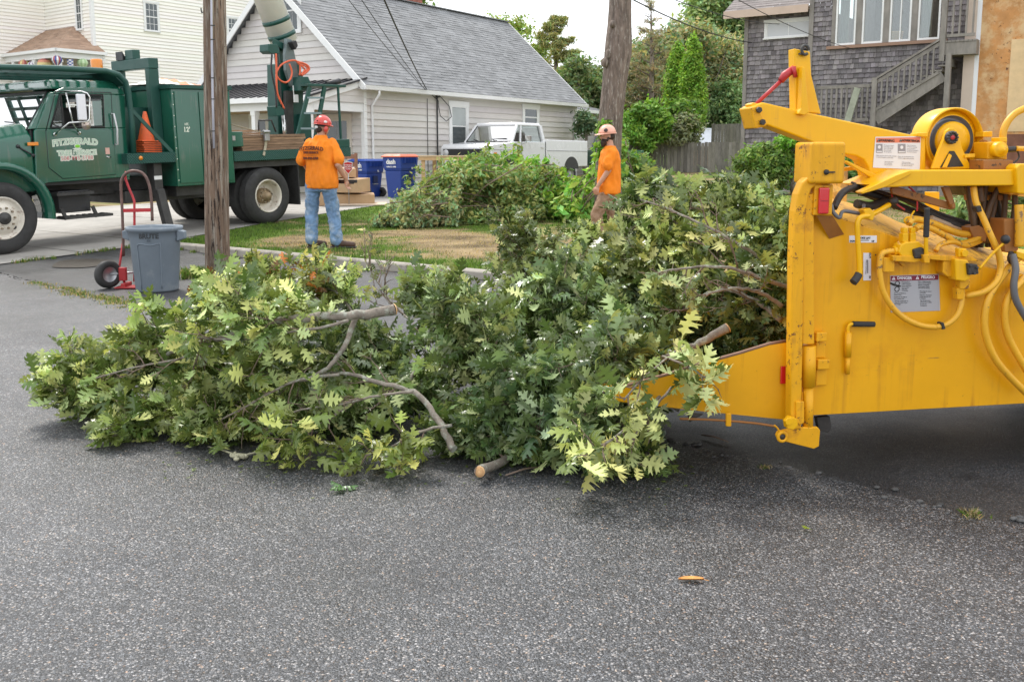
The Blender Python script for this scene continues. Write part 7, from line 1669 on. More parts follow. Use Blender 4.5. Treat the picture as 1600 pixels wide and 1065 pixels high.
def leafmesh(name,P,D,U,S,tint,parent,seed,mat=None,tpl=None):
    """P base, D direction, U leaf normal"""
    rng=np.random.default_rng(seed); P=np.array(P);D=nrm(np.array(D));U=np.array(U);S=np.array(S);tint=np.array(tint)
    X=nrm(np.cross(D,U)); U=np.cross(X,D); k=rng.integers(len(TPL),size=len(P)) if tpl is None else np.full(len(P),tpl)
    vs=[];fs=[];cs=[];off=0
    for j,(V_,F_) in enumerate(TPL):
        m=k==j
        if not m.any(): continue
        p,d,u,x,s=P[m],D[m],U[m],X[m],S[m]; n=len(p)
        w=p[:,None]+s[:,None,None]*(x[:,None]*V_[None,:,0:1]+d[:,None]*V_[None,:,1:2]+u[:,None]*V_[None,:,2:3])
        w[:,:,2]=np.maximum(w[:,:,2],.006+.01*rng.random((n,1)))
        vs.append(w.reshape(-1,3)); fs.append((F_[None]+(np.arange(n)*len(V_))[:,None,None]+off).reshape(-1,3)); cs.append(np.repeat(tint[m],len(V_),0)); off+=n*len(V_)
    v=np.concatenate(vs)-np.array(parent.location); return npmesh(name,v,np.concatenate(fs),mat or oakleaf,np.concatenate(cs),parent)
def smoothpath(P,k=5):
    out=[]
    for i in range(len(P)-1):
        p0=P[max(i-1,0)];p1=P[i];p2=P[i+1];p3=P[min(i+2,len(P)-1)]
        for j in range(k):
            t=j/k; out.append(.5*((2*p1)+(p2-p0)*t+(2*p0-5*p1+4*p2-p3)*t*t+(3*p1-p0-3*p2+p3)*t**3))
    out.append(P[-1]); return out
def oak(label,path,r0,n=20,ln=.5,sub=5,nl=7,seed=0,t0=.2,tint=(1,1,1),pale=.2,bias=(0,0,.15),size=.105,bare=0,cut=None,spreadf=.9,back=0,rend=.004,tv=.18,extra=None,dead=0):
    rng=np.random.default_rng(seed); ln*=.72; size*=.93; n=int(n*.84); P=smoothpath([at(*q) for q in path]); P=[Vector((p.x,p.y,max(p.z,r0+.004))) for p in P]; b=min(P,key=lambda p:p.z); root=thing('oak_branch',label,'branch',(b.x,b.y,0),0,'cut oak branches heaped on the road')
    m=len(P); wood=MB(); tw=MB(); rad=[r0+(rend-r0)*(i/(m-1))**.8 for i in range(m)]
    wp=[p+Vector(rng.normal(0,r0*.18,3)) for p in P]; wood.tube(wp,rad,14)
    Lp=[];Ld=[];Lu=[];Ls=[];Lt=[]
    pt=rng.random()
    def leaves(p,d,c,cl):
        for _ in range(c):
            a=Vector(rng.normal(size=3)); dd=(d*.55+a.normalized()*.85+Vector((0,0,-.12))).normalized(); q=p-d*rng.uniform(0,.11)
            up=Vector(rng.normal(size=3))*.55+Vector((0,-.18,.8)); 
            if rng.random()<pale: up=-up
            s=size*rng.uniform(.6,1.25)
            if q.z+dd.z*s<.02: dd.z=abs(dd.z)*.3
            Lp.append(q+dd*s*.3);Ld.append(dd);Lu.append(up);Ls.append(s)
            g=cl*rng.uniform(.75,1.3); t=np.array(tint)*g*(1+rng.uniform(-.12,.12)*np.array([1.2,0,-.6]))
            if rng.random()<dead: t=np.array((2.6,.8,.45))*rng.uniform(.6,1.1)
            Lt.append(np.clip(t,0,8))
    def twig(p,d,L,r,depth):
        d=d.normalized(); pts=[p]; q=p; dd=d
        for i in range(4):
            dd=(dd+Vector(rng.normal(0,.16,3))+Vector((0,0,.03))).normalized(); q=q+dd*L/4
            if q.z<.03: q.z=.03+rng.random()*.02; dd.z=abs(dd.z)
            pts.append(q)
        tw.tube(pts,[r,r*.8,r*.65,r*.5,r*.3],5 if depth else 6); return pts
    for i in range(n):
        f=t0+(1-t0)*(i+rng.random())/n; k=min(m-2,int(f*(m-1))); p=P[k].lerp(P[k+1],f*(m-1)-k); tg=(P[k+1]-P[k]).normalized()
        a=Vector(rng.normal(size=3)); a=(a-tg*a.dot(tg)*.7).normalized(); d=tg*.55+a*spreadf+Vector(bias)+Vector((0,back,0)); d.y=abs(d.y) if back and rng.random()<.75 else d.y; L=ln*rng.uniform(.45,1.15)*(1-.35*f)
        pts=twig(p,d,L,max(.0045,rad[k]*.38),0); cl=1+rng.uniform(-tv,tv)*1.5
        isb=rng.random()<bare
        for j in range(sub):
            u=rng.uniform(.25,1) if j<sub-1 else 1.; kk=min(3,int(u*4)); q=pts[kk].lerp(pts[min(4,kk+1)],u*4-kk) if kk<4 else pts[4]; dd=(pts[min(4,kk+1)]-pts[kk]).normalized()
            d2=dd*.7+Vector(rng.normal(size=3))*.6+Vector(bias)*.5; pt2=twig(q,d2,L*rng.uniform(.22,.5),.003,1)
            if not isb: leaves(pt2[-1],(pt2[-1]-pt2[-2]).normalized(),int(nl*rng.uniform(.6,1.3)),cl*(1+rng.uniform(-.1,.1)))
            elif rng.random()<.25: leaves(pt2[-1],(pt2[-1]-pt2[-2]).normalized(),2,cl)
    wood.build('limb',oakbark,root,True); tw.build('twigs',twigbark,root,True)
    if Lp: leafmesh('foliage',[tuple(x) for x in Lp],[tuple(x) for x in Ld],[tuple(x) for x in Lu],Ls,Lt,root,seed+1)
    if cut:
        d=(P[0]-P[1]).normalized(); c=wp[0]+d*.001; mb=MB(); mb.lathe(c,d,[(r0*.98,-.004),(r0*.98,.002),(r0*.3,.003),(0,.003)],24); cf=mb.build('cut_face',cutm,root,True)
        mb=MB()
        for q in (.3,.5,.68,.84): mb.lathe(c+d*.0035,d,[(r0*q,0),(r0*(q+.05),0)],24)
        mb.build('growth_rings',heart,cf,True)
    return root
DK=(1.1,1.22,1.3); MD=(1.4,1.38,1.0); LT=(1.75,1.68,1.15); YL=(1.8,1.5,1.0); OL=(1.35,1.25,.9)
oak('long pale-leaved oak branch reaching left from the round cut end on top of the heap',[(618,484,4.9),(560,493,4.8),(480,496,4.72),(400,512,4.75),(320,535,4.95),(240,562,5.2),(175,590,5.2),(130,608,5.2)],.030,44,.46,6,7,101,.22,LT,.42,(-.12,-.1,.12),.115,.1,cut=True,back=.5)
oak('upper left oak branch with pale leaves behind the cut end, nearest the utility pole',[(500,497,5.3),(450,485,5.6),(410,462,5.9),(370,450,6.1),(320,460,6.2)],.014,22,.34,5,7,102,.2,LT,.4,(-.1,0,.1),.11,.1,dead=.02)
oak('left oak branch lying lowest on the road at the far left tip of the heap',[(330,560,5.6),(260,580,5.5),(200,597,5.4),(140,612,5.3),(100,622,5.2)],.012,24,.4,5,7,103,.1,LT,.4,(-.2,-.05,.05),.115)
oak('oak branch sagging under the left end of the heap, mid green',[(430,560,5.5),(360,590,5.3),(300,620,5.15),(250,650,5.05),(220,660,5.0)],.014,24,.42,5,7,104,.1,(1.5,1.45,.95),.3,(-.05,-.15,.0),.115)
oak('mottled grey oak limb forking down to the left below the cut end',[(556,497,4.85),(532,550,4.72),(505,580,4.68),(440,606,4.85),(380,640,4.95),(330,668,5.0)],.016,12,.35,4,6,105,.45,MD,.3,(-.1,-.1,0),.11,.6,back=.6)
oak('thick oak limb crossing the front of the heap, broken end pointing at the road',[(708,702,4.4),(684,655,4.5),(648,614,4.6),(590,596,4.65),(522,583,4.75),(450,600,5.05),(380,640,5.15)],.020,16,.36,4,6,106,.4,MD,.3,(-.1,-.1,0),.11,.55,back=.6)
oak('low front oak sprig with large bright leaves fanning onto the road below the crossing limb',[(706,664,4.42),(655,674,4.38),(610,698,4.34),(570,712,4.32)],.008,8,.34,3,4,107,.25,(1.9,1.75,1.0),.25,(-.1,-.2,-.1),.13)
oak('front left oak sprig with large light leaves touching the road beside the bare twig',[(560,620,4.8),(520,650,4.65),(480,672,4.55),(455,690,4.5)],.009,10,.36,3,4,108,.25,(1.8,1.7,1.0),.3,(-.1,-.15,-.1),.125)
oak('dark blue-green oak bough in the middle, its small round sawn butt on the road',[(748,737,4.18),(800,708,4.5),(870,640,4.95),(950,560,5.3),(1040,480,5.7)],.026,60,.55,6,8,109,.2,DK,.2,(-.05,-.25,.2),.118,cut=True)
oak('dark green oak bough leaning left behind the crossing limb',[(860,650,5.1),(790,590,5.0),(740,530,5.1),(710,495,5.2)],.016,36,.40,6,8,110,.1,(1.3,1.32,1.05),.2,(-.1,-.15,.15),.115)
oak('low dark oak bough along the front foot of the heap right of the sawn butt',[(800,690,4.7),(860,705,4.55),(920,712,4.45),(975,715,4.4)],.012,30,.32,5,7,111,.05,(1.35,1.35,1.1),.2,(0,-.15,.05),.12)
oak('central oak bough standing highest in the middle of the heap',[(930,640,5.0),(925,570,5.1),(900,500,5.3),(890,460,5.5)],.016,44,.42,6,8,112,.05,(1.25,1.3,1.1),.25,(0,-.15,.1),.118)
oak('oak bough filling the gap between the centre and the infeed chute',[(1060,640,4.9),(1000,600,4.9),(960,550,5.1),(940,500,5.3)],.014,34,.4,6,7,113,.05,(1.2,1.25,1.05),.2,(-.05,-.1,.1),.115)
oak('oak limb with an angled sawn end above the yellow infeed tray',[(1138,511,4.75),(1095,534,4.72),(1045,556,4.7),(990,590,4.65),(940,650,4.55)],.026,16,.34,5,7,114,.45,(1.3,1.3,1.0),.3,(-.1,-.1,0),.115,cut=True,back=.4)
oak('pale oak sprig hanging over the near side of the yellow tray',[(1035,556,4.45),(1062,566,4.25),(1085,578,4.1),(1100,590,4.02)],.006,6,.2,2,4,115,.45,(1.9,1.75,1.3),.85,(.05,-.15,-.15),.15)
oak('second pale oak sprig drooping over the tip of the yellow tray',[(1060,545,4.55),(1035,565,4.3),(1000,595,4.12),(975,625,4.05)],.005,8,.2,2,3,116,.5,(1.8,1.65,1.2),.6,(0,-.15,-.1),.12)
oak('yellowish oak sprig in front of the heap below the tip of the tray',[(1048,600,4.3),(1010,640,4.15),(965,680,4.05),(920,705,4.0)],.008,10,.34,3,3,117,.4,(1.8,1.55,1.0),.5,(-.05,-.05,-.12),.12)
oak('long grey oak limb in the chute, leaves pale and upturned',[(1232,462,4.9),(1180,440,5.0),(1120,430,5.2),(1060,420,5.4),(1000,415,5.6),(950,430,5.7)],.019,44,.46,6,7,118,.3,(1.75,1.6,1.05),.5,(-.1,-.05,.1),.118,.3,back=.5)
oak('thin arched oak limb above the other grey limbs in the chute',[(1228,425,5.1),(1170,395,5.2),(1110,372,5.4),(1050,350,5.6),(1000,345,5.8)],.014,24,.42,5,7,119,.4,(1.4,1.35,.95),.35,(-.1,0,.1),.11,.35,back=.5)
oak('lowest bent grey oak limb in the mouth of the chute',[(1222,500,4.8),(1180,470,4.9),(1130,452,5.0),(1075,475,5.1),(1040,500,5.2)],.017,22,.36,5,6,120,.2,MD,.3,(-.05,-.05,.05),.11,.6,back=.5)
oak('oak branch with its leafy tip standing highest, in front of the walking person',[(1050,440,6.0),(1030,390,6.05),(1018,345,6.05),(1010,305,6.05)],.014,24,.32,5,7,121,.15,(1.25,1.3,.95),.3,(-.03,0,.12),.12)
oak('dense dark oak bough at the upper right against the chipper opening',[(1240,430,5.4),(1200,385,5.7),(1160,345,5.9),(1120,325,6.1)],.018,50,.45,6,8,122,.1,(1.3,1.3,1.0),.3,(-.05,0,.12),.11)
oak('oak bough hanging beside the yellow opening post',[(1235,330,5.2),(1215,370,5.1),(1205,420,5.0),(1205,470,4.95)],.01,24,.32,5,7,123,.05,(1.35,1.35,.95),.3,(-.05,-.05,.05),.105)
oak('small-leaved olive oak bough at the back, nearest the kerb',[(900,500,7.4),(860,450,7.4),(825,400,7.5),(805,370,7.6)],.014,46,.5,5,8,124,.1,OL,.15,(-.05,0,.1),.085)
oak('oak bough behind the middle of the heap, reaching toward the walking person',[(1030,480,6.3),(1000,440,6.4),(978,410,6.5),(968,390,6.6)],.014,30,.5,6,7,125,.1,(1.35,1.3,.9),.4,(-.05,0,.1),.115)
oak('oak bough in the trough between the back bough and the cut end',[(820,560,5.9),(770,510,5.9),(720,480,6.0),(660,470,6.1)],.012,34,.42,5,7,126,.1,(1.3,1.3,.95),.3,(-.05,0,.08),.115)
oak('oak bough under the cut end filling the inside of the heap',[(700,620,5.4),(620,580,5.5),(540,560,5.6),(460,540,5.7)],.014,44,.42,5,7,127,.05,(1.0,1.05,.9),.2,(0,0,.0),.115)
oak('oak bough tucked deep under the left of the heap',[(520,600,5.5),(450,590,5.5),(380,580,5.5),(300,570,5.6)],.013,34,.4,5,7,128,.05,(1.35,1.3,.9),.3,(0,0,.0),.115)
oak('leafless twiggy oak branch sticking up between the heap and the kerb',[(640,500,5.7),(610,470,5.9),(590,440,6.0),(570,405,6.1)],.007,12,.42,5,2,129,.1,(1.5,1.3,.9),.3,(.1,0,.45),.07,.95)
oak('oak bough with a pale leafy tip in front of the utility pole',[(560,500,5.6),(530,460,5.8),(510,448,5.9),(540,438,6.0)],.008,10,.26,5,6,130,.2,LT,.4,(0,0,.2),.105)
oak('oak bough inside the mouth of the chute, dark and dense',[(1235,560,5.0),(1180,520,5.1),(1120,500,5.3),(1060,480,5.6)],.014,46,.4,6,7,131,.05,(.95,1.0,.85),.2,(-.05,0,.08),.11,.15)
oak('oak bough lying behind the limb with the angled sawn end',[(1160,560,5.2),(1090,520,5.4),(1030,470,5.6),(980,440,5.9)],.014,48,.42,6,7,132,.05,(1.2,1.25,.95),.3,(-.05,0,.12),.115)
oak('oak sprig with browned leaf tips standing behind the long pale branch',[(520,490,5.5),(480,455,5.8),(440,432,6.0),(415,415,6.1)],.008,12,.26,5,6,133,.2,(1.7,1.5,.9),.4,(0,0,.15),.105,dead=.12)
oak('dark leafy oak bough resting on the road between the crossing limb and the sawn butt',[(760,640,4.9),(745,670,4.75),(735,690,4.65),(722,680,4.7)],.01,20,.34,5,7,134,.05,(1.3,1.32,1.1),.25,(0,-.15,0),.115)
oak('dark leafy oak bough bulging forward over the sawn butt',[(860,560,4.9),(840,610,4.6),(815,640,4.6),(800,670,4.65)],.012,34,.36,5,7,135,.05,(1.2,1.28,1.15),.25,(0,-.2,0),.12)
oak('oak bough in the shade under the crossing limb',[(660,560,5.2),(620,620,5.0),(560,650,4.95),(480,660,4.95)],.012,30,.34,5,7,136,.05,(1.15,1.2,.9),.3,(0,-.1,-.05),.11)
oak('light-leaved oak bough spilling onto the road below the left limb fork',[(440,590,5.1),(400,630,4.9),(350,650,4.85),(300,655,4.85)],.012,30,.36,5,7,137,.05,(1.6,1.5,1.05),.4,(-.05,-.1,-.03),.115)
oak('oak bough leaning out over the tray tip, dark underneath',[(1000,520,4.9),(960,570,4.7),(930,620,4.5),(910,670,4.4)],.012,38,.38,5,7,138,.05,(1.25,1.3,1.1),.25,(-.05,-.15,0),.118)
GB=dict(t0=.25,tint=(1.5,1.4,1.0),pale=.4,size=.09,bare=.93)
oak('bare grey arched stick uppermost of the bare sticks reaching out of the chute',[(1212,418,5.0),(1160,385,4.95),(1100,352,5.0),(1040,325,5.1),(1000,312,5.2)],.011,9,.34,4,2,seed=140,bias=(-.2,0,.05),**GB)
oak('bare grey stick running left from the middle of the chute',[(1234,448,4.75),(1190,436,4.7),(1140,418,4.7),(1080,418,4.75),(1030,425,4.8)],.013,9,.34,4,2,seed=141,bias=(-.2,0,.05),**GB)
oak('bare grey stick bent upward from the chute toward the angled sawn end',[(1222,478,4.7),(1190,458,4.68),(1150,450,4.66),(1100,462,4.7),(1070,485,4.75)],.012,8,.3,4,2,seed=142,bias=(-.1,-.05,.0),**GB)
oak('thin bare stick slanting down across the left front of the heap',[(530,585,4.62),(470,592,4.66),(420,615,4.7),(360,648,4.75),(290,682,4.85)],.008,9,.3,4,2,seed=143,bias=(-.2,-.05,-.02),**GB)
oak('thin bare stick crossing the heap just below the crossing limb',[(645,612,4.5),(590,618,4.52),(530,632,4.56),(470,640,4.6),(410,660,4.7)],.007,8,.28,4,2,seed=144,bias=(-.2,-.05,-.02),**GB)
oak('slender bare fork above the long pale branch, pointing left',[(545,500,4.72),(500,512,4.68),(440,520,4.68),(380,530,4.75),(300,528,4.9)],.009,9,.3,4,2,seed=145,bias=(-.2,0,.02),**GB)
oak('long thin bare stick leaving the left end of the heap over the leaves',[(330,540,4.9),(280,560,4.92),(220,572,4.98),(150,590,5.05)],.007,8,.26,4,3,seed=146,bias=(-.2,0,.02),**GB)
oak('thin dark bare stick hanging under the tray tip',[(1050,605,4.15),(1020,640,4.1),(1000,668,4.08),(985,690,4.06)],.006,5,.2,3,2,seed=147,bias=(.1,-.05,-.1),**GB)
oak('oak bough bridging the gap behind the middle of the heap',[(900,560,5.6),(850,530,5.6),(800,510,5.6),(750,520,5.7)],.012,34,.4,5,7,150,.05,(1.3,1.3,1.0),.3,(0,-.05,.05),.115)
# leaf scraps
rng=np.random.default_rng(88); P_=[];D_=[];U_=[];S_=[];T_=[]
for i in range(150):
    px=rng.uniform(250,1080); py=rng.uniform(690,735)+abs(rng.normal(0,20)); g=gp(px,py,.01)
    P_.append((g.x,g.y,.012)); a=rng.uniform(0,6.28); D_.append((math.cos(a),math.sin(a),rng.uniform(-.1,.2))); U_.append((rng.normal(0,.3),rng.normal(0,.3),1)); S_.append(rng.uniform(.008,.03)); T_.append(np.array((1.5,1.4,.9))*rng.uniform(.6,1.4))
o=thing('leaf_scraps','small torn scraps of leaf scattered on the road in front of the heap','leaf litter',(0,0,0)); lm=leafmesh('leaf_scraps',P_,D_,U_,S_,T_,o,5); lm.parent=None; bpy.data.objects.remove(o); tagit(lm,'small torn scraps of leaf scattered on the road in front of the heap','leaf litter',kind='stuff')
# single things lying on the road
def flatleaf(label,px,py,size,ang,tint,tpl=0,mat=None):
    g=gp(px,py,.012); o=thing('fallen_leaf',label,'leaf',(g.x,g.y,.0)); d=(math.cos(ang),math.sin(ang),.05)
    leafmesh('blade',[(g.x,g.y,.014)],[d],[(0.1,-.1,1)],[size],[tint],o,3,mat,tpl); return o
g=gp(534,762,.01); o=thing('leaf_sprig','small green oak leaf sprig lying alone on the road in front of the heap','leaf',(g.x,g.y,0))
leafmesh('blade',[(g.x,g.y,.015)]*4,[(1,.2,.2),(-.8,.5,.3),(.2,-1,.2),(-.4,-.6,.35)],[(0,0,1)]*4,[.075,.07,.06,.07],[(1.0,1.5,1.2)]*4,o,4)
g=gp(1080,904,.01); o=thing('dead_leaf','single dry orange-brown leaf lying on the foreground asphalt','leaf',(g.x,g.y,0)); vs=[];fs=[]
for i in range(9):
    f=i/8; w=.016*math.sin(math.pi*f)**.8; vs+=[(-.045+.09*f,-w,.012+.006*math.sin(3*f)),(-.045+.09*f,0,.006),(-.045+.09*f,w,.015)]
for i in range(8):
    k=3*i; fs+=[(k,k+3,k+4,k+1),(k+1,k+4,k+5,k+2)]
mb=MB().add(vs,fs,None,True); mb.tube([(.045,0,.008),(.062,-.004,.006)],.0012,5); mb.build('blade',M('dry_leaf',(.62,.28,.07),.6,var=.2,vs=60),o)
g=gp(1265,826,.01); flatleaf('small olive leaf lying on the dark asphalt below the chipper',1265,826,.035,2.5,(2.4,2.2,.6),2)
g=gp(370,712,.01); o=thing('broken_twig','pale lichen-knotted twig lying on the road in front of the heap','twig',(g.x,g.y,0)); lich=M('lichen',(.42,.40,.28),.9,var=.3,vs=60,bump=.8,bs=80)
mb=MB(); q=[gp(325,697,.02),gp(345,702,.025),gp(362,708,.02),gp(385,710,.018),gp(415,703,.02),gp(470,690,.02)]; mb.tube(q,[.003,.0045,.006,.006,.005,.004],7); mb.build('stem',twigbark if False else lich,o,True)
random.seed(9); mb=MB()
for i in range(26): c=gp(372+random.gauss(0,7),712+random.gauss(0,1.5),.02); mb.ell(c,.012*random.uniform(.6,1.3),.012,.012*random.uniform(.7,1.2),7,5)
mb.build('lichen_clump',lich,o,True)
for (a,b,l) in (((1096,679),(1138,690),'dark twig lying on the road under the yellow tray'),((790,742),(850,728),'thin brown twig beside the small sawn butt'),((535,742),(560,735),'short black twig on the road before the low front sprig')):
    p=gp(*a,.01); q=gp(*b,.01); mb=MB(); mb.tube([p,p.lerp(q,.5)+Vector((0,.01,.006)),q],[.004,.005,.003],6); o=mb.build('fallen_twig',twigbark); tagit(o,l,'twig')
# ================= RUBBISH BIN, HAND TRUCK, BLUE BINS, PICKUPS, BOXES, POLE, BRUSH
# utility pole
pb=gp(340,432,0); UP=thing('utility_pole','weathered wooden utility pole standing on the asphalt beside the grey rubbish bin','utility pole',(pb.x,pb.y,0))
polem=M('creosoted_pole',(.185,.125,.085),.9,var=.6,vs=16,stretch=(1,1,.07),bump=2.,bs=60,dirt=(.36,.32,.26),dth=.56,ds=26,spots=(.03,.018,.012),sth=.62,ss=34)
mb=MB(); Yp=pb.y; vs=[];fs=[];sg=28; prr=[(430,38),(340,37),(200,35),(60,34),(0,33.5),(-250,31),(-600,28)]
for i,(py,w) in enumerate(prr):
    c=at(340-(430-py)*.012,py,Yp); r=w/2*Yp/FPX
    for k in range(sg): a=2*math.pi*k/sg; rr=r*(1+.03*mnoise.noise(Vector((math.cos(a)*2,math.sin(a)*2,i*.2)))); vs.append((c.x+rr*math.cos(a),c.y+rr*math.sin(a),max(c.z,-.05) if i else -.05))
for i in range(len(prr)-1):
    for k in range(sg): fs.append((i*sg+k,i*sg+(k+1)%sg,(i+1)*sg+(k+1)%sg,(i+1)*sg+k))
mb.add(vs,fs,None,True); mb.build('pole',polem,UP,True)
conduit=M('pale_conduit',(.45,.45,.50),.4,var=.1)
Yf=Yp-.16
mb=MB(); mb.tube([at(330,-100,Yf),at(331,70,Yf),at(332.5,160,Yf),at(334.5,232,Yf)],.014,8); mb.build('conduit',conduit,UP,True); mb=MB(); mb.tube([at(332,-60,Yf+.005),at(332,62,Yf+.005)],.012,8); mb.build('ground_wire_guard',M('rusty_guard',(.4,.34,.24),.7,var=.2),UP,True)
mb=MB()
for py in (40,62,122,155,205): mb.obox(at(332.5,py,Yf-.012),(1,0,0),(0,1,0),.05,.006,.012)
mb.build('conduit_strap',darksteel,UP,True)
mb=MB(); random.seed(12)
for i in range(60):
    px=random.uniform(325,354); py=random.uniform(10,400); a=(px-340)/19; c=at(px,py,Yp-.155*math.sqrt(max(0,1-a*a))); mb.ell(c,.005,.008,.005,6,4)
mb.build('staple_nails',darksteel,UP,True)
mb=MB(); mb.tube([at(322,18,Yp-.05),at(315,20,Yp-.08),at(314,13,Yp-.08)],.01,6); mb.build('pole_hook',darksteel,UP,True)
mb=MB(); mb.tube([at(338,395,Yf),at(337,410,Yf+.0),at(340,425,Yf-.02),at(345,430,Yf-.04)],.014,6); mb.tube([at(343,398,Yf),at(345,415,Yf-.02)],.01,6); mb.build('root_cable',black,UP,True)
# grey bin
g=gp(233,458,0); BN=thing('rubbish_bin','round grey plastic rubbish bin standing on the asphalt beside the red hand truck','bin',(g.x,g.y+.25,0),R(-4))
bgrey=M('grey_bin_plastic',(.18,.215,.25),.5,var=.08,vs=4,dirt=(.26,.29,.31),dth=.62,ds=7,spots=(.32,.34,.36),sth=.74,ss=30)
Yb=g.y+.25; rr=.27; hh=at(235,352,Yb).z-.0
hh=.70
mb=MB(); prof=[(0,0),(.215,.0),(.225,.02),(.262,hh-.13),(.268,hh-.12),(.272,hh-.05),(.292,hh-.045),(.298,hh-.02),(.295,hh),(.283,hh),(.268,hh-.02),(.222,.04),(0,.035)]
mb.lathe((0,0,0),(0,0,1),prof,56); bn=mb.build('body',bgrey,BN)
def bx_(a,z,r): return Vector((r*math.sin(a),-r*math.cos(a),z))
for sgn in (-1,1):
    mb=MB(); c=Vector((sgn*.3,-.02,hh-.09)); mb.hullprism([(sgn*.27,-.07,hh-.03),(sgn*.27,.05,hh-.03),(sgn*.26,.04,hh-.16),(sgn*.26,-.06,hh-.16)],[(sgn*.345,-.055,hh-.05),(sgn*.345,.035,hh-.05),(sgn*.35,.02,hh-.13),(sgn*.35,-.04,hh-.13)]); mb.build('handle',bgrey,bn,bevel=.012,seg=3)
mb=MB()
def surf(a,z,o=.004): 
    r=.225+(.262-.225)*(z-.02)/(hh-.15)+o; return bx_(a,z,r)
for aa in ([surf(-.35,z) for z in [.03+k*(hh-.22)/8 for k in range(9)]]+[surf(-.35+.12*k,hh-.19+.012*(1 if k>0 else 0)+.01*math.sin(k)) for k in range(1,9)]+[surf(.62,z) for z in [hh-.2-k*(hh-.24)/8 for k in range(9)]],): mb.tube(aa,.0055,6)
mb.build('moulded_rib',bgrey,bn)
def curvetext(s,z,r,size,mat,parent,name='lettering',a0=0,bold=.003):
    mb=MB(); tmp=MB(); tmp.text(s,(0,0,0),(1,0,0),(0,0,1),size,bold=bold); 
    vs=[bx_(v[0]/r+a0,z+v[2],r+.002) for v in tmp.v]; mb.add(vs,tmp.f); return mb.build(name,mat,parent)
curvetext('BRUTE',hh-.112,.272,.07,M('raised_black',(.03,.035,.04),.5),bn,a0=.18)
mb=MB(); mb.hullprism([bx_(.12,hh-.145,.271),bx_(.24,hh-.145,.271),bx_(.24,hh-.125,.271),bx_(.12,hh-.125,.271)],[bx_(.12,hh-.145,.262),bx_(.24,hh-.145,.262),bx_(.24,hh-.125,.262),bx_(.12,hh-.125,.262)]); mb.build('moulded_badge',M('badge_dark',(.07,.09,.11),.4),bn)
# hand truck
HT=thing('hand_truck','red hand truck with a black tyre standing behind the grey rubbish bin','hand truck',(at(205,450,Yb+.25).x,Yb+.25,0))
redp=M('red_hand_truck_paint',(.42,.025,.03),.45,var=.15,vs=8,spots=(.15,.06,.04),sth=.68,ss=30); rod2=M('rusty_tube',(.15,.09,.075),.5,.3,var=.3,vs=12)
Yh=Yb+.33
def ht(px,py,dy=0): return at(px,py,Yh+dy)
mb=MB(); loop=[ht(193,400),ht(191,330),ht(189,290),ht(192,277),ht(200,269),ht(211,267),ht(223,271),ht(231,283),ht(236,305),ht(238,345)]; mb.tube(smoothpath(loop,4),.016,10); mb.build('loop_handle',rod2,HT,True)
mb=MB(); mb.tube(smoothpath([ht(197,268,.05),ht(196,278,.05),ht(202,295,.04),ht(209,312,.03),ht(210,330,.02),ht(210,440,.0)],4),.014,8); mb.build('handle_rail',redp,HT,True)
mb=MB(); mb.bar(ht(193,329),ht(236,328),.02,.04); mb.build('cross_bar',redp,HT,True)
mb=MB(); mb.tube([ht(192,380),ht(186,420),ht(198,450)],.014,8); mb.build('frame_rail',redp,HT,True)
p=ht(188,428,-.1); mb=MB(); mb.obox((p.x+.03,p.y+.0,p.z-.0),(1,0,0),(0,1,0),.08,.05,.15); mb.obox((p.x+.07,p.y-.02,.03),(1,0,0),(0,1,0),.05,.2,.05); mb.build('axle_bracket',redp,HT,True,bevel=.006)
mb=MB(); q=ht(215,452,-.1); mb.obox((q.x-.02,q.y-.05,.012),(1,0,0),(0,1,0),.35,.22,.012); mb.build('toe_plate',redp,HT,True)
wc_=Vector((at(172,431,Yb+.2).x,Yb+.15,.155)); ax=Vector((.82,-.57,0)).normalized()*-1
for wname,c in (('near',wc_),('far',wc_+Vector((.40,.30,0)))):
    mb=MB(); r_=.155; mb.lathe(c-ax*.045,ax,[(r_*.55,.01),(r_*.62,.0),(r_*.85,.0),(r_*.97,.015),(r_,.03),(r_,.06),(r_*.97,.075),(r_*.85,.09),(r_*.6,.09),(r_*.55,.08)],40); wl_=mb.build('wheel',rubber,HT,True)
    mb=MB(); mb.lathe(c-ax*.045,ax,[(r_*.56,.08),(r_*.52,.06),(r_*.3,.062),(r_*.24,.09),(r_*.1,.092),(0,.092)],28); mb.lathe(c-ax*.045,ax,[(r_*.56,.01),(r_*.5,.03),(0,.03)],28); mb.build('rim',steel,wl_,True)
mb=MB(); mb.cyl(wc_,wc_+Vector((.40,.30,0)),.012,seg=10); mb.build('axle',steel,HT,True)
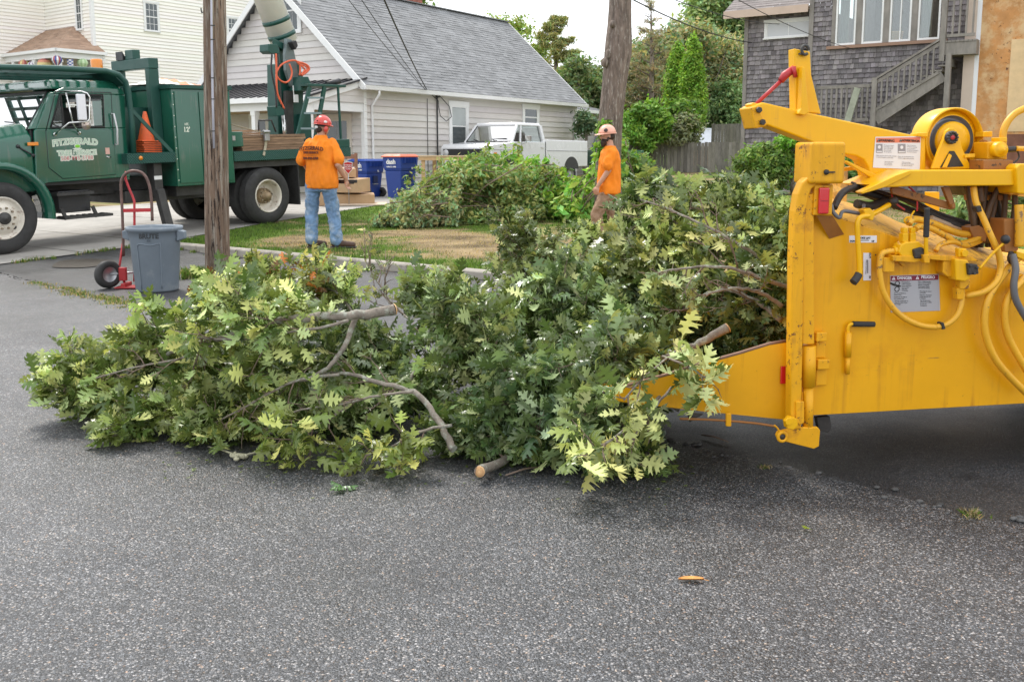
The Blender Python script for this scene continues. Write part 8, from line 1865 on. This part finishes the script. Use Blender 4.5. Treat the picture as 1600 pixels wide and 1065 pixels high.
# blue wheeled bins
bblue=M('blue_bin_plastic',(.018,.055,.27),.42,var=.08,vs=3); bred=M('orange_bin_lid',(.62,.13,.06),.5,var=.1); bgl=M('blue_bin_lid',(.02,.07,.34),.4,var=.05)
def wbin(label,pxl,pxr,pyb,Y,H,lidm,rz):
    b=at((pxl+pxr)/2,pyb,Y); t=thing('wheeled_bin',label,'bin',(b.x,Y,gz(b.x,Y)),rz,'blue wheeled bins'); w=.30;d=.36
    mb=MB()
    def ring(z,a,c): return [(-a,-c,z),(a,-c,z),(a,c,z),(-a,c,z)]
    A=[ring(0,.22,.26),ring(H*.62,w-.035,d-.05),ring(H*.66,w-.01,d-.03),ring(H*.93,w,d)]
    for p,q in zip(A,A[1:]): mb.hullprism(q,p)
    bd=mb.build('body',bblue,t,bevel=.02,seg=3)
    mb=MB(); mb.hullprism(ring(H*1.0,w-.06,d-.06),ring(H*.955,w+.025,d+.03)); mb.hullprism(ring(H*.955,w+.03,d+.035),ring(H*.93,w+.03,d+.035)); mb.build('lid',lidm,bd,bevel=.012,seg=3)
    mb=MB(); 
    for k in range(8): y=-.22+.06*k; mb.box(w+.005,w+.05,y,y+.012,H*.80,H*.925)
    mb.prism([(w-.02,H*.8),(w+.05,H*.8),(w+.05,H*.925),(w-.02,H*.925)],-.24,-.225); mb.build('handle_grip',bblue,bd)
    mb=MB(); mb.box(w-.03,w-.0,-.08,.08,H*.38,H*.56); mb.build('lift_pocket',M('pocket_dark',(.01,.02,.08),.5),bd); mb=MB(); mb.box(w-.04,w+.01,-.09,.09,H*.34,H*.36); mb.build('lift_bar',steel,bd)
    for yy in (-.27,.27):
        mb=MB(); mb.lathe((w-.02,yy-.04 if yy>0 else yy,.13),(0,1,0) if yy>0 else (0,-1,0),[(.05,0),(.12,.0),(.13,.02),(.13,.05),(.12,.07),(.03,.07),(0,.05)],20); wl2=mb.build('wheel',rubber,bd)
    mb=MB(); mb.text('dash',(-.02,-d-.002,H*.78),(1,0,0),(0,0,1),.17,bold=.007); mb.text('1-800-221-4080',(-.02,-d+.006,H*.70),(1,0,0),(0,0,1),.05,bold=.002); mb.build('bin_logo',white,bd)
    mb=MB(); mb.text('95',(w+.003,.1,H*.66),(0,1,0),(0,0,1),.07,bold=.003); mb.build('size_mark',white,bd)
    return t
wbin('shorter blue wheeled bin with a blue lid, nearer the cardboard boxes',549,599,300,25.5,1.0,bgl,R(-33)); wbin('taller blue wheeled bin with an orange-red lid beside the timber frame',598,655,302,25.0,1.12,bred,R(-33))
# cardboard boxes and lumber beside the truck tail
card=M('cardboard',(.50,.33,.19),.85,var=.1,vs=3,bump=.2,bs=30)
cw_=Vector((TW[0],TW[1],0)); 
def boxat(name,label,pxc,pyb,Y,sx,sy,h,rz,z=None,mat=card,cat='box',group='cardboard boxes by the truck tail',tilt=0):
    b=at(pxc,pyb,Y); z0=gz(b.x,Y) if z is None else z; t=thing(name,label,cat,(b.x,Y,z0),rz,group); mb=MB()
    mb.hullprism([(-sx/2,-sy/2,h),(sx/2,-sy/2,h-.02),(sx/2,sy/2,h),(-sx/2,sy/2,h+.015)],[(-sx/2,-sy/2,0),(sx/2,-sy/2,0),(sx/2,sy/2,0),(-sx/2,sy/2,0)]); mb.build('carton',mat,t,bevel=.008)
    mb=MB(); mb.box(-.03,.03,-sy/2-.001,sy/2,h+.004,h+.012); mb.build('tape',M('packing_tape',(.5,.36,.2),.3),t); return t
g1=gz(at(545,318,20).x,20)
boxat('flattened_box','flattened pale cardboard sheet lying under the carton pile','',0,20,1,1,1,0) if False else None
boxat('cardboard_box','lowest long cardboard carton of the pile beside the truck tail',541,318,22.5,1.3,.7,.27,R(10))
zc0=gz(at(549,318,22.5).x,22.5); boxat('cardboard_box','wide middle cardboard carton of the pile, corner pointing right',536,300,22.5,1.05,.8,.32,R(-12),zc0+.3)
boxat('cardboard_box','topmost slanting carton of the pile, behind the hand of the red-helmeted person',526,280,22.6,.85,.65,.22,R(14),zc0+.64)
p=gnd(565,321); mb=MB(); mb.hullprism([(-.7,-.35,.03),(.7,-.3,.02),(.75,.3,.05),(-.6,.35,.03)],[(-.7,-.35,.0),(.7,-.3,.0),(.75,.3,.03),(-.6,.35,.0)]); t=mb.build('cardboard_sheet',M('pale_cardboard',(.6,.48,.36),.85,var=.08)); t.location=(p.x-.15,p.y,p.z+.01); t.rotation_euler=(0,0,R(12)); tagit(t,'flattened pale cardboard sheet sticking out under the carton pile','cardboard')
sg_=at(544,263,22); t=thing('security_sign','red shield-shaped warning sign with white lettering on a thin stake by the cartons','sign',(sg_.x,22,gz(sg_.x,22)))
hz_=sg_.z-t.location.z; mb=MB(); mb.prism([(-.09,hz_+.12),(.0,hz_+.14),(.09,hz_+.12),(.08,hz_-.03),(0,hz_-.12),(-.08,hz_-.03)],-.006,.006); sp_=mb.build('sign_board',M('sign_red',(.55,.03,.03),.4),t); mb=MB(); mb.prism([(-.1,hz_+.135),(.0,hz_+.155),(.1,hz_+.135),(.09,hz_-.035),(0,hz_-.135),(-.09,hz_-.035)],-.003,.004); mb.build('sign_edge',white,t)
mb=MB(); mb.text('WARNING',(0,-.008,hz_+.06),(1,0,0),(0,0,1),.036,bold=.001); mb.text('SECURITY',(0,-.008,hz_+.015),(1,0,0),(0,0,1),.036,bold=.001); mb.text('SYSTEM',(0,-.008,hz_-.03),(1,0,0),(0,0,1),.036,bold=.001); mb.build('sign_text',white,sp_); mb=MB(); mb.cyl((0,.01,0),(0,.01,hz_),.01,seg=6); mb.build('stake',steel,t)
lum=M('brown_lumber',(.26,.13,.08),.75,var=.25,vs=8); pine_m=M('new_pine_lumber',(.56,.36,.19),.7,var=.15,vs=8,stretch=(1,1,.3))
q=at(534,247,23.5); t=thing('wooden_chair','brown wooden slatted chair standing behind the cardboard boxes','chair',(q.x,23.5,gz(q.x,23.5)),R(-20)); hb2=q.z-t.location.z+.12
for (x,y,h) in ((-.25,-.25,.45),(.25,-.25,.45),(-.25,.25,hb2),(.25,.25,hb2)): mb=MB(); mb.box(x-.03,x+.03,y-.03,y+.03,0,h); mb.build('leg',lum,t)
mb=MB(); mb.box(-.3,.3,-.3,.22,.451,.49); mb.build('seat',lum,t)
mb=MB()
for z in (.65,.85,hb2-.14): mb.box(-.219,.219,.235,.265,z,z+.11)
mb.build('backrest',lum,t)
# timber saw-horse frame by the bins
q0=at(658,245,24); FR_=thing('timber_frame','pale new-timber frame with a plywood top standing in front of the white pickup','work bench',(q0.x,24,gz(q0.x,24)),R(-12)); hz2=q0.z-FR_.location.z
for (x,y) in ((0,0),(.42,.05),(1.55,0),(.05,.8),(1.5,.8)): mb=MB(); mb.box(x,x+.09,y,y+.04,0,hz2); mb.build('leg',pine_m,FR_,bevel=.003)
mb=MB(); mb.box(-.05,1.75,-.04,-.003,hz2-.09,hz2); mb.build('rail',pine_m,FR_); mb=MB(); mb.box(-.05,1.75,.845,.88,hz2-.09,hz2); mb.build('rail',pine_m,FR_)
mb=MB(); mb.box(-.06,1.8,-.06,.9,hz2+.002,hz2+.03); mb.build('top_board',M('ply_top',(.62,.46,.28),.6,var=.08),FR_)
q=at(712,255,25); mb=MB(); mb.box(-.3,.4,-.2,.2,.42,.5); mb.box(-.28,-.22,-.18,.18,0,.418); mb.box(.32,.38,-.18,.18,0,.418); mb.lathe((.0,0,.5),(0,0,1),[(.14,.003),(.16,.2),(.15,.22),(0,.22)],16); o=mb.build('garden_bench',M('dark_bench',(.16,.08,.05),.7,var=.2)); o.location=(q.x,25,gz(q.x,25)); tagit(o,'low dark brown bench with a pot on it under the timber frame','bench')
# white pickup
wpaint=M('white_pickup_paint',(.74,.74,.75),.25,var=.03,vs=2,coat=.5,dirt=(.5,.48,.44),dth=.66,ds=3)
Xd,Yd=.76,30.; PK=thing('pickup_truck','old white pickup truck parked along the beige house behind the brush heap','pickup truck',(Xd-2.3*TW[0],Yd-2.3*TW[1],gz(Xd-2.3*TW[0],Yd-2.3*TW[1])+.12),math.atan2(TW[1],TW[0]))
def pk(px,py,y=0): return lp(PK,px,py,y)
zr_=pk(800,191,.2)[1]; zbelt=pk(840,222,0)[1]; zrail=pk(880,219,0)[1]; zbot=.38
print('pickup',zr_,zbelt,zrail,pk(893,240),pk(822,200),pk(850,200))
xc0,xc1=pk(806,222)[0],pk(853,222)[0]; xe_=5.3; WP=1.95; zh=zbelt-.02
mb=MB(); mb.prism([(0,.5),(.0,zh-.16),(.12,zh-.06),(1.0,zh+.0),(xc0+.0,zh+.03),(xc0+.0,.42)],0,WP); ho=mb.build('front_body',wpaint,PK,bevel=.04,seg=3)
mb=MB(); mb.prism([(xc0+.003,.42),(xc0+.003,zh+.02),(xc1,zh+.02),(xc1,.42)],.0,WP); mb.build('cab_body',wpaint,PK,bevel=.015)
mb=MB(); mb.prism([(xc1+.02,.5),(xc1+.02,zrail),(xe_,zrail-.02),(xe_,.52)],.0,.07); mb.build('bed_side',wpaint,PK,bevel=.02); mb=MB(); mb.prism([(xc1+.02,.5),(xc1+.02,zrail),(xe_,zrail-.02),(xe_,.52)],WP-.07,WP); mb.build('bed_side',wpaint,PK,bevel=.02); mb=MB(); mb.box(xc1+.02,xe_,.08,WP-.08,.6,.7); mb.box(xe_-.06,xe_,.08,WP-.08,.7,zrail-.03); mb.build('bed_floor',wpaint,PK)
# greenhouse
xr0=xc0+.42; cabt=MB(); g0=[(xc0-.12,.08,zh+.02),(xc1-.02,.06,zh+.02),(xc1-.02,WP-.06,zh+.02),(xc0-.12,WP-.08,zh+.02)]; g1_=[(xr0-.05,.2,zr_-.1),(xc1-.1,.2,zr_-.1),(xc1-.1,WP-.2,zr_-.1),(xr0-.05,WP-.2,zr_-.1)]
cabt.hullprism([(xr0-.1,.19,zr_),(xc1-.08,.19,zr_),(xc1-.08,WP-.19,zr_),(xr0-.1,WP-.19,zr_)],[(xr0-.12,.15,zr_-.1),(xc1-.04,.15,zr_-.1),(xc1-.04,WP-.15,zr_-.1),(xr0-.12,WP-.15,zr_-.1)]); cabt.build('roof',wpaint,PK,bevel=.04,seg=3)
def pillar(a,b,w=.07): 
    mb=MB(); mb.bar(a,b,w,w); mb.build('pillar',wpaint,PK,bevel=.01)
for sy in (0,1):
    f=lambda y: y if not sy else WP-y
    pillar((xc0-.1,f(.08),zh),(xr0-.1,f(.2),zr_-.08)); pillar((xc0+.32,f(.07),zh),(xr0+.08,f(.19),zr_-.08),.05); pillar((xc1-.06,f(.07),zh),(xc1-.1,f(.19),zr_-.08),.12)
    mb=MB(); mb.add([(xc0+.02,f(.09),zh+.02),(xc1-.1,f(.08),zh+.02),(xc1-.14,f(.19),zr_-.1),(xr0-.02,f(.2),zr_-.1)],[(0,1,2,3)]); mb.build('side_window',glass,PK)
mb=MB(); mb.add([(xc0-.09,.12,zh+.03),(xc0-.09,WP-.12,zh+.03),(xr0-.08,WP-.24,zr_-.08),(xr0-.08,.24,zr_-.08)],[(0,3,2,1)]); wsx=mb.build('windshield',skyglass,PK)
mb=MB(); mb.tube([(xc0-.1,.12,zh+.03),(xc0-.1,WP-.12,zh+.03),(xr0-.09,WP-.24,zr_-.08),(xr0-.09,.24,zr_-.08),(xc0-.1,.12,zh+.03)],.016,5); mb.tube([(xc0-.16,.6,zh+.05),(xc0-.02,.9,zh+.1),(xc0-.04,.3,zh+.12)],.012,5); mb.tube([(xc0-.16,1.3,zh+.05),(xc0-.02,1.6,zh+.1)],.012,5); mb.build('wiper',black,wsx)
mb=MB(); mb.box(xc1-.07,xc1-.05,.2,WP-.2,zh+.02,zr_-.1); mb.build('rear_window',glass,PK); mb=MB(); mb.box(xc0+.6,xc0+.8,.2,WP-.2,zh-.3,zh+.3); mb.build('seat_back',M('seat_tan',(.2,.17,.14),.7),PK,bevel=.04)
mb=MB(); mb.tube([(.1,-.004,zh-.22),(xc0+.28,-.004,zh-.22)],.009,5); mb.tube([(xc1+.06,-.004,zh-.24),(xe_-.05,-.004,zh-.26)],.012,5); mb.tube([(.6,-.004,.55),(1.1,-.004,.55)],.01,5); mb.build('body_crease',M('trim_grey',(.4,.4,.41),.3,.4),PK); mb=MB(); mb.box(.12,.25,-.012,0,zh-.36,zh-.3); mb.build('side_lamp',amber,PK)
mb=MB(); mb.tube([(xc0+.3,-.006,.5),(xc0+.3,-.006,zh+.02)],.008,5); mb.tube([(xc1-.03,-.006,.5),(xc1-.03,-.006,zh+.02),(xc1-.06,.07,zh+.05)],.01,5); mb.build('door_gap',black,PK)
mb=MB(); mb.box(xc1-.28,xc1-.12,-.025,-.0,zh-.16,zh-.12); mb.build('door_handle',chrome,PK); mb=MB(); mb.tube([(xc0+.36,.02,zh-.05),(xc0+.36,-.14,zh+.0),(xc0+.38,-.16,zh+.12)],.012,6); mb.obox((xc0+.36,-.2,zh+.12),(1,0,0),(0,1,0),.06,.2,.16); mb.build('mirror',chrome,PK,bevel=.01)
mb=MB(); mb.box(-.03,.0,.15,WP-.15,zh-.42,zh-.2); gr=mb.build('grille',black,PK); mb=MB(); mb.box(-.16,-.05,-.02,WP+.02,.5,.66); mb.build('bumper',chrome,PK,bevel=.02)
for y in (.25,WP-.25): mb=MB(); mb.lathe((-.03,y,zh-.31),(-1,0,0),[(.1,0),(.09,.02),(0,.03)],16); mb.build('headlight',M('lamp_glass',(.6,.6,.6),.1),gr)
mb=MB(); mb.box(.05,.6,.3,WP-.3,zh+.003,zh+.02)
xw_r=pk(893,245)[0]
for (x,y,s) in ((.85,0,1),(xw_r,0,1),(.85,WP,-1),(xw_r,WP,-1)):
    mb=MB(); mb.lathe((x,y+.02*s,.26),(0,s,0),[(.2,.02),(.3,.0),(.36,.03),(.37,.06),(.37,.18),(.35,.22),(.2,.22)],32); w_=mb.build('wheel',rubber,PK); mb=MB(); mb.lathe((x,y+.02*s,.26),(0,s,0),[(.205,.02),(.17,.05),(.06,.04),(0,.03)],24); mb.build('rim',steel,w_)
    mb=MB(); mb.prism([(x+.43*math.cos(a),.44+.40*math.sin(a)) for a in [math.pi*i/16 for i in range(17)]],y-.004*s,y+.01*s); mb.build('wheel_arch_gap',black,PK)
# green pickup tail behind the trunk
q=at(984,240,38); GP=thing('pickup_truck','dark green pickup truck tail showing right of the big trunk','pickup truck',(at(972,250,38).x,38,gz(q.x,38)-.1),math.atan2(.97,-.25))
gp2=M('faded_green_paint',(.06,.17,.115),.35,var=.12,coat=.3)
def gk(px,py,y=0): return lp(GP,px,py,y)
zt_=at(985,234,38).z-GP.location.z
mb=MB(); mb.prism([(-.0,.45),(-.02,zt_-.02),(1.9,zt_),(1.9,.45)],-.9,-.84); mb.build('bed_side',gp2,GP,bevel=.02); mb=MB(); mb.prism([(-.0,.45),(-.02,zt_-.02),(1.9,zt_),(1.9,.45)],.84,.9); mb.build('bed_side',gp2,GP,bevel=.02); mb=MB(); mb.box(0,.05,-.83,.83,.5,zt_-.03); mb.build('tailgate',gp2,GP)
mb=MB(); mb.box(1.92,3.4,-.88,.88,.45,zt_); mb.box(3.4,4.6,-.85,.85,.5,zt_-.08); mb.build('cab_body',gp2,GP,bevel=.05); mb=MB(); mb.hullprism([(2.2,-.7,zt_+.55),(3.0,-.7,zt_+.55),(3.0,.7,zt_+.55),(2.2,.7,zt_+.55)],[(1.95,-.82,zt_+.01),(3.35,-.82,zt_+.01),(3.35,.82,zt_+.01),(1.95,.82,zt_+.01)]); mb.build('cab_glass',glassd,GP,bevel=.03)
for (x,y,s) in ((.8,-.92,1),(3.9,-.92,1),(.8,.92,-1),(3.9,.92,-1)):
    mb=MB(); mb.lathe((x,y,.32),(0,s,0),[(0,.05),(.18,.03),(.2,.0),(.33,.0),(.36,.05),(.36,.2)],28); mb.build('wheel',rubber,GP); 
    mb=MB(); mb.lathe((x,y-.02*s,.36),(0,s,0),[(.40,.0),(.46,.0),(.47,.06),(.40,.06)],28); mb.build('fender_flare',gp2,GP)
mb=MB(); mb.box(-.03,.0,-.88,-.78,.75,.95); mb.build('tail_lamp',redl,GP)
# brush heap on the lawn: cut vines and leafy branches
vine=leafmat('vine_leaf',(1,1,1),(1.25,1.2,1.25),.4,.3)
def brush(label,px0,px1,py0,py1,Y,n,size,col,seed,r=.2,k=60,depth=.6,top=None,hue=.3,name='brush_heap',cat='brush heap',shape=None):
    rng=np.random.default_rng(seed); cl=[]
    while len(cl)<k:
        a=rng.uniform(-1,1); px=(px0+px1)/2+a*(px1-px0)/2; g=gnd(px,py1); tz=at(px,top(a) if top else py0,Y).z
        z=g.z+(tz-g.z)*rng.uniform(0,1)**.8; y=Y+rng.uniform(-depth,depth)*(1-.3*rng.random()); cl.append(((px-800)/FPX*Y,y,max(z-.5*r,g.z+.05),r*rng.uniform(.5,1.3),.7,1+rng.uniform(-.3,.3)))
    for i in range(k//4):
        c0=cl[rng.integers(len(cl))]; cl.append((c0[0]+rng.normal(0,.15),c0[1]-.1,c0[2]+rng.uniform(.1,.4),.09,1.6,1.15))
    cxm=((px0+px1)/2-800)/FPX*Y; t=thing(name,label,cat,(cxm,Y,gz(cxm,Y)),0,'brush heaped on the lawn'); v,f,c=leafcloud(rng,cl,n,size,col,hue)
    v[:,2]=np.maximum(v[:,2],gz(cxm,Y)+.0); npmesh('foliage',v-np.array(t.location),f,vine,c,t)
    mb=MB()
    for i in range(34):
        c1=cl[rng.integers(len(cl))]; c2=cl[rng.integers(len(cl))]; a=Vector(c1[:3]); b=Vector(c2[:3]); 
        if (a-b).length>1.6: b=a+(b-a).normalized()*1.4
        a=a+Vector((0,-.15,.08)); m=a.lerp(b,.5)+Vector((0,-.1,.1)); mb.tube([a,m,b],[.012,.009,.004],5)
    mb.build('stems',twigbark if i%2 else lich,t,True); return t
brush('largest leafy brush heap with greyish upturned leaves in front of the white pickup',640,850,235,335,18.0,26000,.05,(.20,.26,.085),301,.24,120,.8,top=lambda a:(300-(a+1)*75) if a<-.2 else 255+12*a)
brush('low grey-green skirt of brush spreading left toward the cartons',592,720,300,338,17.0,9000,.05,(.26,.31,.15),302,.14,60,.4,top=lambda a:318-14*a)
brush('tall vine-covered mound peaking before the pickup hood',690,800,225,320,19.0,14000,.055,(.18,.29,.055),303,.2,70,.5,top=lambda a:272-34*math.cos(a*1.4))
brush('bright green grapevine mound below the pickup door',790,905,245,325,18.6,15000,.065,(.22,.37,.06),304,.2,80,.5,top=lambda a:272-12*math.cos(a*1.2))
brush('large-leaved climbing vine mound against the foot of the big trunk',885,958,232,320,17.6,9000,.085,(.25,.40,.08),305,.18,60,.35,top=lambda a:276-30*a)
brush('low leafy ground cover right of the big trunk behind the person',965,1010,240,300,19.5,5000,.07,(.15,.25,.05),306,.2,30,.4)
# a few upright vine shoots
mb=MB()
# stones by the trunk
stone_m=M('pale_stone',(.42,.37,.32),.85,var=.2,vs=6,bump=.5,bs=12)
random.seed(51)
for (px,py,r,l) in ((918,312,.22,'largest pale stone lying at the foot of the big trunk'),(902,319,.13,'middle-sized pale stone left of the largest one by the trunk'),(926,325,.10,'smallest flat pale stone in front of the big trunk'),(862,322,.1,'small stone half hidden at the right foot of the brush heap')):
    g=gnd(px,py); me=MB(); me.ell((0,0,0),r,r*.75,r*.5,16,10); me.v=[tuple(Vector(v)*(1+.22*mnoise.noise(Vector(v)*6+Vector((px,0,0))))) for v in me.v]; o=me.build('stone',stone_m); o.location=(g.x,g.y,g.z+r*.22); tagit(o,l,'stone')
